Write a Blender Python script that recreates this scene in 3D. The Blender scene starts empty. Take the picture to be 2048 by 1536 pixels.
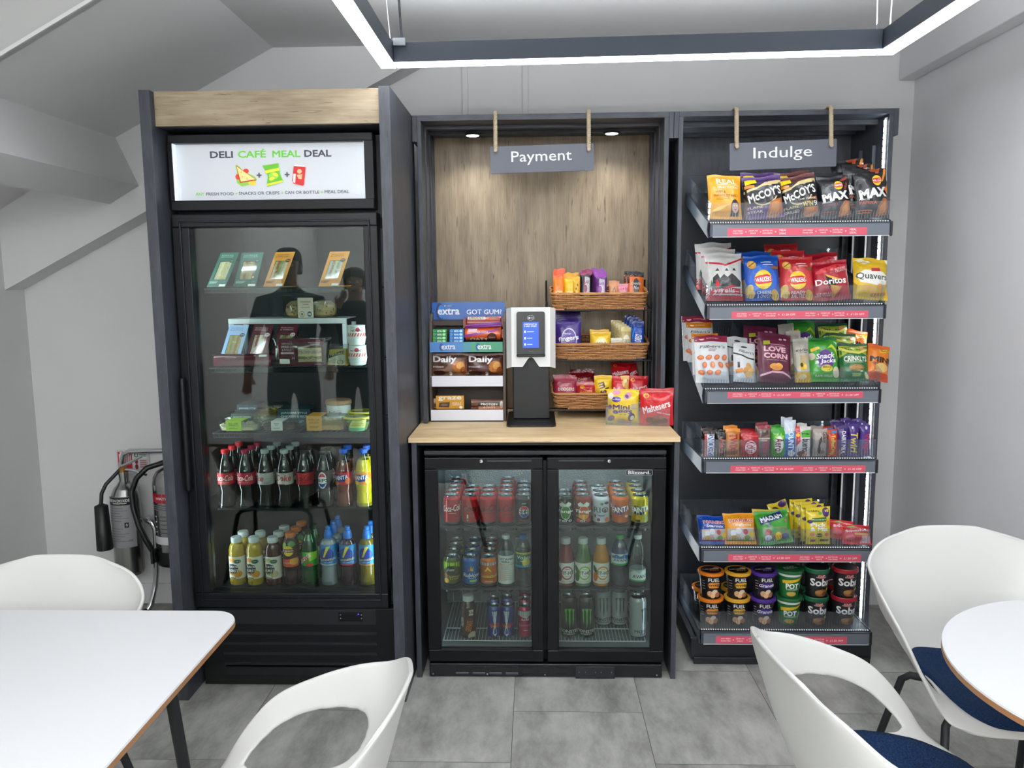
import bpy, bmesh, math, random
from mathutils import Vector as V, Matrix as Mx
SC = bpy.context.scene
COL = SC.collection
PI = math.pi
# ---------------------------------------------------------------- camera
F, PITCH, ROLL, YAW, EYE = 1577.4, 0.12834, 0.00878, 0.0301, 1.53
cp, sp, cy, sy, cr, sr = math.cos(PITCH), math.sin(PITCH), math.cos(YAW), math.sin(YAW), math.cos(ROLL), math.sin(ROLL)
fw = V((-sy * cp, cy * cp, -sp)); rt = V((cy, sy, 0)); dn = fw.cross(rt)
rt, dn = rt * cr + dn * sr, -rt * sr + dn * cr
cam = bpy.data.objects.new('camera', bpy.data.cameras.new('camera'))
COL.objects.link(cam)
cam.data.sensor_width = 36; cam.data.lens = F / 2048 * 36; cam.data.clip_start = .02
m = Mx((rt, -dn, -fw)).transposed().to_4x4(); m.translation = (0, 0, EYE)
cam.matrix_world = m
SC.camera = cam
EYEV = V((0, 0, EYE))
def ray(x, y): return rt * ((x - 1024) / F) + dn * ((y - 768) / F) + fw
def PY(x, y, Y): d = ray(x, y); return EYEV + d * (Y / d.y)       # pixel of the photo -> point on the plane y = Y
def PZ(x, y, z): d = ray(x, y); return EYEV + d * ((z - EYE) / d.z)
def PX(x, y, X): d = ray(x, y); return EYEV + d * (X / d.x)
# ---------------------------------------------------------------- world and exposure
SC.view_settings.view_transform = 'Standard'; SC.view_settings.look = 'None'
SC.view_settings.gamma = 1; SC.view_settings.use_curve_mapping = False; SC.view_settings.exposure = 0.26
SC.cycles.transparent_max_bounces = 32; SC.cycles.max_bounces = 8; SC.cycles.sample_clamp_indirect = 4
SC.cycles.caustics_reflective = False; SC.cycles.caustics_refractive = False
W = bpy.data.worlds.new('world'); SC.world = W; W.use_nodes = True
W.node_tree.nodes['Background'].inputs[0].default_value = (.93, .96, 1, 1)
W.node_tree.nodes['Background'].inputs[1].default_value = .9
def area(name, loc, sx, sy_, power, rot=(0, 0, 0), col=(1, 1, 1)):
    l = bpy.data.lights.new(name, 'AREA'); l.shape = 'RECTANGLE'; l.size = sx; l.size_y = sy_; l.energy = power; l.color = col
    o = bpy.data.objects.new(name, l); COL.objects.link(o); o.location = loc; o.rotation_euler = rot; return o
area('rear_fill_light', (-.35, -2.9, 2.44), 3.8, .16, 32, (math.radians(83), 0, 0), (.97, .98, 1))  # unseen fill lamp, added to brighten the walls; no window there
area('rear_fill_up', (-.4, -1.5, 2.25), 3.2, 1.6, 165, (PI, 0, 0), (.97, .98, 1))  # unseen fill lamp, added to lift the ceiling and stair soffit
area('rear_fill_down', (-.4, -1.5, 2.24), 3.2, 1.6, 8, (0, 0, 0), (.97, .98, 1))  # weak unseen fill lamp, added as partner of the upward one
# ---------------------------------------------------------------- materials
def lin(c): return c / 12.92 if c <= .04045 else ((c + .055) / 1.055) ** 2.4
def rgb(h): h = h.lstrip('#'); return tuple(lin(int(h[i:i + 2], 16) / 255) for i in (0, 2, 4)) + (1,)
MATS = {}
def M(h, rough=.4, metal=0, spec=.5, coat=0, emit=0, bump=0):
    k = (h, rough, metal, spec, coat, emit, bump)
    if k in MATS: return MATS[k]
    mt = bpy.data.materials.new('m_' + h.lstrip('#')); mt.use_nodes = True
    b = mt.node_tree.nodes['Principled BSDF']; I = b.inputs
    I['Base Color'].default_value = rgb(h); I['Roughness'].default_value = rough; I['Metallic'].default_value = metal
    I['Specular IOR Level'].default_value = spec; I['Coat Weight'].default_value = coat
    if emit: I['Emission Color'].default_value = rgb(h); I['Emission Strength'].default_value = emit
    if bump:
        n = mt.node_tree.nodes; t = n.new('ShaderNodeTexNoise'); t.inputs['Scale'].default_value = bump; t.inputs['Detail'].default_value = 2
        c = n.new('ShaderNodeTexCoord'); q = n.new('ShaderNodeBump'); q.inputs['Strength'].default_value = .7; q.inputs['Distance'].default_value = .006
        L = mt.node_tree.links; L.new(c.outputs['Object'], t.inputs['Vector']); L.new(t.outputs['Fac'], q.inputs['Height']); L.new(q.outputs['Normal'], I['Normal'])
    MATS[k] = mt; return mt
def nodes_mat(name):
    mt = bpy.data.materials.new(name); mt.use_nodes = True; nt = mt.node_tree
    return mt, nt.nodes, nt.links, nt.nodes['Principled BSDF']
def ramp(n, stops):
    r = n.new('ShaderNodeValToRGB'); e = r.color_ramp.elements
    while len(e) < len(stops): e.new(.5)
    for s, (p, c) in zip(e, stops): s.position = p; s.color = rgb(c)
    return r
def clear_mat(name, tint='#ffffff', rough=.02, ior=1.5, extra=0, haze=None):
    mt, n, L, b = nodes_mat(name); n.remove(b)
    t = n.new('ShaderNodeBsdfTransparent'); t.inputs[0].default_value = rgb(tint)
    g = n.new('ShaderNodeBsdfGlossy'); g.inputs['Roughness'].default_value = rough
    f = n.new('ShaderNodeLayerWeight'); f.inputs[0].default_value = .5; f0 = ((ior - 1) / (ior + 1)) ** 2
    p = n.new('ShaderNodeMath'); p.operation = 'POWER'; p.inputs[1].default_value = 5; q = n.new('ShaderNodeMath'); q.operation = 'MULTIPLY'; q.inputs[1].default_value = .55
    L.new(f.outputs['Facing'], p.inputs[0]); L.new(p.outputs[0], q.inputs[0])
    a = n.new('ShaderNodeMath'); a.operation = 'ADD'; a.use_clamp = True; a.inputs[1].default_value = f0 + extra
    x = n.new('ShaderNodeMixShader'); L.new(q.outputs[0], a.inputs[0]); L.new(a.outputs[0], x.inputs[0]); L.new(t.outputs[0], x.inputs[1]); L.new(g.outputs[0], x.inputs[2])
    if haze:
        d = n.new('ShaderNodeBsdfDiffuse'); d.inputs[0].default_value = rgb(haze[0]); y = n.new('ShaderNodeMixShader'); y.inputs[0].default_value = haze[1]
        L.new(x.outputs[0], y.inputs[1]); L.new(d.outputs[0], y.inputs[2]); x = y
    L.new(x.outputs[0], n['Material Output'].inputs[0]); return mt
def wood(name, axis, cols, scale=1, rough=.45):
    mt, n, L, b = nodes_mat(name)
    c = n.new('ShaderNodeTexCoord'); mp = n.new('ShaderNodeMapping'); s = [34, 34, 34]; s[axis] = 1.6
    mp.inputs['Scale'].default_value = [v * scale for v in s]; L.new(c.outputs['Object'], mp.inputs[0])
    t = n.new('ShaderNodeTexNoise'); t.inputs['Detail'].default_value = 6; t.inputs['Roughness'].default_value = .65; t.inputs['Distortion'].default_value = .6
    L.new(mp.outputs[0], t.inputs['Vector'])
    mp2 = n.new('ShaderNodeMapping'); s2 = [5, 5, 5]; s2[axis] = 1.1; mp2.inputs['Scale'].default_value = [v * scale for v in s2]; L.new(c.outputs['Object'], mp2.inputs[0])
    t2 = n.new('ShaderNodeTexNoise'); t2.inputs['Detail'].default_value = 3; L.new(mp2.outputs[0], t2.inputs['Vector'])
    ad = n.new('ShaderNodeMix'); ad.inputs[0].default_value = .55; L.new(t.outputs['Fac'], ad.inputs[2]); L.new(t2.outputs['Fac'], ad.inputs[3])
    r = ramp(n, cols); L.new(ad.outputs[0], r.inputs[0])
    mp3 = n.new('ShaderNodeMapping'); s3 = [19, 19, 19]; s3[axis] = 1.9; mp3.inputs['Scale'].default_value = [v * scale for v in s3]; L.new(c.outputs['Object'], mp3.inputs[0])
    t3 = n.new('ShaderNodeTexNoise'); t3.inputs['Detail'].default_value = 2; t3.inputs['Distortion'].default_value = .8; L.new(mp3.outputs[0], t3.inputs['Vector']); r3 = ramp(n, [(.66, '#ffffff'), (.72, '#beb3a8')]); L.new(t3.outputs['Fac'], r3.inputs[0])
    mu = n.new('ShaderNodeMix'); mu.data_type = 'RGBA'; mu.blend_type = 'MULTIPLY'; mu.inputs[0].default_value = 1; L.new(r.outputs[0], mu.inputs[6]); L.new(r3.outputs[0], mu.inputs[7]); L.new(mu.outputs[2], b.inputs['Base Color'])
    b.inputs['Roughness'].default_value = rough
    q = n.new('ShaderNodeBump'); q.inputs['Strength'].default_value = .12; q.inputs['Distance'].default_value = .002; L.new(t.outputs['Fac'], q.inputs['Height']); L.new(q.outputs[0], b.inputs['Normal'])
    return mt
OAKC = [(.24, '#5a4d3c'), (.40, '#776752'), (.54, '#8b7b64'), (.72, '#9d8e75')]
OAKL = [(.25, '#a88a5f'), (.42, '#cfb083'), (.55, '#dfc397'), (.75, '#ebd3a9')]
OAK_SHADED = wood('oak_shaded', 0, [(.25, '#7c6a52'), (.42, '#99876e'), (.55, '#ab9a80'), (.75, '#bcab90')])  # worktop oak again, the top board's shade put into darker colours
OAKV = wood('oak_upright', 2, OAKC); OAKH = wood('oak_lengthwise', 0, OAKL)
BLKC = [(.2, '#25272c'), (.5, '#3b3e46'), (.66, '#474b54'), (.8, '#686d77')]
DARKV = wood('charcoal_woodgrain', 2, BLKC, 2.2, .45); DARKH = wood('charcoal_woodgrain_across', 0, BLKC, 2.2, .45)
BLK = M('#0c0d10', .35); BLKM = M('#15171b', .5); STEEL = M('#b9bcc0', .28, 1); CHROME = M('#d6d8da', .12, 1)
WHITE = M('#e9e9e7', .35); GREYW = M('#c9c9c9', .5)
GLASS = clear_mat('door_glass', '#e2eae6', .008, 1.45, .018)
ACRYL = clear_mat('clear_acrylic', '#f6f9fc', .05, 1.4, .03, ('#dfe6ee', .02))
PET = clear_mat('clear_plastic', '#e4ecec', .06, 1.4, .05)
FILM = clear_mat('clear_film', '#f0f4f4', .12, 1.4, .07)
# ---------------------------------------------------------------- mesh building
class MB:
    def __init__(s): s.v = []; s.f = []; s.m = []; s.sm = []; s.mats = []
    def mi(s, mt):
        if mt not in s.mats: s.mats.append(mt)
        return s.mats.index(mt)
    def add(s, vs, fs, mt, smooth=False, T=None):
        o = len(s.v); i = s.mi(mt)
        if T is not None: vs = [T @ V(v) for v in vs]
        s.v += [tuple(v) for v in vs]
        for f in fs: s.f.append([o + k for k in f]); s.m.append(i); s.sm.append(smooth)
        return s
    def box(s, a, b, mt, bev=0, T=None):
        a, b = [min(p, q) for p, q in zip(a, b)], [max(p, q) for p, q in zip(a, b)]
        bev = min(bev, .45 * min(q - p for p, q in zip(a, b)))
        if bev <= 0:
            vs = [(x, y, z) for x in (a[0], b[0]) for y in (a[1], b[1]) for z in (a[2], b[2])]
            return s.add(vs, [(0, 1, 3, 2), (4, 6, 7, 5), (0, 4, 5, 1), (2, 3, 7, 6), (0, 2, 6, 4), (1, 5, 7, 3)], mt, False, T)
        bm = bmesh.new(); bmesh.ops.create_cube(bm, size=1)
        for v in bm.verts: v.co = [p + (q - p) * (c + .5) for p, q, c in zip(a, b, v.co)]
        bmesh.ops.bevel(bm, geom=bm.edges[:], offset=bev, segments=2, affect='EDGES', profile=.5)
        return s.bm(bm, mt, False, T)
    def bm(s, bm, mt, smooth=False, T=None):
        bm.verts.index_update(); s.add([v.co.copy() for v in bm.verts], [[v.index for v in f.verts] for f in bm.faces], mt, smooth, T); bm.free(); return s
    def lathe(s, prof, mt, n=24, T=None, cap=True, squash=None):
        # prof: (r, z) or (r, z, material) from bottom to top
        vs = []
        for p in prof:
            for k in range(n):
                a = 2 * PI * k / n; x, y = p[0] * math.cos(a), p[0] * math.sin(a)
                if squash: x, y = squash(x, y)
                vs.append((x, y, p[1]))
        for i in range(len(prof) - 1):
            mm = prof[i][2] if len(prof[i]) > 2 else mt
            s.add(vs[i * n:(i + 2) * n], [(k, (k + 1) % n, n + (k + 1) % n, n + k) for k in range(n)], mm, True, T)
        if cap:
            m0 = prof[0][2] if len(prof[0]) > 2 else mt; m1 = prof[-1][2] if len(prof[-1]) > 2 else mt
            if prof[0][0] > 1e-4: s.add(vs[:n], [list(range(n))[::-1]], m0, False, T)
            if prof[-1][0] > 1e-4: s.add(vs[-n:], [list(range(n))], m1, False, T)
        return s
    def tube(s, pts, r, mt, n=8, closed=False, T=None):
        pts = [V(p) for p in pts]; vs = []; N = len(pts); up = None
        for i, p in enumerate(pts):
            a = pts[(i - 1) % N] if (closed or i) else p; b = pts[(i + 1) % N] if (closed or i < N - 1) else p
            d = (b - a).normalized()
            if up is None: up = d.orthogonal().normalized()
            up = (up - d * up.dot(d)); up = up.normalized() if up.length > 1e-5 else d.orthogonal().normalized()
            w = d.cross(up); rr = r[i] if isinstance(r, (list, tuple)) else r
            vs += [p + (up * math.cos(2 * PI * k / n) + w * math.sin(2 * PI * k / n)) * rr for k in range(n)]
        fs = [(i * n + k, i * n + (k + 1) % n, ((i + 1) % N) * n + (k + 1) % n, ((i + 1) % N) * n + k) for i in range(N if closed else N - 1) for k in range(n)]
        s.add(vs, fs, mt, True, T)
        if not closed: s.add(vs[:n], [list(range(n))[::-1]], mt, False, T); s.add(vs[-n:], [list(range(n))], mt, False, T)
        return s
    def prism(s, poly, d, mt, T=None, side=None):
        # poly in (x, z), extruded from y = 0 to y = d
        n = len(poly); vs = [(x, 0, z) for x, z in poly] + [(x, d, z) for x, z in poly]
        s.add(vs, [list(range(n)), list(range(n, 2 * n))[::-1]], mt, False, T)
        s.add(vs, [(k, n + k, n + (k + 1) % n, (k + 1) % n) for k in range(n)], side or mt, False, T); return s
    def grid(s, fn, nu, nv, mt, smooth=True, T=None, flip=False):
        vs = [fn(i / nu, j / nv) for j in range(nv + 1) for i in range(nu + 1)]; q = nu + 1
        fs = [(j * q + i, j * q + i + 1, (j + 1) * q + i + 1, (j + 1) * q + i) for j in range(nv) for i in range(nu)]
        if flip: fs = [f[::-1] for f in fs]
        return s.add(vs, fs, mt, smooth, T)
    def build(s, name, parent=None):
        me = bpy.data.meshes.new(name); me.from_pydata(s.v, [], s.f)
        for mt in s.mats: me.materials.append(mt)
        me.polygons.foreach_set('material_index', s.m); me.polygons.foreach_set('use_smooth', s.sm); me.update()
        o = bpy.data.objects.new(name, me); COL.objects.link(o)
        if parent: o.parent = parent
        return o
def tag(o, label, cat, group=None, kind=None):
    o['label'] = label; o['category'] = cat
    if group: o['group'] = group
    if kind: o['kind'] = kind
    return o
def thing(name, label, cat, loc=(0, 0, 0), rz=0, group=None):
    o = bpy.data.objects.new(name, None); COL.objects.link(o); o.location = loc; o.rotation_euler = (0, 0, rz); o.empty_display_size = .05
    return tag(o, label, cat, group)
def struct(mb, name): o = mb.build(name); o['kind'] = 'structure'; return o
def dup(r, label=None, group=None):
    c = r.copy(); COL.objects.link(c)
    for ch in list(r.children):
        d = ch.copy(); COL.objects.link(d); d.parent = c
        for g in list(ch.children): e = g.copy(); COL.objects.link(e); e.parent = d
    if label: c['label'] = label
    if group: c['group'] = group
    return c
def TR(loc, rz=0, rx=0, ry=0): return Mx.Translation(loc) @ Mx.Rotation(rz, 4, 'Z') @ Mx.Rotation(rx, 4, 'X') @ Mx.Rotation(ry, 4, 'Y')
def rounded(w, h, r, n=5, cx=0, cy=0):
    p = []
    for qx, qy, a0 in ((1, -1, -90), (1, 1, 0), (-1, 1, 90), (-1, -1, 180)):
        for k in range(n + 1):
            a = math.radians(a0 + 90 * k / n); p.append((cx + qx * (w / 2 - r) + r * math.cos(a), cy + qy * (h / 2 - r) + r * math.sin(a)))
    return p
# ---------------------------------------------------------------- lettering and printed shapes
TXT = {}
def text2d(t, bold, shear=0):
    k = (t, bold, shear)
    if k not in TXT:
        em = bold if 'M' in t else 0      # this glyph breaks when fattened by the curve: move its outline by hand
        cu = bpy.data.curves.new('lettering', 'FONT'); cu.body = t; cu.size = 1; cu.offset = 0 if em else bold; cu.resolution_u = 2; cu.shear = shear; cu.fill_mode = 'FRONT' if hasattr(cu, 'fill_mode') else None
        ob = bpy.data.objects.new('lettering', cu); me = bpy.data.meshes.new_from_object(ob)
        vs = [(v.co.x, v.co.y) for v in me.vertices]; fs = [list(p.vertices) for p in me.polygons]
        bpy.data.objects.remove(ob); bpy.data.curves.remove(cu); bpy.data.meshes.remove(me)
        if em and vs:
            key, vmap, uniq = {}, [], []
            for x, y in vs:
                q = (round(x, 3), round(y, 3))
                if q not in key: key[q] = len(uniq); uniq.append((x, y))
                vmap.append(key[q])
            fs = [f for f in ([vmap[k] for k in f] for f in fs) if len(set(f)) == len(f)]; vs = uniq; dir_ = set(); nrm = {}
            for f in fs:
                ar = sum(vs[f[k]][0] * vs[f[(k + 1) % len(f)]][1] - vs[f[(k + 1) % len(f)]][0] * vs[f[k]][1] for k in range(len(f)))
                g = f if ar > 0 else f[::-1]; dir_ |= {(g[k], g[(k + 1) % len(g)]) for k in range(len(g))}
            for a, c in dir_:
                if (c, a) in dir_: continue
                d = V((vs[c][1] - vs[a][1], vs[a][0] - vs[c][0])); d = d.normalized() if d.length else d
                for k in (a, c): nrm.setdefault(k, []).append(d)
            out = []
            for k, (x, y) in enumerate(vs):
                ns = nrm.get(k, []); t_ = V((0, 0))
                if len(ns) == 2: t_ = (ns[0] + ns[1]) / max(.45, 1 + ns[0].dot(ns[1]))
                out.append((x + t_.x * em, y + t_.y * em))
            vs = out
        if not vs: vs, fs = [(0, 0), (1, 0), (1, 1)], [(0, 1, 2)]
        x0, x1 = min(v[0] for v in vs), max(v[0] for v in vs); y0, y1 = min(v[1] for v in vs), max(v[1] for v in vs)
        TXT[k] = ([((x - x0) / (x1 - x0) - .5, (y - y0) / (y1 - y0) - .5) for x, y in vs], fs)
    return TXT[k]
def refine(vs, fs, cu, cv):
    bm = bmesh.new(); bv = [bm.verts.new((x, y, 0)) for x, y in vs]
    for f in fs:
        try: bm.faces.new([bv[k] for k in f])
        except ValueError: pass
    for ax, c in ((0, cu), (1, cv)):
        if not c: continue
        lo, hi = min(v[ax] for v in vs), max(v[ax] for v in vs)
        k = math.ceil(lo / c + 1e-6)
        while k * c < hi - 1e-6:
            p = [0, 0, 0]; p[ax] = k * c; q = [0, 0, 0]; q[ax] = 1
            bmesh.ops.bisect_plane(bm, geom=bm.verts[:] + bm.edges[:] + bm.faces[:], plane_co=p, plane_no=q); k += 1
    if any(len(f.verts) > 4 for f in bm.faces): bmesh.ops.triangulate(bm, faces=[f for f in bm.faces if len(f.verts) > 4])
    bm.verts.index_update(); r = [(v.co.x, v.co.y) for v in bm.verts], [[v.index for v in f.verts] for f in bm.faces]; bm.free(); return r
def paint(mb, spec, fn, W_, H_, cu=0, cv=0, fin=None, off=.0004, step=.00022, ink=None):
    """spec items, x in -1..1 across, y in 0..1 up: r(x0,y0,x1,y1,col) e(cx,cy,rx,ry,col,rot) p(points,col) t(text,cx,cy,w,h,col,opts)"""
    a, b = W_ / 2, H_; fin = fin or {}
    for li, it in enumerate(spec):
        k = it[0]; h = off + step * li; col = it[5] if k in 're' else it[6] if k == 't' else it[2]
        if k == 'r': vs = [(it[1] * a, it[2] * b), (it[3] * a, it[2] * b), (it[3] * a, it[4] * b), (it[1] * a, it[4] * b)]; fs = [(0, 1, 2, 3)]
        elif k == 'e':
            rot = math.radians(it[6]) if len(it) > 6 else 0; vs = []
            for q in range(20):
                x, y = it[3] * a * math.cos(q * PI / 10), it[4] * b * math.sin(q * PI / 10)
                vs.append((it[1] * a + x * math.cos(rot) - y * math.sin(rot), it[2] * b + x * math.sin(rot) + y * math.cos(rot)))
            fs = [list(range(20))]
        elif k == 'p':
            vs = [(x * a, y * b) for x, y in it[1]]; fs = [list(range(len(vs)))]
        else:
            o = it[7] if len(it) > 7 else {}; tv, fs = text2d(it[1], o.get('b', .02) * .45, o.get('s', 0)); rot = math.radians(o.get('r', 0)); w, hh = it[4] * W_, it[5] * H_; ar = o.get('a', 0); vs = []
            for x, y in tv:
                y2 = y * (1 + o.get('g', 0) * x) - ar * x * x; x2, y2 = x * w, y2 * hh
                vs.append((it[2] * a + x2 * math.cos(rot) - y2 * math.sin(rot), it[3] * b + x2 * math.sin(rot) + y2 * math.cos(rot)))
        if k == 'p' and len(vs) > 4 or cu or cv: vs, fs = refine(vs, fs, cu, cv)
        mt = M(col, *fin.get('mat', (.4,))) if isinstance(col, str) else col
        mb.add([fn(x, y, h) for x, y in vs], fs, mt, bool(cu or cv))
def flat_front(Y): return lambda x, y, h: (x, Y - h, y)
# ================================================================ the room
def noisewall(name, c1, c2, rough=.6, sc=3):
    mt, n, L, b = nodes_mat(name); t = n.new('ShaderNodeTexNoise'); t.inputs['Scale'].default_value = sc; t.inputs['Detail'].default_value = 3
    c = n.new('ShaderNodeTexCoord'); L.new(c.outputs['Object'], t.inputs['Vector']); r = ramp(n, [(.3, c1), (.7, c2)]); L.new(t.outputs['Fac'], r.inputs[0]); L.new(r.outputs[0], b.inputs['Base Color'])
    b.inputs['Roughness'].default_value = rough; b.inputs['Specular IOR Level'].default_value = .3; return mt
PLASTER = noisewall('white_plaster', '#e0e0df', '#e4e4e3'); SATIN = noisewall('satin_panel', '#e2e3e5', '#e6e6e8', .15); SATIN.node_tree.nodes['Principled BSDF'].inputs['Specular IOR Level'].default_value = .5
def floor_mat():
    mt, n, L, b = nodes_mat('grey_stone_tiles'); c = n.new('ShaderNodeTexCoord'); sep = n.new('ShaderNodeSeparateXYZ'); L.new(c.outputs['Object'], sep.inputs[0])
    def mth(op, a, bb=None):
        q = n.new('ShaderNodeMath'); q.operation = op
        for i, v in enumerate((a, bb)):
            if v is None: continue
            if isinstance(v, (int, float)): q.inputs[i].default_value = v
            else: L.new(v, q.inputs[i])
        return q.outputs[0]
    u = mth('DIVIDE', mth('SUBTRACT', sep.outputs[0], -.085), .4615); iu = mth('FLOOR', u); fu = mth('FRACT', u)
    odd = mth('MODULO', mth('ADD', iu, 100), 2)
    v = mth('ADD', mth('DIVIDE', mth('SUBTRACT', sep.outputs[1], 2.66), .61), mth('MULTIPLY', odd, .5)); iv = mth('FLOOR', v); fv = mth('FRACT', v)
    def edge(f, w): return mth('LESS_THAN', mth('MINIMUM', f, mth('SUBTRACT', 1, f)), w)
    seam = mth('MAXIMUM', edge(fu, .0024), edge(fv, .0018))
    comb = n.new('ShaderNodeCombineXYZ'); L.new(mth('ADD', sep.outputs[0], mth('MULTIPLY', iv, 3.7)), comb.inputs[0]); L.new(mth('MULTIPLY', mth('ADD', sep.outputs[1], mth('MULTIPLY', iu, 5.3)), .45), comb.inputs[1]); L.new(mth('MULTIPLY', iu, 2.1), comb.inputs[2])
    t = n.new('ShaderNodeTexNoise'); t.inputs['Scale'].default_value = 6; t.inputs['Detail'].default_value = 8; t.inputs['Roughness'].default_value = .68; L.new(comb.outputs[0], t.inputs['Vector'])
    r = ramp(n, [(.3, '#706f6b'), (.46, '#989792'), (.58, '#aeada8'), (.74, '#c2c1bb')]); L.new(t.outputs['Fac'], r.inputs[0])
    mx = n.new('ShaderNodeMix'); mx.data_type = 'RGBA'; L.new(seam, mx.inputs[0]); L.new(r.outputs[0], mx.inputs[6]); mx.inputs[7].default_value = rgb('#4a4947'); L.new(mx.outputs[2], b.inputs['Base Color'])
    b.inputs['Roughness'].default_value = .5; b.inputs['Specular IOR Level'].default_value = .35; return mt
XL, XR, YB, ZC, YN = -2.37, 1.655, 3.62, 2.53, -3.0
struct(MB().box((XL - .1, YN - .1, -.1), (XR + .1, YB + .1, 0), floor_mat()), 'floor')
struct(MB().box((XL - .1, YB, 0), (XR + .1, YB + .1, 2.75), PLASTER), 'wall_back')
struct(MB().box((XL - .1, YN, 0), (XL, YB, 2.75), PLASTER), 'wall_left')
struct(MB().box((XR, YN, 0), (XR + .1, YB, 2.75), SATIN), 'wall_right')
struct(MB().box((XL - .1, YN - .1, 0), (XR + .1, YN, 2.75), PLASTER), 'wall_front')
struct(MB().box((XL, YN, ZC), (XR, YB, ZC + .1), PLASTER), 'ceiling')
b = MB().box((XL, YB - .018, 0), (-.5, YB, .10), M('#e2e2e2', .4), .004); struct(b, 'baseboard_back')
# dropped beam along the right wall, thin battens on the back wall
struct(MB().box((1.585, YN, 2.385), (XR, YB, ZC), M('#e4e4e6', .5), .004), 'trim_1')
struct(MB().box((-.318, YB - .012, 1.9), (-.293, YB, ZC), PLASTER, .003), 'trim_2')
struct(MB().box((-.052, YB - .012, 1.9), (-.026, YB, ZC), PLASTER, .003), 'trim_3')
# underside of the stair: stringer on the back wall, sloping soffit, beam across it, outer stringer
YS = 3.485
st = MB().prism([(XL, 1.515), (-.40, 2.52), (-.40, ZC), (XL, ZC)], YB - YS, PLASTER, TR((0, YS, 0))); struct(st, 'trim_4')
YO = 2.47
so = MB().prism([(-1.113, ZC), (XL, ZC), (XL, 1.86), (-1.95, 2.10), (-1.865, 1.886), (-1.73, 1.962), (-1.82, 2.168)], YS - YO, PLASTER, TR((0, YO, 0))); struct(so, 'trim_5')
pa, pb = PY(0, 112, YO - .03), PY(180, 3, YO - .03); sk_ = (pb.z - pa.z) / (pb.x - pa.x); zf = lambda x, d=0: pa.z + sk_ * (x - pa.x) + d; xf = lambda z: pa.x + (z - pa.z) / sk_
sl = MB().prism([(xf(ZC - .012), ZC), (XL, zf(XL, .012)), (XL, zf(XL, .0)), (xf(ZC), ZC)], .03, M('#e8e8e8', .3), TR((0, YO - .03, 0))); struct(sl, 'trim_6')
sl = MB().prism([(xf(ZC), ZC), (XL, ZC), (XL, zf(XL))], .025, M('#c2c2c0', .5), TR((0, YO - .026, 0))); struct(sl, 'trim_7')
# ================================================================ hanging light
LEDW = M('#f4faff', .5, 0, .5, 0, 16.0)
lamp = thing('pendant_light', 'long charcoal bar pendant light with glowing underside, hung in a frame below the ceiling', 'ceiling light')
ALU = M('#3a414c', .45, .2)
def bar(p, q, w, h, ext=True):
    p, q = V(p), V(q); d = (q - p); L_ = d.length; a = math.atan2(d.y, d.x); T = TR(p, a)
    MB().box((0, -w / 2, .004), (L_, w / 2, h), ALU, .002, T).build('light_bar', lamp)
    MB().box((.02, -w / 2 + .012, h - .001), (L_ - .02, w / 2 - .012, h + .001), M('#f4faff', .5, 0, .5, 0, 26.0), 0, T).build('added_uplight', lamp)  # glowing top face added to brighten the ceiling
    MB().box((.003, -w / 2 + .002, -.001), (L_ - .003, w / 2 - .002, .004), LEDW, 0, T).build('diffuser', lamp)
ZL = 2.25
bar((-.49, -.6, ZL), (-.49, 2.768, ZL), .053, .066); bar((1.135, -.6, ZL), (1.135, 2.708, ZL), .056, .066)
bar((-.463, 2.735, ZL), (1.107, 2.679, ZL), .056, .066); bar((-.463, -.57, ZL), (1.107, -.57, ZL), .056, .066)
MB().box((-.462, 2.690, ZL + .052), (-.42, 2.70, ZL + .0765), M('#9aa0a6', .35, .6), .002, ).build('driver_box', lamp)
for n_, ps, r_, c_ in (('power_cable', [(-.436, 2.72, ZL + .07), (-.440, 2.72, 2.40), (-.446, 2.72, ZC)], .004, '#23262b'), ('suspension_wire', [(-.475, 2.73, ZL + .066), (-.492, 2.73, ZC)], .0015, '#d8d8d8'),
                       ('suspension_wire', [(1.105, 2.70, ZL + .066), (1.100, 2.70, ZC)], .0022, '#d8d8d8'), ('suspension_wire', [(1.142, 2.69, ZL + .066), (1.146, 2.69, ZC)], .0022, '#d8d8d8')):
    MB().tube(ps, r_, M(c_)).build(n_, lamp)
MB().lathe([(.004, 0), (.005, .012), (.002, .03)], M('#3a3d42'), 8, TR((1.105, 2.70, ZL + .066))).build('cable_grip', lamp)
# ================================================================ tables
PLY = M('#a0714a', .5); TOPW = M('#e0e1e3', .28)
def table_legs(t, pts, ins):
    for x, y in pts:
        sx, sy_ = (1 if x > 0 else -1), (1 if y > 0 else -1)
        MB().tube([(x - sx * ins, y - sy_ * ins, .70), (x - sx * ins * .35, y - sy_ * ins * .35, .69), (x - sx * .02, y - sy_ * .02, .655), (x, y, .60), (x + sx * .04, y + sy_ * .04, .012)], .0145, BLKM, 12).build('leg', t)
def tabletop(t, poly):
    o = MB().prism([(x, y) for x, y in poly], .012, PLY, Mx(((1, 0, 0, 0), (0, 0, 1, 0), (0, 1, 0, 0), (0, 0, 0, 1))) @ TR((0, .724, 0)));
    o.build('tabletop_core', t)
    n = len(poly); MB().add([(x, y, .736) for x, y in poly] + [(x * .998, y * .998, .74) for x, y in poly], [list(range(n, 2 * n))] + [(k, (k + 1) % n, n + (k + 1) % n, n + k) for k in range(n)], TOPW).build('white_laminate', t)
t = thing('rectangular_table', 'white rectangular table with rounded corner and plywood edge at the left', 'table', (-1.415, 1.405, 0))
tabletop(t, rounded(1.40, .83, .07, 8)); table_legs(t, [(-.55, -.32), (.55, -.32), (-.55, .32), (.55, .32)], .12)
t = thing('round_table', 'small round white table with plywood edge at the right', 'table', (1.252, 1.508, 0))
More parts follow.
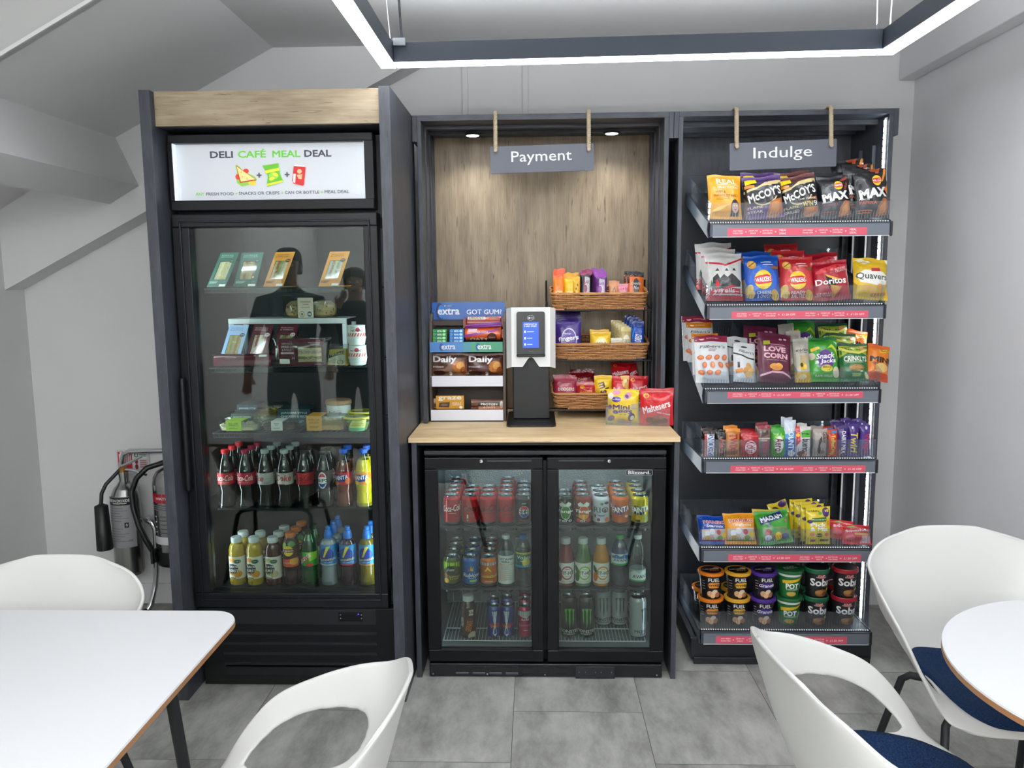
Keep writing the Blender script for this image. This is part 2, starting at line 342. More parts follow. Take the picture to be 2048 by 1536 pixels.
tabletop(t, [(.399 * math.cos(k * PI / 40), .399 * math.sin(k * PI / 40)) for k in range(80)])
MB().lathe([(.22, 0), (.22, .008), (.03, .02), (.028, .70), (.12, .712), (.12, .7145)], BLKM, 28).build('pedestal', t)
# ================================================================ chairs
def interp(tb, t):
    # smooth (Catmull-Rom) interpolation of rows (t, a, b, ..)
    for i in range(len(tb) - 1):
        if t <= tb[i + 1][0] or i == len(tb) - 2:
            p1, p2 = tb[i], tb[i + 1]; p0 = tb[i - 1] if i else p1; p3 = tb[i + 2] if i + 2 < len(tb) else p2; h = p2[0] - p1[0]; s = (t - p1[0]) / h; r = []
            for k in range(1, len(p1)):
                m1 = (p2[k] - p0[k]) / (p2[0] - p0[0]) * h; m2 = (p3[k] - p1[k]) / (p3[0] - p1[0]) * h
                r.append((2 * s ** 3 - 3 * s * s + 1) * p1[k] + (s ** 3 - 2 * s * s + s) * m1 + (-2 * s ** 3 + 3 * s * s) * p2[k] + (s ** 3 - s * s) * m2)
            return r
SPINE = [(0, .235, .432), (.08, .215, .447), (.3, .04, .432), (.45, -.11, .438), (.55, -.185, .475), (.65, -.225, .56), (.8, -.258, .68), (.92, -.282, .765), (1, -.296, .797)]
RIM = [(0, .175, .225, .438), (.08, .225, .19, .455), (.2, .268, .150, .54), (.32, .288, .085, .615), (.45, .294, -.005, .662), (.6, .29, -.105, .70), (.75, .27, -.195, .725), (.88, .21, -.25, .765), (1, .10, -.288, .793)]
def shell(s, t, lift=0):
    sy_, sz = interp(SPINE, t); ex, ey, ez = interp(RIM, t); a = abs(s); k = 1 if s >= 0 else -1
    c = (ex * .80, sy_, sz)
    x = 2 * a * (1 - a) * c[0] + a * a * ex; y = (1 - a) ** 2 * sy_ + 2 * a * (1 - a) * c[1] + a * a * ey; z = (1 - a) ** 2 * sz + 2 * a * (1 - a) * c[2] + a * a * ez
    return V((k * x, y, z + lift))
def hole(s, t):
    a = abs(s); return ((a - .70) / .155) ** 2 + ((t - .40 - .1 * (a - .7)) / .185) ** 2
def make_chair(label):
    ch = thing('shell_chair', label, 'chair'); NS, NT = 60, 44
    bm = bmesh.new(); g = [[None] * (NS + 1) for _ in range(NT + 1)]; par = {}
    for j in range(NT + 1):
        for i in range(NS + 1):
            v = bm.verts.new((0, 0, 0)); g[j][i] = v; par[v] = [i / NS * 2 - 1, j / NT]
    for j in range(NT):
        for i in range(NS):
            s, tt = (i + .5) / NS * 2 - 1, (j + .5) / NT
            if hole(s, tt) > 1: bm.faces.new((g[j][i], g[j][i + 1], g[j + 1][i + 1], g[j + 1][i]))
    for v in [v for v in bm.verts if not v.link_faces]: bm.verts.remove(v); par.pop(v)
    for v in bm.verts:
        s, tt = par[v]; q = hole(s, tt)
        if any(len(e.link_faces) == 1 for e in v.link_edges) and .3 < q < 2.2 and .05 < tt < .95 and abs(s) < .97:
            k = 1 if s > 0 else -1; c = (k * .70, .40 + .1 * (abs(s) - .7)); f = q ** -.5; par[v] = [c[0] + (s - c[0]) * f, c[1] + (tt - c[1]) * f]
    for v in bm.verts: v.co = shell(*par[v])
    me = bpy.data.meshes.new('seat_shell'); bm.to_mesh(me); bm.free(); me.materials.append(M('#d0d0cc', .38))
    for p in me.polygons: p.use_smooth = True
    o = bpy.data.objects.new('seat_shell', me); COL.objects.link(o); o.parent = ch
    md = o.modifiers.new('thickness', 'SOLIDIFY'); md.thickness = .009; md.offset = -1
    md = o.modifiers.new('smooth', 'SUBSURF'); md.levels = md.render_levels = 1
    pb = MB(); rings = 9; n = 48; vs = [];
    def pad(q, lift): a, r = q; cs, sn = math.cos(a), math.sin(a); e = .62; return shell(.55 * r * math.copysign(abs(cs) ** e, cs), .27 + .245 * r * math.copysign(abs(sn) ** e, sn), lift)
    for r in range(rings + 1): vs += [pad((2 * PI * k / n, r / rings * .985), .021 - .005 * (r / rings) ** 6) for k in range(n)]
    vs += [pad((2 * PI * k / n, 1), .001) for k in range(n)]
    pb.add(vs, [(r * n + k, r * n + (k + 1) % n, (r + 1) * n + (k + 1) % n, (r + 1) * n + k) for r in range(rings + 1) for k in range(n)], NAVY, True); pb.build('seat_pad', ch)
    for sx in (-1, 1):
        for y0, y1 in ((.10, .22), (-.12, -.24)):
            MB().tube([(sx * .10, y0 * .6, .418), (sx * .165, y0, .412), (sx * .182, y0 + (y1 - y0) * .1, .395), (sx * .235, y1, .008)], .0105, BLKM, 10).build('leg', ch)
    MB().box((-.13, -.10, .405), (.13, .10, .424), BLKM, .004).build('seat_frame', ch)
    return ch
NAVY, n, L, b = nodes_mat('navy_felt'); t_ = n.new('ShaderNodeTexNoise'); t_.inputs['Scale'].default_value = 260; t_.inputs['Detail'].default_value = 3
r_ = ramp(n, [(.3, '#10203a'), (.7, '#25395a')]); c_ = n.new('ShaderNodeTexCoord'); L.new(c_.outputs['Object'], t_.inputs['Vector']); L.new(t_.outputs['Fac'], r_.inputs[0]); L.new(r_.outputs[0], b.inputs['Base Color']); b.inputs['Roughness'].default_value = .95; b.inputs['Specular IOR Level'].default_value = .1
q_ = n.new('ShaderNodeBump'); q_.inputs['Strength'].default_value = .3; q_.inputs['Distance'].default_value = .001; L.new(t_.outputs['Fac'], q_.inputs['Height']); L.new(q_.outputs[0], b.inputs['Normal'])
c0 = make_chair('white shell chair turned side on at the end of the rectangular table'); c0.location = (-.533, 1.352, 0); c0.rotation_euler[2] = math.radians(84)
for lb, x, y, a in (('white shell chair behind the rectangular table, only its rounded back showing', -1.30, 1.765, 180), ('white shell chair facing the camera behind the round table', 1.225, 2.03, 180),
                    ('white shell chair turned side on in front of the round table', .753, 1.517, -82)):
    c = dup(c0, lb); c.location = (x, y, 0); c.rotation_euler[2] = math.radians(a)
# ================================================================ tall fridge and its cabinet
cab = thing('fridge_cabinet', 'tall charcoal woodgrain surround with an oak top board around the tall fridge', 'cabinet')
MB().box((-1.331, 2.718, 0), (-1.293, 3.24, 2.182), DARKV, .001).build('side_panel', cab)
MB().box((-.519, 2.718, 0), (-.481, 3.24, 2.182), DARKV, .001).build('side_panel', cab)
MB().box((-1.292, 2.745, 2.068), (-.5195, 2.763, 2.182), OAK_SHADED, .001).build('top_board', cab)
MB().box((-1.2925, 2.765, 2.068), (-.5195, 3.24, 2.084), DARKH).build('top_panel', cab)
fr = thing('upright_fridge', 'tall black glass door fridge with a lit meal deal sign on top', 'fridge')
FX0, FX1, FY = -1.28, -.535, 2.80
MATT = M('#0e1014', .42, 0, .28); DEEP = M('#07080a', .6); INN = M('#080a0b', .5)
fb = MB()
fb.box((FX0, 2.86, 0.02), (FX0 + .01, 3.5, 2.05), MATT); fb.box((FX1 - .01, 2.86, .02), (FX1, 3.5, 2.05), MATT); fb.box((FX0 + .01, 3.44, .02), (FX1 - .01, 3.5, 2.05), INN)
fb.box((FX0 + .01, 2.86, .02), (FX1 - .01, 3.44, .33), DEEP); fb.box((FX0 + .01, 2.86, 1.765), (FX1 - .01, 3.44, 2.05), MATT)
fb.box((FX0 + .0105, 2.90, .3305), (FX0 + .016, 3.44, 1.765), INN); fb.box((FX1 - .016, 2.90, .3305), (FX1 - .0105, 3.44, 1.765), INN)
fb.build('body', fr)
# sign box
sg = MB(); sx0, sx1, sz0, sz1 = -1.267, -.591, 1.825, 2.021
sg.box((FX0, FY, 2.021), (-.56, 2.86, 2.05), MATT, .003); sg.box((FX0, FY, 1.79), (-.56, 2.86, 1.825), MATT, .003); sg.box((FX0, FY, 1.825), (sx0, 2.86, 2.021), MATT); sg.box((sx1, FY, 1.825), (-.56, 2.86, 2.021), MATT)
sgf = sg.build('sign_frame', fr)
lit = MB(); LIT = M('#ccd0d5', .5, 0, .3, 0, .26); LITE = M('#d6e8f4', .5, 0, .3, 0, .6)
lit.box((sx0, 2.83, sz0), (sx1, 2.836, sz1), LIT)
lit.box((sx0, 2.805, sz0), (sx0 + .002, 2.83, sz1), LITE); lit.box((sx1 - .002, 2.805, sz0), (sx1, 2.83, sz1), LITE)
GRN, GRY = '#6cc04a', '#4a4a55'
SW, SH = sx1 - sx0, sz1 - sz0
meal = [('t', 'DELI', -.514, .815, .121, .12, GRY, {'b': .06}), ('t', 'CAFÉ', -.194, .83, .148, .155, GRN, {'b': .06}), ('t', 'MEAL', .169, .815, .148, .12, GRN, {'b': .06}), ('t', 'DEAL', .499, .815, .142, .12, GRY, {'b': .06}),
        ('t', 'ANY', -.763, .125, .046, .055, GRN), ('t', 'FRESH FOOD', -.55, .125, .145, .055, GRY), ('t', '+', -.376, .125, .011, .04, GRN), ('t', 'SNACKS OR CRISPS', -.135, .13, .2145, .055, GRY), ('t', '+', .11, .13, .011, .04, GRN),
        ('t', 'CAN OR BOTTLE', .318, .135, .182, .055, GRY), ('t', '=', .528, .135, .012, .03, GRN), ('t', 'MEAL DEAL', .685, .14, .128, .055, GRY),
        ('t', '+', -.125, .445, .026, .085, GRY, {'b': .06}), ('t', '+', .17, .45, .026, .085, GRY, {'b': .06}),
        ('p', [(-.37, .62), (-.355, .63), (-.33, .60), (-.30, .54), (-.25, .49), (-.17, .42), (-.15, .37), (-.19, .31), (-.25, .27), (-.31, .25), (-.36, .31), (-.37, .44), (-.355, .5)], '#8cc152'),
        ('e', -.345, .42, .03, .05, '#d9443a'), ('e', -.26, .52, .03, .04, '#d9443a'), ('e', -.2, .31, .04, .04, '#f2c53d'),
        ('p', [(-.36, .62), (-.15, .355), (-.33, .31)], '#b5452f'), ('p', [(-.355, .60), (-.165, .37), (-.32, .335)], '#f2d490'), ('e', -.30, .42, .008, .014, '#dcae60'), ('e', -.25, .38, .008, .014, '#dcae60'), ('e', -.31, .5, .008, .014, '#dcae60'),
        ('p', [(-.085, .61), (.09, .65), (.088, .6), (.1, .45), (.13, .33), (-.04, .24), (-.045, .3), (-.03, .42), (-.055, .52)], '#6ab43c'), ('p', [(-.06, .52), (.09, .57), (.092, .52), (-.055, .47)], '#d9dd3c'),
        ('e', .03, .43, .05, .06, '#8fcf4e'), ('e', .01, .38, .03, .03, '#f0dd4a', 20), ('e', .05, .45, .03, .03, '#f0dd4a', -20), ('p', [(-.04, .29), (.12, .35), (.13, .32), (-.04, .25)], '#d9dd3c'),
        ('p', [(.245, .58), (.26, .62), (.36, .6), (.37, .56), (.345, .26), (.33, .25), (.235, .29), (.225, .34)], '#c53434'), ('p', [(.26, .62), (.36, .6), (.365, .575), (.25, .595)], '#d8e6ea'),
        ('p', [(.24, .46), (.265, .46), (.255, .3), (.232, .31)], '#f0e6e0'), ('e', .305, .5, .025, .04, '#f2b48a'), ('p', [(.275, .44), (.335, .45), (.325, .36), (.29, .37)], '#f2b48a')]
paint(lit, meal, lambda x, y, h: ((sx0 + sx1) / 2 + x, 2.83 - h, sz0 + y), SW, SH, fin={'mat': (.5, 0, .3, 0, .3)})
lit.build('lit_sign', fr)
# door
dx0, dx1, dz0, dz1 = -1.283, -.552, .325, 1.778; gx0, gx1, gz0, gz1 = -1.222, -.603, .383, 1.732
d = MB(); FRM = M('#101318', .38, 0, .3)
d.box((dx0, FY, gz1), (dx1, 2.86, dz1), FRM, .004); d.box((dx0, FY, dz0), (dx1, 2.86, gz0), FRM, .004); d.box((dx0, FY, gz0 + .0005), (gx0, 2.86, gz1 - .0005), FRM, .003); d.box((gx1, FY, gz0 + .0005), (dx1, 2.86, gz1 - .0005), FRM, .003)
dr = d.build('door', fr)
e = MB()
for a_, b_ in (((-1.256, 1.747), (-.578, 1.754)), ((-1.256, .355), (-.578, .362)), ((-1.256, .362), (-1.249, 1.747)), ((-.585, .362), (-.578, 1.747))): e.box((a_[0], FY - .006, a_[1]), (b_[0], FY, b_[1]), FRM, .002)
e.build('door_bead', dr)
MB().box((gx0, 2.826, gz0), (gx1, 2.834, gz1), GLASS).build('glass_pane', dr)
MB().box((-1.280, FY - .032, .78), (-1.262, FY, 1.20), FRM, .008).build('handle', dr)
# lower grille with control display
lo = MB(); lo.box((FX0, 2.815, .10), (FX1, 2.86, .318), MATT, .003); lo.box((FX0, 2.84, .0), (FX1, 2.87, .0995), DEEP)
lo.box((-1.19, 2.812, .255), (-.605, 2.816, .312), M('#121419', .4), .001)
for k in range(5): z = .052 + k * .0405; lo.prism([(0, 0), (.02, .004), (.02, .030), (.006, .030)], .585, M('#0f1115', .4, 0, .3), TR((-1.19, 2.815, z), -PI / 2) @ Mx.Rotation(PI, 4, 'Z') @ TR((-.002, -.585, 0)))
lw = lo.build('grille', fr)
cd = MB().box((-.745, 2.809, .27), (-.655, 2.8125, .304), M('#05060a', .15)); cd.add([(-.671, 2.8085, .296), (-.667, 2.8085, .296), (-.667, 2.8085, .300), (-.671, 2.8085, .300)], [(0, 1, 2, 3)], M('#3030ff', .4, 0, .5, 0, 4))
for q in ((-.737, .296), (-.737, .282), (-.658, .296), (-.658, .282)): cd.add([(q[0] - .002, 2.8085, q[1] - .002), (q[0] + .002, 2.8085, q[1] - .002), (q[0] + .002, 2.8085, q[1] + .002), (q[0] - .002, 2.8085, q[1] + .002)], [(0, 1, 2, 3)], M('#8a8d96'))
cd.build('control_display', fr)
# interior lights (vertical strips behind the door posts)
LS = M('#e6f3ff', .5, 0, .5, 0, 52.0)
for x in (-1.2665, -.577): MB().box((x, 2.864, .40), (x + .009, 2.870, 1.72), LS).build('light_strip', fr)
MB().box((-1.2, 2.866, 1.757), (-.63, 2.872, 1.7645), LS).build('light_strip', fr)
# wire shelves, with slotted front rail
def wire_shelf(z, ydepth=.40):
    s = thing('fridge_shelf', '', 'shelf', (-.908, 2.872, z)); b = MB(); bk = M('#15181a', .35, .3)
    b.tube([(-.3, 0, 0), (.3, 0, 0), (.3, ydepth, 0), (-.3, ydepth, 0)], .003, bk, 6, True); b.tube([(-.3, -.002, -.014), (.3, -.002, -.014)], .002, M('#3a4248', .25, .6), 6)
    for k in range(31): x = -.297 + k * .0198; b.tube([(x, -.002, -.014), (x, 0, .002), (x, ydepth, .002)], .0013, M('#4a5258', .3, .5), 5)
    b.build('wire_grid', s)
    tk = MB(); tk.box((-.3, -.0045, -.017), (.3, -.0025, .004), clear_mat('ticket_strip', '#c8d4d4', .1, 1.4, .05)); tk.build('ticket_rail', s); return s
for z, lb in ((1.515, 'wire fridge shelf holding the green and orange sandwich packs'), (1.223, 'wire fridge shelf below the white metal riser, holding wraps and sandwiches'), (.978, 'wire fridge shelf holding salad tubs and boxes above the cola bottles')): wire_shelf(z)['label'] = lb
# ================================================================ payment bay and worktop
bay = thing('payment_bay', 'charcoal woodgrain bay with an oak back panel behind the payment terminal', 'cabinet')
YP = 3.18
MB().box((-.463, 3.548, .962), (.512, 3.56, 2.158), OAKV).build('back_panel', bay)
for x0, x1 in ((-.460, -.444), (.505, .523)):
    b = MB().box((x0, YP, .958), (x1, 3.56, 2.158), DARKV, .001)
    s_ = 1 if x0 < 0 else -1; xi = x1 if x0 < 0 else x0
    for y in (3.28, 3.40): b.box((xi, y, .958), (xi + s_ * .006, y + .02, 2.157), DARKV)
    b.box((xi, 3.50, .958), (xi + s_ * .006, 3.547, 2.157), DARKV); b.build('side_post', bay)
b = MB().box((-.460, YP, 2.158), (.523, 3.56, 2.18), DARKH, .001)
for y in (3.28, 3.40): b.box((-.44, y, 2.146), (.503, y + .02, 2.158), DARKH)
b.build('top_board', bay)
for x0, x1 in ((-.479, -.4605), (.5235, .541)): MB().box((x0, YP, 2.08), (x1, 3.3, 2.18), DARKV, .001).build('corner_block', bay)
for x in (-.258, .322):
    k = MB().lathe([(.032, 0), (.034, .003), (.034, .006), (.024, .006)], M('#2a2c30', .3, .6), 28, TR((x, 3.40, 2.139))).build('downlight', bay)
    MB().lathe([(.0, -.0005), (.026, -.0005), (.026, .004), (0, .004)], M('#ffffff', .5, 0, .5, 0, 14), 24, TR((x, 3.40, 2.139))).build('lens', k)
    l = bpy.data.lights.new('downlight_beam', 'SPOT'); l.energy = 7; l.spot_size = 2.3; l.spot_blend = .8; l.shadow_soft_size = .03
    o = bpy.data.objects.new('downlight_beam', l); COL.objects.link(o); o.location = (x, 3.40, 2.13); o.parent = bay
base = thing('fridge_housing', 'charcoal side panels carrying the oak worktop around the double fridge', 'cabinet')
for x0, x1 in ((-.468, -.449), (.516, .535)): MB().box((x0, 2.90, 0), (x1, 3.55, .937), DARKV, .001).build('side_panel', base)
MB().box((-.449, 2.93, .918), (.516, 3.5, .937), BLKM).build('top_rail', base)
wt = tag(MB().box((-.477, 2.882, .938), (.535, 3.55, .957), OAKH, .0015).build('worktop'), 'pale oak worktop over the double drinks fridge, under the gum rack', 'worktop')
# ================================================================ display unit on the right
un = thing('display_unit', 'charcoal woodgrain surround of the snack shelves with a glowing light strip', 'cabinet')
b = MB().box((.561, YP, 0), (.578, 3.56, 2.16), DARKV, .001); b.build('side_post', un)
b = MB().box((1.366, YP, 0), (1.384, 3.56, 2.16), DARKV, .001); b.build('side_post', un)
for y in (3.29, 3.42): MB().box((1.352, y, .02), (1.3655, y + .025, 2.06), DARKV, .001).build('inner_batten', un)
MB().box((.561, YP, 2.16), (1.384, 3.56, 2.18), DARKH, .001).build('top_board', un)
b = MB()
for y in (3.28, 3.40, 3.50): b.box((.579, y, 2.14), (1.365, y + .02, 2.159), DARKH)
b.build('top_battens', un)
for x0, x1 in ((.5425, .5605), (1.3845, 1.402)): MB().box((x0, YP, 2.08), (x1, 3.28, 2.18), DARKV, .001).build('corner_block', un)
MB().box((.578, 3.548, .02), (1.366, 3.56, 2.16), DARKV).build('back_board', un)
LED = M('#f4fbff', .5, 0, .5, 0, 26)
for x, s_ in ((1.3655, -1), (.5785, 1)):
    yl = 3.196 if s_ < 0 else 3.30; b = MB(); b.box((x, yl, .1), (x + s_ * .004, yl + .018, 2.15), M('#dfe6ea', .3)); st_ = b.build('light_strip', un)
    q = MB()
    for k in range(82): z = .12 + k * .0247; q.box((x + s_ * .0041, yl + .003, z), (x + s_ * .007, yl + .015, z + .019), LED)
    q.build('diodes', st_)
for y, z0 in ((3.305, 1.98), (3.435, 1.98)): MB().box((1.348, y, .1), (1.352, y + .008, z0), M('#e8eaec', .4, 0, .5, 0, .25)).build('edge_strip', un)
gon = thing('shelf_rack', 'black slotted steel shelf rack with a plinth standing inside the snack display surround', 'rack')
GB = M('#171b21', .42)
gb = MB().box((.63, 3.50, .1), (1.33, 3.52, 1.98), GB)
for z in (.5, 1.0, 1.5): gb.box((.632, 3.498, z), (1.328, 3.5005, z + .003), DEEP)
gb.build('back_panel', gon)
for x in (.603, 1.318):
    b = MB().box((x, 3.475, .02), (x + .026, 3.522, 1.98), GB)
    for k in range(38): z = .1 + k * .05; b.box((x + .006, 3.4744, z), (x + .020, 3.4755, z + .028), DEEP)
    b.build('slotted_upright', gon)
b = MB().box((.62, 3.03, .02), (1.336, 3.05, .105), GB, .002).box((.62, 3.05, .02), (.64, 3.5, .105), GB).box((1.316, 3.05, .02), (1.336, 3.5, .105), GB)
b.box((.63, 3.02, .0), (1.33, 3.03, .03), GB, .003); b.build('plinth', gon)
# ================================================================ builders for packed goods
def cylfn(r, z0=0, prof=None):
    def f(x, y, h):
        rr = (prof(z0 + y) if prof else r) + h; a = x / r; return (rr * math.sin(a), -rr * math.cos(a), z0 + y)
    return f
PROTO = {}
ORD = ['front', 'second', 'third', 'fourth', 'fifth', 'sixth']
def put(key, make, loc, label, group=None, rz=0):
    """first use builds the thing, later uses copy it with its parts"""
    if key not in PROTO: r = PROTO[key] = make()
    else: r = dup(PROTO[key])
    r['label'] = label
    if group: r['group'] = group
    elif 'group' in r: del r['group']
    r.location = loc; r.rotation_euler[2] = rz; return r
TIN = M('#c3c9d0', .22, 1)
def can(col, spec, r=.033, h=.116, lid=TIN, tone=.25):
    t = thing('drink_can', '', 'can'); b = MB(); c = M(col, .28, .35 if tone else 0, .5, .3); n1 = .012 if r > .03 else .009
    b.lathe([(r * .72, .0), (r * .78, .002, TIN), (r * .97, .009, TIN), (r, .013, c), (r, h - .018, c), (r * .98, h - .013, c), (r * .82, h - .003, TIN), (r * .83, h, TIN), (r * .78, h, TIN), (r * .77, h - .004, TIN)], c, 28)
    paint(b, spec, cylfn(r, .013), r * 2.4, h - .031, r * .35, 0, {'mat': (.32,)}, .0003); b.build('can_body', t)
    l = MB().lathe([(r * .77, h - .006), (r * .765, h - .0055), (.0001, h - .0055)], lid, 24)
    l.lathe([(.003, 0), (.008, 0), (.008, .0012), (.003, .0012)], TIN, 12, TR((0, -.006, h - .0052))); l.box((-.004, -.002, h - .0052), (.004, .010, h - .004), TIN); l.build('can_lid', t); return t
def profile_at(prof):
    def f(z):
        for (r0, z0, *_), (r1, z1, *_) in zip(prof, prof[1:]):
            if z0 <= z <= z1 and z1 > z0: return r0 + (r1 - r0) * (z - z0) / (z1 - z0)
        return prof[-1][0]
    return f
def smooth_prof(p, k=3):
    # rows (r, z) -> denser rounded rows
    tb = [(i, r, z) for i, (r, z) in enumerate(p)]; return [tuple(interp(tb, i / k)) for i in range((len(p) - 1) * k + 1)]
def bottle(prof, liquid, cap, lab=None, spec=(), fill=None, neck=None, cname='bottle', capstyle='screw', capr=.0148, caph=.016, n=24):
    t = thing('drink_bottle', '', 'bottle'); P = smooth_prof(prof); top = prof[-1][1]; f = profile_at(P)
    if fill: P = [(r, z, liquid if z < fill else (neck or PET)) for r, z in P]
    MB().lathe(P, liquid, n).build('bottle_body', t)
    c = MB(); C_ = M(cap, .38) if isinstance(cap, str) else cap
    if capstyle == 'screw':
        sq = lambda x, y: (x, y); c.lathe([(capr * .95, top - .012), (capr, top - .011), (capr, top + caph - .014), (capr * .9, top + caph - .012), (0.0001, top + caph - .012)], C_, 28)
        for k in range(20):
            a = k * PI / 10; c.box((capr - .0004, -.0008, top - .008), (capr + .0006, .0008, top + caph - .015), C_, 0, Mx.Rotation(a, 4, 'Z'))
    else: c.lathe([(.0165, top - .012), (.0168, top + .006), (.0155, top + .009), (.0145, top + .014), (.0125, top + .022), (.0095, top + .024), (.0105, top + .034), (.008, top + .038), (.0001, top + .038)], C_, 24)
    c.build('cap', t)
    if lab:
        z0, z1, lc = lab; L_ = MB(); N = 8; rm = f((z0 + z1) / 2)
        L_.lathe([(f(z0 + (z1 - z0) * k / N) + .0006, z0 + (z1 - z0) * k / N) for k in range(N + 1)], M(lc, .4) if isinstance(lc, str) else lc, n, None, False)
        paint(L_, spec, cylfn(rm, z0, lambda z: f(z) + .0006), rm * 2.4, z1 - z0, rm * .35, (z1 - z0) / 6, None, .0004); L_.build('wrap_label', t)
    return t
def packet(col, spec, w, h, d, seed=0, pouch=False, seal=.012, back=None, rough=.28, spread=.05, metal=0, top=None, gather=0, window=None):
    """soft bag, standing on its bottom edge, printed side to -Y"""
    rnd = random.Random(seed); ph = [rnd.uniform(0, 6.28) for _ in range(8)]; am = [rnd.uniform(.5, 1.2) for _ in range(8)]
    s0 = seal / h * (.35 if pouch else 1); s1 = 1 - seal / h
    def half(u, v):      # u -1..1, v 0..1
        if v <= s0 or v >= s1: return 0
        q = (v - s0) / (s1 - s0); e = (1 - abs(u) ** 2.4) ** .6 if abs(u) < 1 else 0
        lv = (max(0, 1 - (2 * q - 1) ** 4)) ** .7 if not pouch else (max(0, 1 - q ** 2.2)) ** .8 * min(1, (q * 9) ** .6)
        k = math.exp(-(1 - q) * 7) + (.0 if pouch else math.exp(-q * 7))
        wr = (am[0] * math.sin(9 * u + ph[0]) + am[1] * math.sin(17 * u + ph[1]) * .5) * k * .16 + .07 * math.sin(5 * u + 7 * q + ph[2]) * am[2] +   .05 * math.sin(11 * q + 4 * u + ph[3]) * am[3]
        return e * lv * (1 + wr)
    def fn(x, y, h_, side=-1):
        u = max(-1, min(1, 2 * x / w)); v = max(0, min(1, y / h)); t = half(u, v)
        bul = max(0, 1 - (2 * v - 1) ** 2); xx = u * w / 2 * (1 - spread * (bul if not pouch else bul * .6) + gather * max(0, v - .8) * -1)
        zz = y + .012 * h * math.sin(3 * u + ph[4]) * v * v + .008 * h * math.cos(5 * u + ph[5]) * v ** 3
        fl = .035 * h * math.sin(2.2 * u + ph[6]) * max(0, v - .75) * 4 * .25
        return (xx, side * (t * d / 2 + .0008) - (h_ if side < 0 else -h_) + fl, zz)
    b = MB(); nu, nv = 16, 20; C_ = M(col, rough, metal, .5, .15, 0, 34)
    ys = [0, s0 * .5, s0] + [s0 + (s1 - s0) * k / (nv - 4) for k in range(1, nv - 4)] + [s1, s1 + (1 - s1) * .5, 1]
    for sd in (-1, 1):
        vs = [fn((i / nu * 2 - 1) * w / 2, yv * h, 0, sd) for yv in ys for i in range(nu + 1)]; q = nu + 1
        fs = [(j * q + i, j * q + i + 1, (j + 1) * q + i + 1, (j + 1) * q + i) for j in range(len(ys) - 1) for i in range(nu)]
        b.add(vs, fs if sd < 0 else [f[::-1] for f in fs], C_ if sd < 0 or not back else M(back, rough), True)
    # side, bottom and top closure
    for e in (-1, 1): b.add([fn(e * w / 2, yv * h, 0, sd) for yv in ys for sd in (-1, 1)], [(2 * k, 2 * k + 1, 2 * k + 3, 2 * k + 2) for k in range(len(ys) - 1)], C_, True)
    for yv in (0, h): b.add([fn((i / nu * 2 - 1) * w / 2, yv, 0, sd) for i in range(nu + 1) for sd in (-1, 1)], [(2 * k, 2 * k + 1, 2 * k + 3, 2 * k + 2) for k in range(nu)], C_)
    paint(b, spec, fn, w, h, w / 12, h / 14, {'mat': (rough, metal, .5, .15, 0, 34)}, .0004); return b
def bag(name, label, cat, loc, col, spec, w, h, d, rz=0, lean=0, roll=0, group=None, **k):
    o = tag(packet(col, spec, w, h, d, **k).build(name), label, cat, group); o.location = loc; o.rotation_mode = 'ZXY'; o.rotation_euler = (-lean, roll, rz); return o
def copybag(o, label, loc, rz=None, lean=None, roll=None, group=None):
    c = o.copy(); COL.objects.link(c); c['label'] = label; c.location = loc; r = c.rotation_euler; c.rotation_euler = (r[0] if lean is None else -lean, r[1] if roll is None else roll, r[2] if rz is None else rz)
    if group: c['group'] = group
    return c
BREAD = ['#d8c39a', '#b98d4f', '#8aa055', '#e6d9bb', '#c9705a', '#cfa86a']
def filling(b, fn, W_, H_, seed, fills, vertical=True):
    """layers of bread and filling seen through a pack window"""
    rnd = random.Random(seed); n = 5; sp = [('r', -1, 0, 1, 1, '#cdb98c')]
    for k in range(n):
        c = fills[k % len(fills)]; x0 = -1 + 2 * k / n
        for q in range(10):
            y0 = q / 10; jx = rnd.uniform(-.06, .06); sp.append(('p', [(x0 + jx, y0), (x0 + 2 / n + jx, y0), (x0 + 2 / n + jx * .4, y0 + .11), (x0 + jx * .4, y0 + .11)] if vertical else [(y0 * 2 - 1, (x0 + jx + 1) / 2), (y0 * 2 - .78, (x0 + jx + 1) / 2), (y0 * 2 - .78, (x0 + 2 / n + jx + 1) / 2), (y0 * 2 - 1, (x0 + 2 / n + 1 + jx) / 2)], c))
    for q in range(26): sp.append(('e', rnd.uniform(-.9, .9), rnd.uniform(.05, .95), rnd.uniform(.04, .11), rnd.uniform(.02, .05), rnd.choice(fills + ['#e8dcb8', '#9a7a48'])))
    cl = [(max(-1, min(1, x)), max(0, min(1, y))) for x, y in ()]
    sp2 = []
    for it in sp:
        if it[0] == 'p': sp2.append(('p', [(max(-1, min(1, x)), max(0, min(1, y))) for x, y in it[1]], it[2]))
        else: sp2.append(it)
    paint(b, sp2, fn, W_, H_, 0, 0, {'mat': (.6,)}, .0004, .00003)
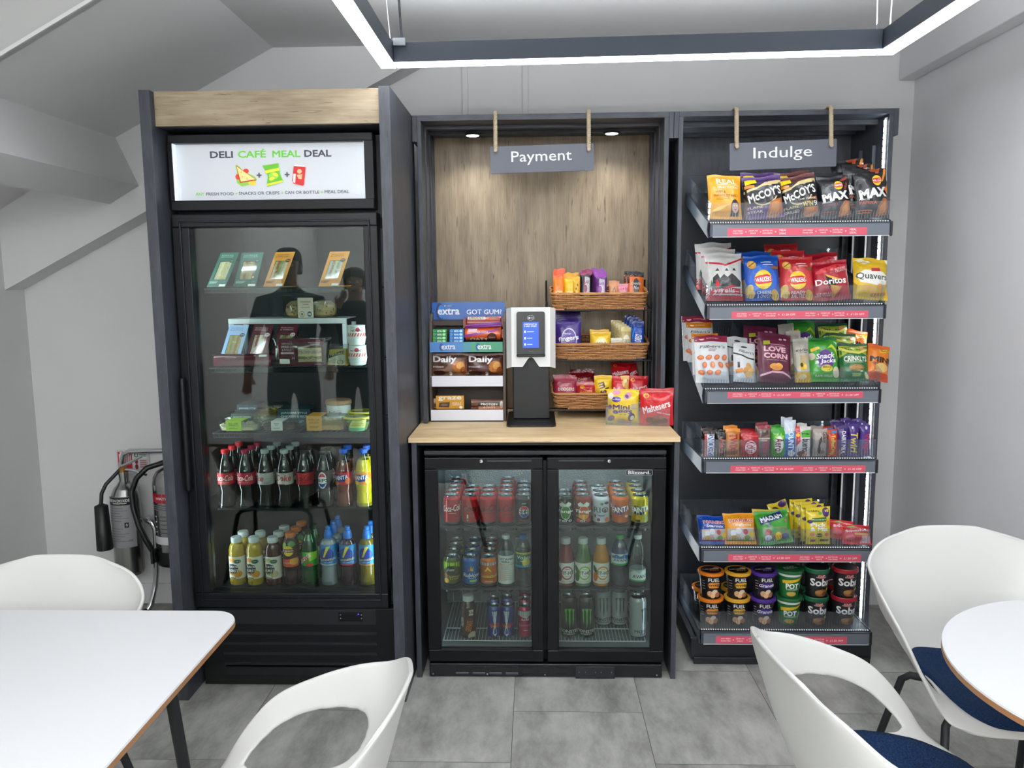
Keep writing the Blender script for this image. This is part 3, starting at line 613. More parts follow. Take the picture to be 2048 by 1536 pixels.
def wedge(label, cat, loc, rz, card, ink, title, seed, fills, dot, w=.086, h=.128, d=.085, group='sandwich wedges'):
    t = thing('sandwich_pack', label, cat, loc, rz, group); C_ = M(card, .45); b = MB(); L_ = math.hypot(h, d); a = math.atan2(d, h)
    b.prism([(0, 0), (d, 0), (d, h)], w - .004, FILM, TR((w / 2 - .002, 0, 0), PI / 2) )
    b.box((-w / 2, .001, 0), (w / 2, d, .002), C_); b.box((-w / 2, d - .001, 0), (w / 2, d, h), FILM); b.build('box', t)
    T = TR((0, 0, 0), 0, -a); f = lambda x, y, hh: T @ V((x, -hh - .001, y)); c = MB(); wx, z0, z1 = w / 2 * .66, L_ * .22, L_ * .74
    for x0, x1, a0, a1 in ((-w / 2, w / 2, 0, z0), (-w / 2, w / 2, z1, L_), (-w / 2, -wx, z0, z1), (wx, w / 2, z0, z1)): c.box((x0, -.001, a0), (x1, .0004, a1), C_, 0, T)
    paint(c, [('t', title[0], -.1, .915, .62, .032, ink), ('t', title[1], -.1, .865, .66, .032, ink), ('r', -.86, .125, -.1, .14, ink), ('r', -.86, .1, -.2, .112, ink), ('r', -.86, .155, 0, .165, ink),
              ('r', .28, .012, .93, .075, '#f2f2ee'), ('p', [(.55, .12), (.62, .17), (.58, .12)], ink), ('p', [(.7, .12), (.68, .19), (.73, .12)], ink), ('p', [(.82, .12), (.78, .17), (.85, .12)], ink)], f, w, L_)
    fc = c.build('card_front', t)
    s = MB(); g = lambda x, y, hh: T @ V((x, .0025 - hh, z0 + y)); filling(s, g, wx * 2, z1 - z0, seed, fills); s.build('sandwich', t)
    q = MB(); paint(q, [('e', .62, .74, .26, .05, dot[0]), ('t', dot[1], .62, .745, .14, .022, dot[2])], f, w, L_, 0, 0, None, .0012); q.build('sticker', t); return t
# ================================================================ what stands in the tall fridge
ZA = 1.521
fl1, fl2, fl3 = ['#d9c99f', '#efe3c2', '#e9cf63', '#d8c9a0', '#ded0a6'], ['#cbb07a', '#a9783f', '#b7a14a', '#c9ae78', '#8f6c36'], ['#d6bb84', '#b06b3a', '#93a35a', '#cfb88a', '#e9ddc0']
def onshelf(x, y, Y, z): p = PY(x, y, Y); return (p.x, Y, z)
wedge('green sandwich pack leaning at the left end of the top fridge shelf', 'sandwich', onshelf(432, 572, 2.885, ZA), -.34, '#0f5a49', '#9fc4b2', ('EGG', 'MAYONNAISE'), 3, fl1, ('#0a4034', 'V', '#bfe0cf'))
wedge('green sandwich pack with cheese filling between the other green pack and an orange one', 'sandwich', onshelf(489, 571, 2.885, ZA), -.08, '#11594a', '#9fc4b2', ('CHEESE', 'SAVOURY'), 4, fl2, ('#0a4034', 'V', '#bfe0cf'))
wedge('orange sandwich pack in the middle of the top fridge shelf', 'sandwich', onshelf(546, 571, 2.885, ZA), -.31, '#d08a2a', '#4a2f10', ('CHICKEN STUFFING', '& SWEET CHILLI'), 5, fl3, ('#3a2a18', 'N', '#d9c7a0'))
wedge('orange sandwich pack alone at the right end of the top fridge shelf', 'sandwich', onshelf(657, 570, 2.885, ZA), -.32, '#dc902b', '#4a2f10', ('PRAWN MAYONNAISE', '& LEMON'), 6, ['#e8e2cf', '#d8a884', '#f0ece0', '#cfc49a', '#e9e4d2'], ('#3a2a18', 'N', '#d9c7a0'))
ZB = 1.229
YR = 3.075
r = thing('metal_riser', 'white metal riser frame on the second fridge shelf carrying a bag of bread', 'riser'); x0, x1 = PY(456, 640, YR).x, PY(692, 640, YR).x; zt_ = PY(570, 637, YR).z
wm = M('#d4dad8', .4); b = MB().box((x0, YR, zt_ - .021), (x1, YR + .015, zt_), wm, .001).box((x0, YR + .015, zt_ - .004), (x1, 3.25, zt_), wm); b.build('top_plate', r)
for x in (x0, x1 - .016):
    for y in (YR + .002, 3.235): MB().box((x, y, ZB), (x + .016, y + .014, zt_ - .022), wm).build('leg', r)
def breadbag():
    t = thing('bread_bag', 'clear bag of two round seeded breads on the white riser', 'bread', (PY(620, 634, 3.14).x, 3.145, zt_), 0)
    for k, x in enumerate((-.045, .055)):
        b = MB(); rnd = random.Random(k); b.lathe([(.03, .003), (.048, .012), (.052, .03), (.047, .052), (.03, .066), (.0001, .07)], M('#b9a273', .7, bump=60), 20, TR((x, 0, 0)))
        for q in range(22):
            a, z = rnd.uniform(PI, 2 * PI), rnd.uniform(.012, .055); rr = .0525; b.lathe([(.003, 0), (.0001, .002)], M('#6e5a30'), 6, TR((x + rr * math.cos(a), rr * math.sin(a), z), a + PI / 2, PI / 2))
        b.build('bread_roll', t)
    w_ = packet('#ffffff', [], .22, .088, .115, seed=3, seal=.002, spread=.02); w_.mats = [FILM]; w_.build('wrapper', t)
    l = MB(); paint(l, [('r', -.9, .02, .9, .98, '#d8cbb6'), ('t', 'CRANBERRIES', 0, .78, .62, .07, '#4b3a28'), ('t', 'LOAVES', 0, .66, .36, .07, '#4b3a28'), ('r', -.5, .52, .5, .54, '#7b6a58'), ('e', -.42, .2, .3, .14, '#5d6b55'), ('e', -.42, .2, .26, .115, '#d8cbb6'), ('p', [(-.55, .2), (-.42, .28), (-.3, .2), (-.42, .12)], '#5d6b55'), ('e', .45, .2, .26, .13, '#3f6d86'), ('r', .3, .16, .6, .24, '#d8cbb6')], flat_front(-.061), .068, .082); l.build('paper_label', t)
breadbag()
YB2 = 2.955
wedge('pale blue sandwich pack on the second fridge shelf', 'sandwich', onshelf(456, 729, YB2, ZB), -.25, '#8fb1d8', '#233c58', ('TUNA, SWEETCORN', '& LETTUCE'), 7, ['#b99b5f', '#8d9450', '#c0a068', '#a98548', '#c9b27c'], ('#1f3a44', 'N', '#b9cfd6'), h=.145)
wedge('maroon sandwich pack next to the pale blue one', 'sandwich', onshelf(507, 729, YB2, ZB), -.22, '#5a1524', '#d9b9bd', ('BACON & EGG', 'MAYONNAISE'), 8, ['#d9c79d', '#b8594a', '#f0e5c4', '#c9ad78', '#a34a3a'], ('#e6d3d2', 'N', '#5a1524'), h=.145)
wedge('maroon sandwich pack standing behind the long maroon wrap pack', 'sandwich', onshelf(558, 729, YB2, ZB), -.25, '#5a1524', '#d9b9bd', ('BACON, LETTUCE', '& TOMATO'), 9, ['#d9c79d', '#7d9a4a', '#b8594a', '#d3c095', '#8fa85a'], ('#e6d3d2', 'N', '#5a1524'), h=.145)
t = thing('wrap_pack', 'long maroon wrap pack lying on its side at the front of the second fridge shelf', 'wrap', onshelf(485, 730, 2.90, ZB), .02)
b = MB(); C_ = M('#5c1a2b', .25, 0, .5, .4); b.grid(lambda u, v: (-.108 + .216 * v, .028 - .03 * math.cos(u * PI), .022 + .021 * math.copysign(abs(math.sin(u * PI * 2)) ** .8, math.sin(u * 2 * PI)) if False else .001 + .042 * math.sin(u * PI) ** .7), 14, 6, C_); b.box((-.108, .001, 0), (.108, .055, .003), C_)
paint(b, [('t', 'TORTILLA WRAP', -.42, .45, .2, .12, '#c9969f'), ('r', .56, .52, .83, .80, '#e9e6e2'), ('t', 'M', .42, .64, .03, .2, '#c9969f')], lambda x, y, h: (x, .028 - (.03 + h) * math.cos((y / .044) * PI * .42), .001 + (.042 + h) * math.sin((y / .044) * PI * .42 + .05) ** .7), .216, .044, .02, .006); b.build('card_sleeve', t)
for s_ in (-1, 1): MB().grid(lambda u, v: (s_ * (.108 + .022 * v), .028 - .026 * math.cos(u * 2 * PI) * (1 - .6 * v), .022 + .02 * math.sin(u * 2 * PI) * (1 + .2 * v)), 14, 4, FILM).build('film_end', t)
t = thing('wrap_pack', 'maroon boxed sandwich with a window showing ham filling, on the second fridge shelf', 'sandwich', onshelf(602, 729, 2.90, ZB), .0)
b = MB(); hw, hh = .083, .098; b.box((-hw, 0, 0), (hw, .05, hh), M('#5c1a2b', .3, 0, .5, .3), .002)
paint(b, [('t', 'HAM HOCK,', -.58, .83, .25, .085, '#e2bcc2'), ('t', 'SMOKED CHEESE', -.51, .71, .36, .085, '#e2bcc2'), ('t', '& PICKLE', -.62, .59, .21, .085, '#e2bcc2'), ('r', -.88, .44, -.3, .51, '#e2bcc2'), ('r', -.95, .07, -.5, .25, '#ece8e0'), ('r', .36, .86, .9, .88, '#e2bcc2'), ('r', .45, .81, .9, .83, '#e2bcc2'), ('r', .6, .04, .92, .06, '#e2bcc2'), ('t', 'M', -.33, .27, .06, .1, '#e2bcc2')], flat_front(0), hw * 2, hh)
b.build('card_box', t); s = MB(); filling(s, lambda x, y, h: (x + .035, -.0008 - h, .014 + y), .088, .052, 12, ['#c9b88d', '#8d8158', '#e2cf95', '#b9978a', '#cfc09a'], False); s.build('sandwich', t)
e = MB(); w_ = packet('#ffffff', [], .225, .104, .066, seed=5, seal=.001, spread=.02); w_.mats = [FILM]; w_.build('wrapper', t).location = (0, .025, 0)
t = thing('sandwich_pack', 'small clear pack of yellow cheese beside the white pots', 'cheese', onshelf(674, 730, 2.90, ZB), -.18)
b = MB(); b.prism([(-.04, 0), (.038, 0), (.038, .062), (-.028, .058)], .03, M('#c9a83c', .5)); paint(b, [('r', -.9, .02, .9, .62, '#dcd3bd'), ('p', [(-.85, .42), (.75, .72), (.78, .92), (-.82, .62)], '#3a2a1a'), ('t', 'MATURE', -.03, .67, .68, .14, '#e8d9a0', {'r': 10}), ('e', .35, .2, .35, .13, '#6d6658'), ('e', .35, .2, .28, .10, '#dcd3bd')], flat_front(0), .076, .062); b.build('cheese', t)
w_ = packet('#ffffff', [], .1, .078, .05, seed=8, seal=.001); w_.mats = [FILM]; w_.build('wrapper', t).location = (0, .015, 0)
def pot():
    t = thing('yoghurt_pot', '', 'pot'); f = profile_at([(.030, 0), (.0355, .03), (.034, .071)]); b = MB().lathe([(.028, 0), (.030, .002), (.0345, .024), (.036, .026), (.036, .030), (.034, .031), (.032, .070), (.034, .073), (.030, .074), (.0001, .074)], M('#e6eae8', .3), 28); b.build('pot_body', t)
    l = MB(); fn = cylfn(.034, .033, lambda z: .0342 - (z - .03) * .045); paint(l, [('r', -1, 0, 1, 1, '#eef0ec')], fn, .08, .036, .006, 0, None, .0003)
    paint(l, [('e', .1, .7, .2, .22, '#c8324a'), ('t', 'NOMAD', .05, .62, .62, .22, '#26303c', {'b': .05}), ('t', 'the COLLECTIVE', -.4, .9, .3, .1, '#26303c')] + [('p', [(-1 + .25 * k, .02), (-.88 + .25 * k, .02), (-.75 + .25 * k, .36), (-.87 + .25 * k, .36)], '#d4503c') for k in range(8)], fn, .08, .036, .006, 0, None, .0006); l.build('wrap_label', t); return t
pl = onshelf(716, 728, 2.915, ZB); put('pot', pot, pl, 'white pot with red stripes, lower of the two stacked pots'); put('pot', pot, (pl[0] - .002, pl[1], ZB + .0745), 'white pot with red stripes, upper of the two stacked pots', None, .25)
# ---- third shelf: salads and tubs
ZC_ = .984
def tray(label, x0, x1, y, Y, hgt, sleeve, ink, words, food, sx=(-.7, .1), depth=.09, lid=True, name='food_tray', cat='food tray'):
    a, c = PY(x0, y, Y).x, PY(x1, y, Y).x; w = c - a; t = thing(name, label, cat, ((a + c) / 2, Y, ZC_)); w2 = w / 2
    b = MB(); rr = rounded(w, depth, .018, 4, 0, depth / 2); ri = rounded(w * .9, depth * .84, .016, 4, 0, depth / 2); n = len(rr)
    b.add([(x, y_, 0) for x, y_ in ri] + [(x, y_, hgt * .75) for x, y_ in rr], [list(range(n))[::-1]] + [(k, (k + 1) % n, n + (k + 1) % n, n + k) for k in range(n)], PET, True)
    b.add([(x, y_, hgt * .75) for x, y_ in rr] + [(x * 1.02, y_, hgt * .78) for x, y_ in rr] + [(x * .93, (y_ - depth / 2) * .92 + depth / 2, hgt) for x, y_ in rr], [(k, (k + 1) % n, n + (k + 1) % n, n + k) for k in range(n)] + [(n + k, n + (k + 1) % n, 2 * n + (k + 1) % n, 2 * n + k) for k in range(n)] + [list(range(2 * n, 3 * n))], PET, False); b.build('tray', t)
    f = MB(); rnd = random.Random(int(x0))
    f.add([(x * .86, (y_ - depth / 2) * .88 + depth / 2, .002) for x, y_ in rr] + [(x * .95, (y_ - depth / 2) * .95 + depth / 2, hgt * .62) for x, y_ in rr], [list(range(n, 2 * n))] + [(k, (k + 1) % n, n + (k + 1) % n, n + k) for k in range(n)], M(food[0], .7, bump=90), True)
    for k in range(14): s_ = rnd.uniform(.006, .011); f.lathe([(s_ * .4, -s_), (s_, 0), (s_ * .5, s_ * .8), (.0001, s_)], M(rnd.choice(food), .6), 8, TR((rnd.uniform(-.8, .8) * w2, depth / 2 + rnd.uniform(-.35, .35) * depth, hgt * .62), rnd.uniform(0, 6), rnd.uniform(0, 1)))
    f.build('food', t)
    if sleeve:
        s = MB(); s0, s1 = sx[0] * w2, sx[1] * w2; C_ = M(sleeve, .5)
        s.box((s0, -.0025, .001), (s1, -.0005, hgt + .001), C_); s.box((s0, -.0025, hgt + .001), (s1, depth + .002, hgt + .0025), C_)
        sp = [('t', wd, 0, .78 - .2 * k, min(.82, .09 * len(wd)), .15, ink) for k, wd in enumerate(words)] + [('r', -.6, .28, .6, .31, ink), ('r', -.6, .2, .5, .23, ink)]
        paint(s, sp, lambda x, y_, h: ((s0 + s1) / 2 + x, -.0026 - h, .002 + y_), s1 - s0, hgt - .002); s.build('card_sleeve', t)
    return t
tray('clear tray with teal sleeve and yellow rice at the back of the third shelf', 464, 568, 836, 3.12, .062, '#1d3f49', '#cfe0e2', ['JAPANESE STYLE', 'KATSU CURRY & RICE'], ['#b8922f', '#6f7a2c', '#c9a548'], (-.78, .0), .10)
tray('clear tray with a dark green sleeve behind the lime labelled pot', 444, 548, 850, 2.97, .05, '#2d4b43', '#d5e2dc', ['AROMATIC CHICKEN'], ['#cfc2a0', '#b9a87c', '#9fb06a'], (-.62, .2), .085)
tray('low clear pot of pale pieces with a bright lime label', 434, 516, 857, 2.885, .036, '#b7e33a', '#33511a', ['EGG AND', 'SPINACH'], ['#d9cfa8', '#e9e2c4', '#b99a5a'], (-.55, .2), .07)
tray('small clear box with a white label in the middle front of the third fridge shelf', 520, 590, 856, 2.89, .034, '#e8ebe8', '#39433f', ['FRUIT', 'POT'], ['#5b4a3a', '#3e3328', '#80694e'], (-.35, .3), .07)
tray('large clear box with a dark teal sleeve right of the white sleeved tray', 550, 622, 850, 2.99, .064, '#25454c', '#cfe0e2', ['JAPANESE STYLE', 'CHICKEN & RICE'], ['#5f6f5f', '#8a8a62', '#44584a'], (-.8, .98), .10)
tray('clear bowl with an orange sleeve and pasta on the third shelf', 608, 690, 857, 2.885, .054, '#dba338', '#7a4c10', ['MOROCCAN', 'CHICKEN'], ['#b3925e', '#c6a673', '#9f7f49'], (-.86, -.12), .085)
t = thing('soup_pot', 'white paper soup pot with a brown lid behind the orange sleeved bowl', 'pot', onshelf(678, 838, 3.03, ZC_)); f = lambda z: .043 + .06 * z
MB().lathe([(.040, 0), (.043, .001), (.0482, .083), (.0001, .083)], M('#dfe4df', .45), 30).build('pot_body', t)
MB().lathe([(.0495, .08), (.051, .083), (.0505, .094), (.048, .097), (.0001, .095)], M('#b08a6a', .45), 30).build('lid', t)
l = MB(); paint(l, [('t', 'Re:Soup', -.1, .62, .55, .2, '#3a3c3a', {'s': .2}), ('t', 'Fresh', .05, .3, .3, .14, '#4e8a4c', {'s': .2}), ('e', .48, .28, .17, .12, '#24415e'), ('r', .42, .26, .54, .32, '#dfe4df')], cylfn(.045, 0, f), .095, .08, .008, .01); l.build('printed_label', t)
for lb, x, y, Y, zz in (('clear tub of green salad with a yellow rim at the third shelf end', 716, 857, 2.90, 0), ('clear tub with a yellow rimmed lid standing behind the front salad tub', 724, 845, 3.02, 0)):
    def tub():
        t = thing('salad_tub', '', 'tub'); MB().lathe([(.034, 0), (.036, .002), (.050, .048)], PET, 30, None, True).build('bowl', t)
        f_ = MB().lathe([(.033, .003), (.045, .034), (.02, .038), (.0001, .038)], M('#7d8f4a', .7, bump=80), 24); f_.build('salad', t)
        MB().lathe([(.050, .047), (.053, .048), (.053, .053), (.047, .055)], M('#d8d24a', .35), 30, None, False).build('lid_rim', t); MB().lathe([(.047, .0535), (.0001, .0545)], PET, 30, None, False).build('lid', t)
        l = MB(); paint(l, [('p', [(-.9, 0), (.9, 0), (.9, 1), (-.2, 1)], '#d9dc74'), ('p', [(-.9, 0), (.9, 0), (.9, .3), (-.78, .3)], '#5fb98a'), ('r', -.3, .5, .8, .56, '#a8b04a'), ('r', -.2, .65, .8, .71, '#a8b04a')], cylfn(.044, .002, lambda z: .0362 + (z - .002) * .304), .09, .043, .008, .01); l.build('printed_label', t); return t
    put('tub', tub, onshelf(x, y, Y, ZC_), lb)
# ---- bottles
COLA = M('#0d0807', .08, 0, .5, .6); DARKPET = clear_mat('dark_plastic', '#3a3230', .05, 1.45, .06)
CK = [(.020, 0), (.0295, .003), (.031, .018), (.0285, .045), (.0275, .058), (.0312, .078), (.0318, .088), (.0318, .135), (.0305, .145), (.0245, .172), (.0155, .198), (.0132, .208), (.0132, .217)]
ST = [(.022, 0), (.0305, .003), (.032, .02), (.0318, .05), (.0305, .06), (.0318, .07), (.0318, .135), (.0300, .15), (.0225, .178), (.0145, .198), (.0132, .205), (.0132, .212)]
JB = [(.026, 0), (.0305, .003), (.031, .02), (.031, .13), (.030, .14), (.0245, .158), (.0185, .165), (.018, .178)]
def coke_label(bg, txt, tc='#f4efe8', sub=None):
    return [('t', txt, 0, .58, .95, .5, tc, {'b': .02, 's': .35}), ('t', sub or 'original taste', 0, .2, .5, .1, tc)]
def lane_shelf(z, ydepth, n, xs, label, front):
    s = thing('bottle_shelf', label, 'shelf'); b = MB(); x0, x1 = -1.215, -.60; b.box((x0, front, z - .008), (x1, front + ydepth, z - .002), M('#1c2224', .3)); b.build('tray', s)
    for x in xs:
        q = MB(); q.grid(lambda u, v: (x + .033 * math.sin((u - .5) * PI), front + .034 - .033 * math.cos((u - .5) * PI), z - .004 + .022 * v), 14, 1, PET); q.build('lane_stop', s)
    return s
Z1 = PY(573, 1010, 2.93).z; Z2 = PY(573, 1165, 2.93).z; Y0 = 2.925
LAN = [PY(x, 1010, Y0).x for x in (456, 495.5, 534.5, 573, 612, 651, 690, 729.5)]
lane_shelf(Z1, .42, 8, LAN, 'clear fridge bottle shelf holding the row of cola bottles', Y0 - .036); lane_shelf(Z2, .42, 8, LAN, 'lowest fridge bottle shelf holding juices and sports drinks', Y0 - .036)
def row(key, mk, x, z, n, what, group, dy=.069, rzs=(0, .5, 1.1)):
    for k in range(n): put(key, mk, (x + .001 * k, Y0 + dy * k, z), f"{what}, {ORD[k]} in its lane", group, rzs[k % 3] if k else 0)
def ck(lab, spec, cap): return lambda: bottle(CK, COLA, cap, (.089, .134, lab), spec, .165, DARKPET)
G1 = 'soft drink bottles on the bottle shelf'; G2 = 'bottles on the lowest fridge shelf'
row('b1', ck('#c01722', coke_label(0, 'Coca-Cola'), '#d8202c'), LAN[0], Z1, 3, 'cola bottle with red label and red cap', G1)
row('b2', ck('#c8203c', coke_label(0, 'Coca-Cola', '#f4efe8', 'cherry'), '#b01848'), LAN[1], Z1, 3, 'cola bottle with red and pink label and dark pink cap', G1)
row('b3', ck('#b9b8b4', [('t', 'ke', -.35, .55, .4, .5, '#c01722', {'b': .04, 's': .2}), ('r', .1, .3, .9, .32, '#77746f'), ('r', .1, .5, .9, .52, '#77746f'), ('t', 'DIET', .4, .16, .3, .14, '#5b5854')], '#b9c4c4'), LAN[2], Z1, 3, 'diet cola bottle with silver label beside the pink capped cola', G1)
row('b4', ck('#bdbbb6', [('t', 'Coke', 0, .58, .85, .55, '#c01722', {'b': .04, 's': .2}), ('p', [(-.6, .3), (-.2, .5), (0, .05), (-.5, .05)], '#dedcd6'), ('r', -.9, .02, .2, .08, '#c01722')], '#b9c4c4'), LAN[3], Z1, 3, 'diet cola bottle with silver label beside the black capped cola', G1)
row('b5', ck('#c01722', coke_label(0, 'Coca-Cola', '#1c0a0a', 'zero sugar'), '#1a1a1c'), LAN[4], Z1, 2, 'cola bottle with red label, black script and black cap', G1)
PEP = [('e', 0, .55, .42, .4, '#f0f2f4'), ('p', [(-.36, .68), (-.2, .84), (0, .9), (.2, .84), (.36, .68), (0, .72)], '#d2232e'), ('p', [(-.36, .42), (-.2, .26), (0, .2), (.2, .26), (.36, .42), (0, .38)], '#1d4a9c'), ('t', 'PEPSI', 0, .55, .72, .17, '#101218', {'b': .06})]
row('b6', lambda: bottle(ST, COLA, '#141518', (.062, .142, '#0b0c14'), PEP, .165, DARKPET), LAN[5], Z1, 2, 'black labelled cola bottle with round red and blue emblem', G1)
FAN = lambda c2: [('p', [(-.75, .35), (-.6, .85), (.5, .8), (.35, .3), (-.3, .22)], '#23358a'), ('t', 'FANTA', -.12, .58, .72, .34, '#ffffff', {'b': .05, 'r': 8}), ('e', .6, .3, .3, .25, c2), ('e', -.6, .12, .3, .15, c2)]
row('b7', lambda: bottle(CK, M('#6b2f22', .1, 0, .5, .5), '#2b62d0', (.089, .136, '#c3202b'), FAN('#e07030'), .17), LAN[6], Z1, 2, 'red brown soda bottle with red label and blue cap', G1)
row('b8', lambda: bottle(CK, M('#c9b81e', .12, 0, .5, .5), '#2b62d0', (.089, .136, '#ef8a1d'), FAN('#ffd23a'), .178), LAN[7], Z1, 2, 'yellow soda bottle with orange label and blue cap', G1)
def juice(liq, lab2, c3): return lambda: bottle(JB, M(liq, .15, 0, .5, .5), '#d9dfe0', (.028, .115, '#ece7da'), [('e', -.25, .40, .62, .24, c3), ('e', .3, .22, .45, .16, lab2), ('e', -.3, .85, .35, .10, lab2), ('p', [(-.75, .52), (-.6, .66), (-.2, .69), (.25, .62), (.35, .45), (.15, .28), (-.45, .24), (-.8, .36)], '#15171a'), ('t', 'JUICE', -.2, .54, .5, .12, '#f2f0e8', {'b': .05}), ('t', 'BURST', -.2, .38, .55, .13, '#f2f0e8', {'b': .05}), ('e', .28, .8, .35, .09, '#1f5a3a'), ('t', '1 OF 5', .28, .8, .25, .05, '#e8f0e0'), ('r', -.5, .03, .1, .07, '#4a4a42')], None, None, capr=.0198, caph=.022)
row('j1', juice('#b79a2a', '#e59a28', '#d8861c'), LAN[0] + .025, Z2, 2, 'orange juice bottle with white cap at the lowest shelf end', G2)
row('j1', juice('#b79a2a', '#e59a28', '#d8861c'), LAN[1] + .017, Z2, 2, 'orange juice bottle with white cap beside the apple juice', G2)
row('j3', juice('#4d2415', '#c9b98a', '#b5a06a'), LAN[2] + .014, Z2, 3, 'dark apple juice bottle with white cap and pale label', G2)
LP = [(.022, 0), (.030, .003), (.031, .02), (.0295, .06), (.0315, .075), (.0315, .15), (.028, .17), (.021, .185), (.018, .192), (.018, .198)]
row('li', lambda: bottle(LP, M('#2a120a', .1, 0, .5, .5), '#d2701f', (.076, .182, '#3d1d10'), [('p', [(-1, .0), (1, .0), (1, .35), (-1, .25)], '#e0562a'), ('e', .55, .2, .5, .13, '#e9a13a'), ('e', -.5, .78, .3, .12, '#7fae3a'), ('e', .3, .85, .4, .1, '#4f8f4a'), ('e', -.05, .6, .52, .19, '#f0c52c'), ('r', -.55, .55, .48, .67, '#5c1420'), ('t', 'Lipton', -.04, .61, .5, .09, '#ffffff', {'b': .04}), ('t', 'PEACH', -.3, .15, .45, .06, '#f4e6d8')], None, None, capr=.0196, caph=.020), LAN[3] + .010, Z2, 3, 'peach iced tea bottle with orange cap', G2)
row('md', lambda: bottle(ST, M('#0f4a1c', .1, 0, .5, .6), '#10351c', (.08, .135, '#2e9e3f'), [('p', [(-.2, 1), (1, 1), (1, .5), (.2, .35)], '#a6d83a'), ('p', [(-1, .3), (.2, .95), (.35, .7), (-.9, .05)], '#e8f0e4'), ('t', 'DEW', -.35, .5, .55, .4, '#c8202c', {'b': .06, 'r': 18}), ('e', .2, .1, .4, .12, '#d8452c')], .17, M('#1a6a2c', .1, 0, .5, .6)), LAN[4] + .006, Z2, 2, 'bright green soda bottle with green label', G2)
LZ = [(.022, 0), (.0305, .003), (.031, .02), (.0295, .055), (.0295, .075), (.0320, .085), (.0320, .155), (.030, .168), (.024, .178), (.0165, .183), (.0165, .192)]
def luco(liq, tail): return lambda: bottle(LZ, M(liq, .12, 0, .5, .5), '#1a78d8', (.083, .163, '#1d8ad0'), [('e', -.05, .5, .75, .36, '#16389c'), ('p', [(-.4, .4), (-.05, .92), (.35, .95), (.05, .7), (-.25, .38)], '#e8d83a'), ('t', 'Lucozade', 0, .3, .9, .14, '#f0e6a0', {'b': .03, 's': .3, 'r': 6}), ('r', -1, 0, 1, .06, tail), ('t', 'SPORT', .1, .16, .4, .06, '#dfe8f4')], None, None, capstyle='sport')
row('l1', luco('#8c949a', '#bfc9d0'), LAN[5] + .006, Z2, 3, 'sports drink bottle with clear grey liquid and blue sports cap', G2)
row('l2', luco('#2a1220', '#c82a3a'), LAN[6] + .005, Z2, 1, 'sports drink bottle with dark berry liquid and blue sports cap', G2)
row('l3', luco('#7a6a22', '#e08a2a'), LAN[7] + .004, Z2, 2, 'sports drink bottle with orange yellow liquid and blue sports cap', G2)
# ================================================================ double door drinks fridge under the worktop
df = thing('double_fridge', 'black double glass door drinks fridge under the oak worktop', 'fridge')
DX0, DX1, DYF, DZ1 = PY(852, 1100, 2.90).x, PY(1330.5, 1100, 2.90).x, 2.90, PY(1090, 902, 2.9).z
DB, LINER = M('#090a0e', .34, 0, .3), M('#80878c', .5)
ALUS, n, L, b_ = nodes_mat('stucco_aluminium'); b_.inputs['Base Color'].default_value = rgb('#9aa0a4'); b_.inputs['Metallic'].default_value = .7; b_.inputs['Roughness'].default_value = .45
t_ = n.new('ShaderNodeTexVoronoi'); t_.inputs['Scale'].default_value = 160; q_ = n.new('ShaderNodeBump'); q_.inputs['Strength'].default_value = .6; q_.inputs['Distance'].default_value = .003; L.new(t_.outputs['Distance'], q_.inputs['Height']); L.new(q_.outputs[0], b_.inputs['Normal'])
b = MB(); b.box((DX0, 2.935, .10), (DX0 + .02, 3.40, DZ1), DB); b.box((DX1 - .02, 2.935, .10), (DX1, 3.40, DZ1), DB); b.box((DX0 + .02, 2.935, DZ1 - .02), (DX1 - .02, 3.40, DZ1), DB); b.box((DX0 + .02, 3.38, .10), (DX1 - .02, 3.40, DZ1 - .02), DB)
b.box((DX0, 2.905, DZ1 - .016), (DX1, 2.9345, DZ1), M('#191b20', .4), .002); b.box((DX0 + .001, 2.936, PY(1090, 925, 2.9).z), (DX1 - .001, 2.942, DZ1 - .021), DB); b.box((PY(1080, 1100, 2.9).x, 2.936, .1), (PY(1100, 1100, 2.9).x, 2.955, DZ1 - .021), DB); b.build('body', df)
b = MB(); b.box((DX0 + .0205, 2.937, .11), (DX0 + .024, 3.36, DZ1 - .0205), LINER); b.box((DX1 - .024, 2.937, .11), (DX1 - .0205, 3.36, DZ1 - .0205), LINER); b.box((DX0 + .024, 2.937, DZ1 - .026), (DX1 - .024, 3.36, DZ1 - .0205), LINER); b.box((DX0 + .0205, 2.937, .102), (DX1 - .0205, 3.379, .11), LINER); b.box((DX0 + .0205, 3.36, .1105), (DX1 - .0205, 3.379, DZ1 - .0205), ALUS); b.build('liner', df)
MB().box((DX0 + .05, 2.9445, DZ1 - .034), (DX1 - .05, 2.954, DZ1 - .0265), M('#e4f2ff', .5, 0, .5, 0, 55)).build('light_strip', df)
for x in (DX0 + .026, DX1 - .032): MB().box((x, 2.9445, .14), (x + .006, 2.950, DZ1 - .05), M('#e4f2ff', .5, 0, .5, 0, 9)).build('light_strip', df)  # unseen side strips, added to brighten the lower rows
def pz(y, Y=2.90): return PY(1090, y, Y).z
def px(x, y=1120, Y=2.90): return PY(x, y, Y).x
dzt, dzb, gt, gb_ = pz(915), pz(1324), pz(939), pz(1300.5)
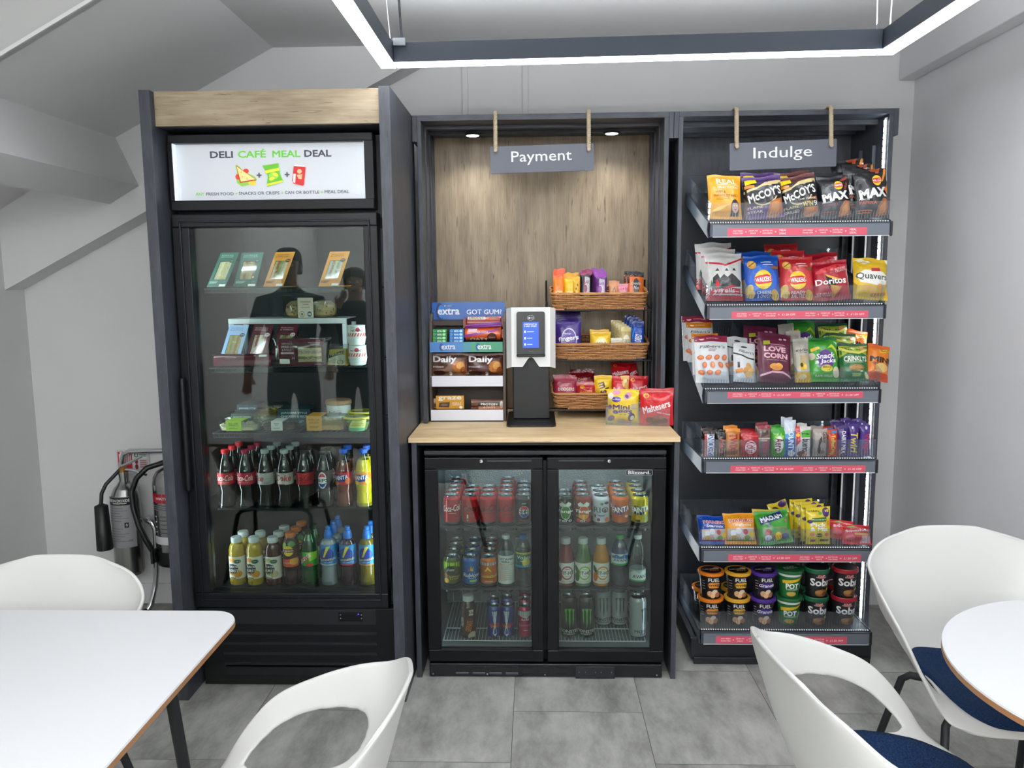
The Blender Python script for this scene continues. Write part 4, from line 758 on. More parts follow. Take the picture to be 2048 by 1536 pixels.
for i, (a0, a1, g0, g1) in enumerate(((DX0, px(1086.5), px(879), px(1063)), (px(1094), DX1, px(1117.7), px(1303)))):
    d = MB(); d.box((a0, DYF, gt), (a1, 2.934, dzt), DB, .004); d.box((a0, DYF, dzb), (a1, 2.934, gb_), DB, .004); d.box((a0, DYF, gb_ + .0005), (g0, 2.934, gt - .0005), DB, .003); d.box((g1, DYF, gb_ + .0005), (a1, 2.934, gt - .0005), DB, .003)
    dr = d.build('door', df); MB().box((g0, 2.912, gb_), (g1, 2.918, gt), GLASS).build('glass_pane', dr)
    g = MB(); x0, x1 = (px(974, 920), px(1063, 920)) if i == 0 else (px(1117, 920), px(1208, 920)); z = pz(920); g.box((x0, DYF - .001, z - .003), (x1, DYF + .002, z + .003), M('#050608', .3)); g.box((x0, DYF - .0025, z - .0042), (x1, DYF - .001, z - .0026), M('#6c727a', .3, .8)); g.build('handle_groove', dr)
    k = MB(); x = px(962.4 if i == 0 else 1218.4, 922); k.lathe([(.0075, 0), (.008, .003), (.006, .006), (.0001, .0065)], CHROME, 18, TR((x, DYF, pz(922)), 0, PI / 2)); k.box((x - .0009, DYF - .0075, pz(922) - .004), (x + .0009, DYF - .006, pz(922) + .004), BLK); k.build('lock', dr)
    q = MB()
    for a_, b_ in (((g0 - .006, gb_ - .006), (g1 + .006, gb_)), ((g0 - .006, gt), (g1 + .006, gt + .006))): q.box((a_[0], DYF - .003, a_[1]), (b_[0], DYF, b_[1]), DB, .001)
    q.build('glass_bead', dr)
    if i == 1:
        bd = MB(); x0, x1, z0, z1 = px(1251.5, 945), px(1305, 945), pz(951), pz(939.5); bd.prism([(x, y) for x, y in rounded(x1 - x0, z1 - z0, .004, 4, (x0 + x1) / 2, (z0 + z1) / 2)], .0015, M('#b7bcc0', .3, .6), TR((0, DYF - .0015, 0)))
        bd.prism(rounded(x1 - x0 - .003, z1 - z0 - .003, .003, 4, (x0 + x1) / 2, (z0 + z1) / 2), .001, BLK, TR((0, DYF - .0022, 0))); paint(bd, [('t', 'Blizzard.', 0, .52, .84, .62, '#d5d8da', {'b': .05})], lambda x, y, h: ((x0 + x1) / 2 + x, DYF - .0023 - h, z0 + y), x1 - x0, z1 - z0); bd.build('badge', dr)
b = MB(); z1, z0 = pz(1329), pz(1355.5); b.box((DX0 + .002, DYF + .004, .004), (DX1 - .004, 2.95, z1), M('#0d0f14', .38), .003)
for r_, y in ((0, 1335.5), (1, 1348)):
    for k in range(7):
        x = px(912 + 33.2 * k, 1340); b.box((x, DYF + .0025, pz(y + 2)), (x + .048, DYF + .0045, pz(y - 2)), M('#020203', .6) if r_ == 0 or k > 3 else M('#5a6066', .3, .7), .0008)
b.build('plinth', df)
b = MB().box((px(1151, 1340), DYF - .004, pz(1356)), (px(1229.5, 1340), DYF + .004, pz(1332)), M('#202226', .3), .001)
for x in (1158, 1171, 1191, 1202, 1223): b.box((px(x, 1343) - .0015, DYF - .0046, pz(1344.5)), (px(x, 1343) + .0015, DYF - .004, pz(1342)), M('#6f757c'))
b.build('control_panel', df)
for x in (866, 974.5, 1090, 1314): MB().lathe([(.0035, 0), (.003, .0015), (.0001, .002)], STEEL, 12, TR((px(x, 1350), DYF + .0041, pz(1350)), 0, PI / 2)).build('screw', df)
# ---- shelves inside
YC = 2.985; R1, R2, R3 = PY(977, 1046.5, YC).z, PY(977, 1167.5, YC).z, PY(960, 1279, 2.95).z
XLi = [PY(x, 1046, YC).x for x in (904.8, 940.5, 976.5, 1012.3, 1047.5)]; XRi = [PY(x, 1046, YC).x for x in (1130, 1166, 1202, 1240.5, 1279)]
XL2 = [PY(x, 1167, YC).x for x in (904.8, 942, 977.5, 1012.7, 1047)]; XR2 = [PY(x, 1167, YC).x for x in (1131.5, 1166, 1202, 1238.7, 1274.5)]
for z, xs, lb in ((R1, XLi + XRi, 'upper clear shelf in the double fridge, holding rows of soft drink cans'), (R2, XL2 + XR2, 'middle clear shelf in the double fridge, holding cans and bottles')):
    s = thing('drink_shelf', lb, 'shelf'); b = MB(); b.box((DX0 + .026, YC - .045, z - .007), (DX1 - .026, YC + .33, z - .001), M('#3c4043', .35)); b.build('tray', s)
    for x in xs: MB().grid(lambda u, v: (x + .034 * math.sin((u - .5) * PI), YC - .002 - .036 * math.cos((u - .5) * PI), z - .02 + .022 * v), 14, 1, M('#2a2d2f', .15, 0, .6)).build('lane_stop', s)
def white_rack(x0, x1, lb):
    s = thing('wire_rack', lb, 'shelf'); b = MB(); wq = M('#d9dcdd', .4); y0, y1, z = 2.948, 3.33, R3 - .004
    b.tube([(x0, y0, z), (x1, y0, z), (x1, y1, z), (x0, y1, z)], .003, wq, 6, True); b.tube([(x0, y0 + .12, z - .003), (x1, y0 + .12, z - .003)], .0028, wq, 6); b.tube([(x0, y1, z - .003), (x0, y1, z + .07), (x1, y1, z + .07), (x1, y1, z - .003)], .0026, wq, 6)
    n_ = int((x1 - x0) / .0135)
    for k in range(1, n_): x = x0 + (x1 - x0) * k / n_; b.tube([(x, y0, z + .002), (x, y1, z + .002)] + [(x, y1, z + .07)] * (1 if k % 3 == 0 else 0), .0014, wq, 5)
    b.build('wire_grid', s)
white_rack(px(884, 1279), px(1068, 1279), 'white wire rack behind the left glass door, under the chocolate milk bottle')
white_rack(px(1110, 1279), px(1294, 1279), 'white wire rack behind the right glass door, under the tall energy drink cans')
# ---- cans: a column of each kind
def column(key, mk, x, z, n, what, group, dy=.068, y0=None, rz=0):
    for k in range(n): put(key, mk, (x, (y0 or YC) + dy * k, z), f'{what}, {ORD[k]} from the glass', group, rz + (.25 * math.sin(k * 2.3 + x * 9) if k else 0))
RED = '#b3131d'
def ccan(txtc, tx='Coca-Cola', sub='zero sugar'): return lambda: can(RED, [('t', tx, .05, .66, 1.02, .30, txtc, {'b': .02, 's': .35, 'r': 5}), ('t', sub, .1, .42, .4, .05, txtc)])
g1 = 'soft drink cans on the upper shelf of the double fridge'; g2 = 'cans on the middle shelf of the double fridge'
column('c1', ccan('#f2ece6', sub='original taste'), XLi[0], R1, 5, 'red cola can with white script', g1)
column('c2', lambda: can(RED, [('t', 'Coca', .05, .66, .8, .30, '#1c0808', {'b': .02, 's': .35, 'r': 5}), ('t', 'zero sugar', .1, .42, .4, .05, '#1c0808'), ('r', -.25, .08, -.12, .36, '#e8e6df'), ('r', -.24, .1, -.13, .2, '#3f8f4a')]), XLi[1], R1, 3, 'red cola can with black script beside the white script cans', g1)
column('c3', ccan('#1c0808', 'ca-Co'), XLi[2], R1, 3, 'red cola can with black script in the middle column', g1)
column('c4', lambda: can(RED, [('t', 'a-Cola', .05, .66, 1.0, .30, '#1c0808', {'b': .02, 's': .35, 'r': 5}), ('t', 'Cherry', .2, .36, .5, .13, '#4a0a14', {'s': .3})]), XLi[3], R1, 5, 'red cola can with black script beside the black cola cans', g1)
column('c5', lambda: can('#14151a', [('e', .05, .5, .5, .27, '#e9ecee'), ('p', [(-.38, .58), (-.25, .70), (.05, .77), (.35, .7), (.48, .58), (.05, .61)], '#c8202c'), ('p', [(-.38, .42), (-.25, .3), (.05, .23), (.35, .3), (.48, .42), (.05, .39)], '#1c4796'), ('t', 'PEPSI', .05, .5, .72, .13, '#101218', {'b': .06}), ('r', -.15, .86, .25, .9, '#c9ccd0'), ('t', 'MAX', .05, .1, .4, .06, '#b3303a')]), XLi[4], R1, 4, 'black cola can with a round red, white and blue emblem', g1)
TNG = lambda ring, txt, c3: [('e', .05, .46, .52, .33, ring), ('e', .05, .46, .46, .29, c3), ('p', [(-.6, .85), (-.3, .95), (0, .84), (.3, .96), (.65, .86), (.5, .74), (-.5, .74)], '#e9ece4'), ('t', txt, .0, .5, .95, .17, '#ffffff', {'b': .05}), ('t', 'zero', .0, .08, .7, .09, '#e9ece4')]
column('c6', lambda: can('#1a2220', TNG('#dfe8dc', 'Tango', '#3f7f2c')), XRi[0], R1, 2, 'dark soda can with green oval and white lettering', g1)
column('c7', lambda: can('#8f2f22', TNG('#f0c8a0', 'Tango', '#c9481c') + [('e', 0, .27, .5, .1, '#e09a2a'), ('e', -.5, .1, .2, .07, '#d8543a'), ('e', .5, .12, .22, .08, '#c83a2a'), ('e', -.6, .3, .14, .06, '#5f8f3a')]), XRi[1], R1, 4, 'dark red soda can with orange circle and white lettering', g1)
column('c8', lambda: can('#d9dce4', [('t', 'RIO', -.05, .58, .8, .26, '#4a4f5c', {'b': .02}), ('e', .35, .56, .13, .08, '#7a4a2a'), ('e', 0, .86, .14, .06, '#2f6a42'), ('e', .5, .9, .25, .06, '#3a4058'), ('p', [(-.5, .42), (-.3, .30), (.2, .29), (.4, .40), (.2, .33), (-.3, .34)], '#3f4fa0'), ('e', .55, .12, .28, .11, '#e07a1e'), ('e', -.3, .13, .16, .07, '#8a3a2a'), ('e', -.65, .3, .1, .08, '#3a6a4a')]), XRi[2], R1, 3, 'white soda can with dark lettering and small coloured fruit', g1)
FC = [('p', [(-.75, .42), (-.68, .78), (.55, .72), (.62, .52), (.2, .36), (-.4, .34)], '#22348c'), ('t', 'FANTA', -.05, .6, 1.0, .25, '#ffffff', {'b': .05, 'r': 7})]
column('c9', lambda: can('#e0691a', FC + [('e', .55, .28, .2, .06, '#f4ead8'), ('p', [(-.3, .3), (.2, .36), (.1, .25), (-.2, .22)], '#c2520c')]), XRi[3], R1, 4, 'orange soda can with white lettering on a dark blue blot', g1)
column('c10', lambda: can('#d3bd1a', FC + [('p', [(-.6, .3), (-.1, .34), (-.1, .12), (-.6, .1)], '#dfa02a'), ('r', -.55, .02, -.05, .13, '#4a4420'), ('r', .4, .03, .6, .36, '#5f9a6a')]), XRi[4], R1, 4, 'yellow soda can with white lettering on a dark blue blot', g1)
column('d1', lambda: can('#4f5a1c', [('p', [(-1, 1), (1, 1), (1, .72), (.2, .86), (-1, .62)], '#9bc52f'), ('e', -.1, .62, .55, .22, '#23280f'), ('t', 'just', -.05, .64, .4, .16, '#cfd8c0', {'s': .3}), ('e', -.5, .14, .3, .12, '#e2a52c'), ('e', .35, .34, .4, .16, '#1d210e'), ('t', 'Caribbean', .25, .34, .7, .09, '#d9c84a', {'s': .2}), ('t', 'Crush', .3, .24, .45, .1, '#d9c84a', {'s': .2}), ('e', -.55, .4, .18, .08, '#c8502a')]), XL2[0], R2, 4, 'lime and black tropical drink can', g2)
column('d2', lambda: can('#1566b4', [('t', 'Rubicon', .15, .40, .95, .18, '#ffffff', {'b': .02, 's': .25}), ('p', [(.0, .62), (.1, .86), (.18, .66), (.34, .84), (.3, .58)], '#f0b42a'), ('p', [(-.2, .58), (-.12, .72), (0, .62)], '#d83a2a'), ('t', 'Spring', .2, .26, .4, .05, '#ffffff'), ('r', -.05, .08, .7, .18, '#8fc04a')]), XL2[1], R2, 4, 'bright blue sparkling drink can', g2)
column('d3', lambda: can('#d06a16', [('r', -1, .86, 1, 1, '#b9bec4'), ('p', [(-.4, .56), (-.05, .80), (.35, .56), (.2, .58), (-.05, .68), (-.2, .58)], '#f0cf3a'), ('t', 'Lucozade', .1, .36, 1.0, .16, '#f0d24a', {'b': .02, 's': .3}), ('t', 'ENERGY', .1, .24, .5, .05, '#3a2410'), ('t', 'ORANGE', .05, .1, .4, .06, '#f4e4c4')]), XL2[2], R2, 4, 'orange energy drink can with silver top', g2)
# ---- bottles on the middle shelf
VW = [(.024, 0), (.031, .003), (.0320, .012), (.0320, .12), (.0310, .135), (.024, .165), (.0145, .185), (.0132, .19), (.0132, .198)]
WATER = clear_mat('water', '#dfe8ea', .03, 1.5, .06); t = put('vw', lambda: bottle(VW, WATER, '#d5d8d8', (.012, .125, '#dedfda'), [('t', 'VITAMIN', .1, .88, .75, .075, '#24406a', {'b': .04}), ('t', 'WELL', -.05, .79, .45, .075, '#24406a', {'b': .04}), ('t', 'RECOVER', .15, .69, .8, .065, '#e08a4a')] + [('r', -.6, .62 - .035 * k, .3 + .3 * math.sin(k * 3), .63 - .035 * k, '#8f8a86' if k < 4 else '#c07a70') for k in range(15)], .16), (XL2[3], YC, R2), 'clear bottle with tall white label beside the orange energy drink cans')
AV = [(.022, 0), (.031, .004), (.0320, .02), (.0305, .03), (.0318, .045), (.0300, .06), (.0318, .075), (.0315, .13), (.0290, .15), (.0200, .175), (.0140, .185), (.0132, .19), (.0132, .198)]
put('vo', lambda: bottle(AV, WATER, '#1f6ab0', (.078, .138, '#1f5a4a'), [('p', [(-1, 1), (1, 1), (1, .85), (-1, .9)], '#cfc23a'), ('e', .3, .35, .4, .3, '#d8c83a'), ('r', -1, 0, 1, .16, '#2a8fb8'), ('t', 'Volvic', .1, .68, .75, .22, '#e6efe4', {'b': .02, 's': .15}), ('r', -.3, .42, .3, .46, '#dfe8dc')], .15), (XL2[4], YC, R2), 'water bottle with green and yellow label and blue cap')
VH = [(.024, 0), (.031, .003), (.032, .012), (.032, .095), (.0305, .115), (.022, .15), (.0165, .17), (.0160, .178)]
def vith(liq, ring, berry): return lambda: bottle(VH, M(liq, .12, 0, .5, .5), '#cdd0ce', (.014, .096, '#e4e3dc'), [('e', -.75, .68, .22, .2, '#3f5a30', 30), ('e', -.7, .3, .3, .22, berry), ('e', .12, .52, .62, .34, ring), ('e', .12, .52, .5, .265, '#eceae2'), ('t', 'VIT-HIT', .12, .52, .72, .17, '#23252a', {'b': .05}), ('r', -.1, .68, .35, .71, ring), ('r', -.1, .36, .35, .38, '#8a8a86'), ('t', 'LEAN & GREEN', .1, .1, .55, .05, ring)], None, None, capr=.0178, caph=.024)
for k_, (x, liq, ring, berry, lb) in enumerate(((XR2[0], '#7c2a30', '#b82838', '#8f3a3a', 'red vitamin drink bottle with red ring on its white label'), (XR2[1], '#5d7a52', '#8ab52e', '#4a6a34', 'green vitamin drink bottle with lime ring on its white label'), (XR2[2], '#b9791e', '#e08a1e', '#d8701e', 'orange vitamin drink bottle with orange ring on its white label'))): put('vh%d' % k_, vith(liq, ring, berry), (x, YC, R2), lb)
put('av', lambda: bottle(AV, clear_mat('blue_water', '#b7cfe4', .03, 1.5, .06), '#2d9a52', (.088, .132, '#d4dde6'), [('p', [(-1, .75), (-.4, .95), (0, .8), (.4, .98), (1, .8), (1, .6), (-1, .6)], '#3a6aa8'), ('t', 'AVANT', .1, .45, .85, .26, '#26344e', {'b': .03}), ('r', -1, 0, 1, .16, '#3d9a4a')], .19), (XR2[3], YC, R2), 'blue tinted water bottle with green cap')
put('aw', lambda: bottle([(.024, 0), (.031, .004), (.032, .02), (.0318, .06), (.0275, .085), (.0305, .11), (.0310, .13), (.026, .16), (.0165, .182), (.0132, .19), (.0132, .198)], WATER, '#cfd4d4', (.022, .068, '#cdd6d2'), [('p', [(-1, .7), (-.4, .95), (.1, .75), (.5, .95), (1, .8), (1, 1), (-1, 1)], '#9fb4b0'), ('t', 'AVANT', .25, .45, .85, .28, '#2c3a44', {'b': .03}), ('r', -1, 0, 1, .14, '#4d9a5a')], .08), (XR2[4], YC, R2), 'clear water bottle with pale cap and low label at the right end')
# ---- bottom racks
GR = [(.024, 0), (.029, .003), (.030, .02), (.030, .115), (.0275, .13), (.0215, .145), (.0195, .15), (.0195, .157)]
put('gr', lambda: bottle(GR, M('#3d2416', .3, 0, .5, .3), '#c9ccca', (.006, .126, '#40281a'), [('t', 'GRENADE', .05, .38, .62, .2, '#d8742a', {'b': .05, 'r': 78}), ('t', 'PROTEIN', -.75, .5, .5, .12, '#e2d8cc', {'b': .04, 'r': 90}), ('r', .05, .74, .55, .93, '#cfc6bc'), ('t', '23g', .3, .83, .34, .1, '#40281a', {'b': .05}), ('e', .4, .06, .5, .12, '#c9b8a4', 30)], None, None, capr=.0205, caph=.024), (px(937.5, 1277, 2.985), 2.985, R3 + .001), 'brown chocolate milk bottle with white cap standing on the left wire rack', None, .1)
def slim(col, spec): return lambda: can(col, spec, .0262, .134)
RBS = [('p', [(-.35, 1), (.35, 1), (.1, .45), (-.05, .45)], '#b9bec6'), ('p', [(-.05, .45), (.1, .45), (.35, 0), (-.35, 0)], '#232c78'), ('p', [(-.1, .42), (.12, .42), (.3, .12), (.05, 0), (-.25, .12)], '#b9bec6'), ('p', [(-.05, .3), (.1, .36), (.25, .12), (-.15, .1)], '#2a3488'), ('e', 0, .41, .18, .05, '#e0a83a'), ('t', 'Red Bull', .05, .49, 1.1, .11, '#b3202a', {'b': .04}), ('p', [(-.6, .42), (-.3, .46), (-.1, .40), (-.4, .34)], '#b83a2a'), ('p', [(.6, .42), (.3, .46), (.1, .40), (.4, .34)], '#b83a2a')]
g3 = 'slim energy drink cans on the left wire rack'
for k, (x, y, w_) in enumerate(((988.5, 0, 'blue and silver slim energy drink can, front left of its four'), (1015.5, 0, 'blue and silver slim energy drink can, front right of its four'), (985, .075, 'blue and silver slim energy drink can, back left of its four'), (1013, .085, 'blue and silver slim energy drink can, back right of its four'))): put('rb', slim('#26307e', RBS), (px(x, 1278, 2.975), 2.975 + y, R3), w_, g3, .15 * (-1) ** k)
for k in range(3): put('pk', slim('#b02350', [('r', -1, .8, 1, 1, '#bcc1c6'), ('p', [(-.6, .8), (.6, .8), (.3, .72), (-.2, .76)], '#bcc1c6'), ('t', 'Red Bull', .1, .68, .5, .09, '#e8e4e6', {'s': .3}), ('t', 'EDITION', .1, .44, .9, .07, '#d88aa2'), ('r', -.1, .24, .4, .26, '#e8c8d4')]), (px(1049.5, 1278, 2.975), 2.975 + .07 * k, R3), f'pink slim energy drink can with silver top, {ORD[k]} from the glass', g3)
CLAW = lambda c: [('p', [(-.52, .80), (-.22, .83), (-.3, .74), (-.28, .5), (-.36, .34), (-.4, .55), (-.42, .72)], c), ('p', [(-.16, .83), (.16, .83), (.08, .72), (.1, .45), (.0, .22), (-.07, .45), (-.06, .72)], c), ('p', [(.22, .83), (.52, .80), (.42, .72), (.44, .5), (.34, .32), (.3, .52), (.3, .74)], c)]
def mon(col, c1, c2, more=()): return lambda: can(col, CLAW(c1) + [('t', 'MONSTER', 0, .155, 1.15, .09, c2, {'b': .04}), ('t', 'ENERGY', 0, .075, .6, .04, c2)] + list(more), .033, .168)
g4 = 'tall energy drink cans on the right wire rack'
for x, y, k_, c, c1, c2, lb in ((1138.5, 0, 'mg', '#101412', '#4fae2c', '#c9ccc6', 'tall black energy drink can with green claw marks, next to the door post'), (1172.5, 0, 'mg', '#101412', '#4fae2c', '#c9ccc6', 'tall black energy drink can with green claw marks, next to the white cans'),
    (1205.5, .11, 'mw', '#aeb2b5', '#4a4d50', '#26282a', 'tall white energy drink can with grey claw marks, next to the black cans'), (1238, .11, 'mw', '#aeb2b5', '#4a4d50', '#26282a', 'tall white energy drink can with grey claw marks, next to the silver can')): put(k_, mon(c, c1, c2), (px(x, 1268, 2.985 + y), 2.985 + y, R3), lb, g4)
put('ms', mon('#a9adb0', '#3d4042', '#2a2c2e', [('r', .45 + .09 * k, .1, .49 + .09 * k, .85, '#777c80') for k in range(5)]), (px(1275, 1268, 2.985), 2.985, R3), 'tall silver energy drink can turned aside at the right end of the rack', g4, .9)
# ================================================================ on the worktop
ZW = .957
def pkx(x0, x1, y0, y1, Y, lean=0, below=0):
    """size and foot of a pack seen between these pixels of the photo, standing at depth Y (below: the share of it hidden under its lower edge)"""
    a, c = PY((x0 + x1) / 2, y1, Y), PY((x0 + x1) / 2, y0, Y); w = (PY(x1, y1, Y) - PY(x0, y1, Y)).x; h = (c.z - a.z) / math.cos(lean) / (1 - below)
    return V((a.x, Y - math.sin(lean) * h * below, a.z - h * below * math.cos(lean))), w, h
def pk(name, label, cat, x0, x1, y0, y1, Y, col, spec, d=.03, rz=0, lean=0, below=0, roll=0, group=None, **k):
    loc, w, h = pkx(x0, x1, y0, y1, Y, lean, below)
    return bag(name, label, cat, loc, col, spec, w, h, d, rz, lean, roll, group, seed=int(x0 * 7 + y0), **k)
# ---- gum rack
gr = thing('gum_rack', 'small countertop rack with a blue header and three shelves of gum and snacks', 'rack')
YG = 3.225; GX0, GX1 = PY(860.5, 845, YG).x, PY(1012, 845, YG).x; BRN = M('#4a3d35', .5); gz = lambda y, Y=YG: PY(935, y, Y).z
for x in (GX0, GX1 - .010): MB().prism([(0, 0), (.19, 0), (.19, .45), (.13, .47), (.05, gz(645) - ZW), (.012, gz(720) - ZW), (0, gz(770) - ZW)], .010, BRN, TR((x + (.01 if x == GX0 else .01), YG, ZW + .0005), PI / 2)).build('side_panel', gr)
MB().box((GX0 + .0105, YG + .17, ZW), (GX1 - .0105, YG + .18, gz(640, YG + .17)), BRN).build('back_panel', gr)
sh = []
for y0, y1, dy in ((684, 704, .012), (752, 773, .006), (819.6, 841, 0)):
    zz = gz(y1, YG + dy); sh.append(gz(y0 + 3, YG + dy)); b = MB().box((GX0 + .0105, YG + dy + .006, zz + .004), (GX1 - .0105, YG + .169, zz + .008), BRN); b.build('shelf', gr)
    q = MB(); zt = gz(y0, YG + dy); x0, x1 = GX0 + .004, GX1 - .011
    if y0 == 684:
        q.box((x0, YG + dy - .002, zz), (x1, YG + dy + .005, zt), M('#4f86c6', .25)); paint(q, [('r', .02, 0, 1, 1, '#4c9a78'), ('p', [(-.1, 0), (.12, 0), (.12, 1), (-.1, 1)], '#4e90a4'), ('e', -.68, .5, .06, .4, '#2c4f9a'), ('e', .32, .5, .06, .4, '#2f6a9a'), ('t', 'extra', -.49, .52, .19, .5, '#e9f0f4', {'b': .04}), ('t', 'extra', .5, .52, .19, .5, '#e9f0f4', {'b': .04})], lambda x, y, h: ((x0 + x1) / 2 + x, YG + dy - .002 - h, zz + y), x1 - x0, zt - zz)
    else: q.box((x0, YG + dy - .002, zz), (x1, YG + dy + .005, zt), M('#e6e8f2', .25), .001); q.box((x0, YG + dy - .004, zz - .0125), (x1, YG + dy + .004, zz - .001), M('#241f1d', .5)) if y0 > 800 else None
    q.build('price_strip', gr)
YH = YG + .10; hx0, hx1, hz0, hz1 = PY(864, 640, YH).x, PY(1010, 640, YH).x, PY(935, 641, YH).z, PY(935, 604, YH).z
q = MB(); q.prism(rounded(hx1 - hx0, hz1 - hz0, .008, 4, (hx0 + hx1) / 2, (hz0 + hz1) / 2), .004, M('#1f5fb0', .2, 0, .5, .5), TR((0, YH, 0)))
paint(q, [('e', -.78, .5, .115, .45, '#1c2f6a'), ('e', -.74, .5, .09, .36, '#2a78c8'), ('t', 'extra', -.54, .5, .30, .36, '#f2f5fa', {'b': .05}), ('t', 'GOT GUM?', .43, .46, .48, .27, '#f2f5fa', {'b': .03}), ('e', -.64, .8, .018, .045, '#e8d0b0'), ('r', -.58, .79, -.46, .81, '#c9d8ee'), ('r', -1, 0, 1, .07, '#15294f')], lambda x, y, h: ((hx0 + hx1) / 2 + x, YH - h, hz0 + y), hx1 - hx0, hz1 - hz0); q.box((hx0, YH + .004, hz0 - .02), (hx1, YH + .008, hz1 - .01), BRN); q.build('header_board', gr)
def gum(col, ink):
    def mk():
        b = MB(); b.box((-.029, 0, 0), (.029, .024, .0135), M(col, .3), .001); paint(b, [('r', -.95, .1, .3, .9, col), ('t', 'extra', -.2, .52, .48, .55, '#f2f6f2', {'b': .05}), ('e', .62, .5, .22, .38, ink), ('e', -.5, .5, .12, .4, '#1d4f7a')][1:], flat_front(0), .058, .0135); return tag(b.build('gum_pack'), '', 'gum')
    return mk
for c, (col, ink, nm, x) in enumerate((('#2f9a48', '#bfe6b8', 'green', 879), ('#2f86d0', '#c4e4f4', 'blue', 913))):
    for k in range(4): put('gum%d' % c, gum(col, ink), (PY(x, 680, YG + .03).x, YG + .032 + .003 * k, sh[0] + .001 + .014 * k), f'{nm} gum pack on the top shelf of the gum rack, {["lowest", "second", "third", "topmost"][k]} of its stack', f'{nm} gum packs in a stack')
def biscuit(label, y0, y1, x0, x1, base, spec, rz, dz=0):
    (loc, w, h) = pkx(x0, x1, y0, y1, YG + .055); t = thing('biscuit_pack', label, 'biscuits', (loc.x, YG + .058, loc.z + dz), rz); r = h / 2 * .98; b = MB(); C_ = M(base, .22, 0, .5, .4)
    b.lathe([(.0001, -w / 2 + .012), (r * .5, -w / 2 + .011), (r * .96, -w / 2 + .016), (r, -w / 2 + .024), (r, w / 2 - .024), (r * .96, w / 2 - .016), (r * .5, w / 2 - .011), (.0001, w / 2 - .012)], C_, 24, TR((0, 0, r), 0, 0, PI / 2))
    for s_ in (-1, 1): b.prism([(0, r * .45), (s_ * .013, r * .1), (s_ * .013, r * 1.9), (0, r * 1.55)], .002, C_, TR((s_ * (w / 2 - .012), 0, 0)))
    paint(b, spec, lambda x, y, h: (x, -(r + h) * math.cos((y / (2 * r) - .5) * 2.6), r + (r + h) * math.sin((y / (2 * r) - .5) * 2.6)), w * .86, 2 * r, 0, r / 5); b.build('wrapper', t)
biscuit('striped biscuit pack with purple band lying on top of the orange one', 632.5, 658, 927, 1008, '#8a2a1c', [('r', -1, .0, 1, .12, '#d8571e'), ('p', [(-1, .12), (1, .3), (1, .58), (-1, .40)], '#7a2a8a'), ('r', -.9, .72, .1, .98, '#c9b9a8'), ('t', 'DROOLY', -.4, .85, .42, .2, '#5a1c14', {'b': .05}), ('p', [(.2, .7), (1, .8), (1, 1), (.2, .95)], '#e0662a'), ('p', [(.3, .78), (.9, .84), (.85, .92), (.3, .88)], '#4a1c18')], .03)
biscuit('orange biscuit pack with purple stripe and dark biscuit picture, under the striped one', 654, 680.5, 924, 1009, '#d8571e', [('p', [(-1, .3), (1, .75), (1, .88), (-1, .45)], '#8a3a90'), ('r', -.8, .62, -.3, .85, '#e8c8d0'), ('t', '62% COCOA', .0, .62, .3, .12, '#f2dcc8'), ('t', 'OATY', -.2, .16, .5, .26, '#f2e2d0', {'b': .05}), ('e', .5, .28, .26, .3, '#3a1a12'), ('e', .5, .3, .2, .2, '#5a2a1c'), ('p', [(.7, .9), (1, 1), (1, .5)], '#a8421a')], -.02)
CRO = lambda c2: [('r', -1, 0, 1, .3, '#9a8478'), ('p', [(-1, .28), (-.2, .34), (.1, .62), (1, .68), (1, .0), (-1, 0)], c2), ('e', .55, .42, .34, .26, '#b8702c', 30), ('e', .62, .48, .2, .14, '#d29a52', 30), ('e', .78, .24, .16, .18, '#8a4a20'), ('e', -.5, .15, .35, .12, '#4a2c20'), ('t', 'Daily', -.2, .72, .64, .33, '#efecea', {'b': .07}), ('t', 'croissant', -.55, .44, .3, .08, '#efecea', {'s': .2}), ('e', .1, .12, .09, .1, '#e8dccb')]
for x0, x1, lb in ((861, 936, 'brown croissant bag on the middle shelf of the gum rack, left of its twin'), (932, 1008.5, 'brown croissant bag on the middle shelf of the gum rack, next to the terminal')): pk('croissant_bag', lb, 'pastry', x0, x1, 706, 752, YG + .04, '#5d4438' if x0 < 900 else '#4a2a26', CRO('#8a6a58' if x0 < 900 else '#5a3a34'), .05, spread=.02, group='croissant bags on the gum rack')
def graze(label, x0, x1, y0, y1, Y):
    loc, w, h = pkx(x0, x1, y0, y1, Y); b = MB(); b.box((-w / 2, 0, 0), (w / 2, .018, h), M('#c98f1e', .4), .0015)
    paint(b, [('t', 'graze', .0, .78, .84, .36, '#e8e2d2', {'b': .06}), ('p', [(-.8, .15), (-.75, .48), (.0, .52), (-.05, .12)], '#3a2a1e'), ('e', -.4, .32, .25, .1, '#7a5a3a'), ('t', 'LIVELY', .5, .45, .34, .1, '#f2ead0'), ('t', 'LEMON', .5, .32, .3, .1, '#f2ead0'), ('e', .78, .12, .12, .1, '#f0e8dc')], flat_front(0), w, h); o = tag(b.build('snack_box'), label, 'snack box', 'amber snack boxes on the gum rack'); o.location = (loc.x, Y, loc.z); return o
graze('amber snack box with a picture window at the front of the lowest gum rack shelf', 872, 928, 791.5, 818, YG + .02)
graze('amber snack box half hidden behind the front amber box', 863.5, 905, 797, 817, YG + .045)
pk('nut_bar', 'brown and cream nut bar lying on the lowest gum rack shelf', 'snack bar', 942, 1008.5, 799.5, 818, YG + .025, '#6d4430', [('r', -.55, 0, .95, .4, '#c98a5a'), ('r', -.6, .35, .8, .75, '#2a2020'), ('t', 'PROTEIN', .1, .56, .5, .24, '#e2dcd2', {'b': .04}), ('t', '& NUTS', .1, .2, .36, .2, '#f2e6d8'), ('e', .85, .5, .1, .4, '#d8d0c2')], .02, spread=.02)
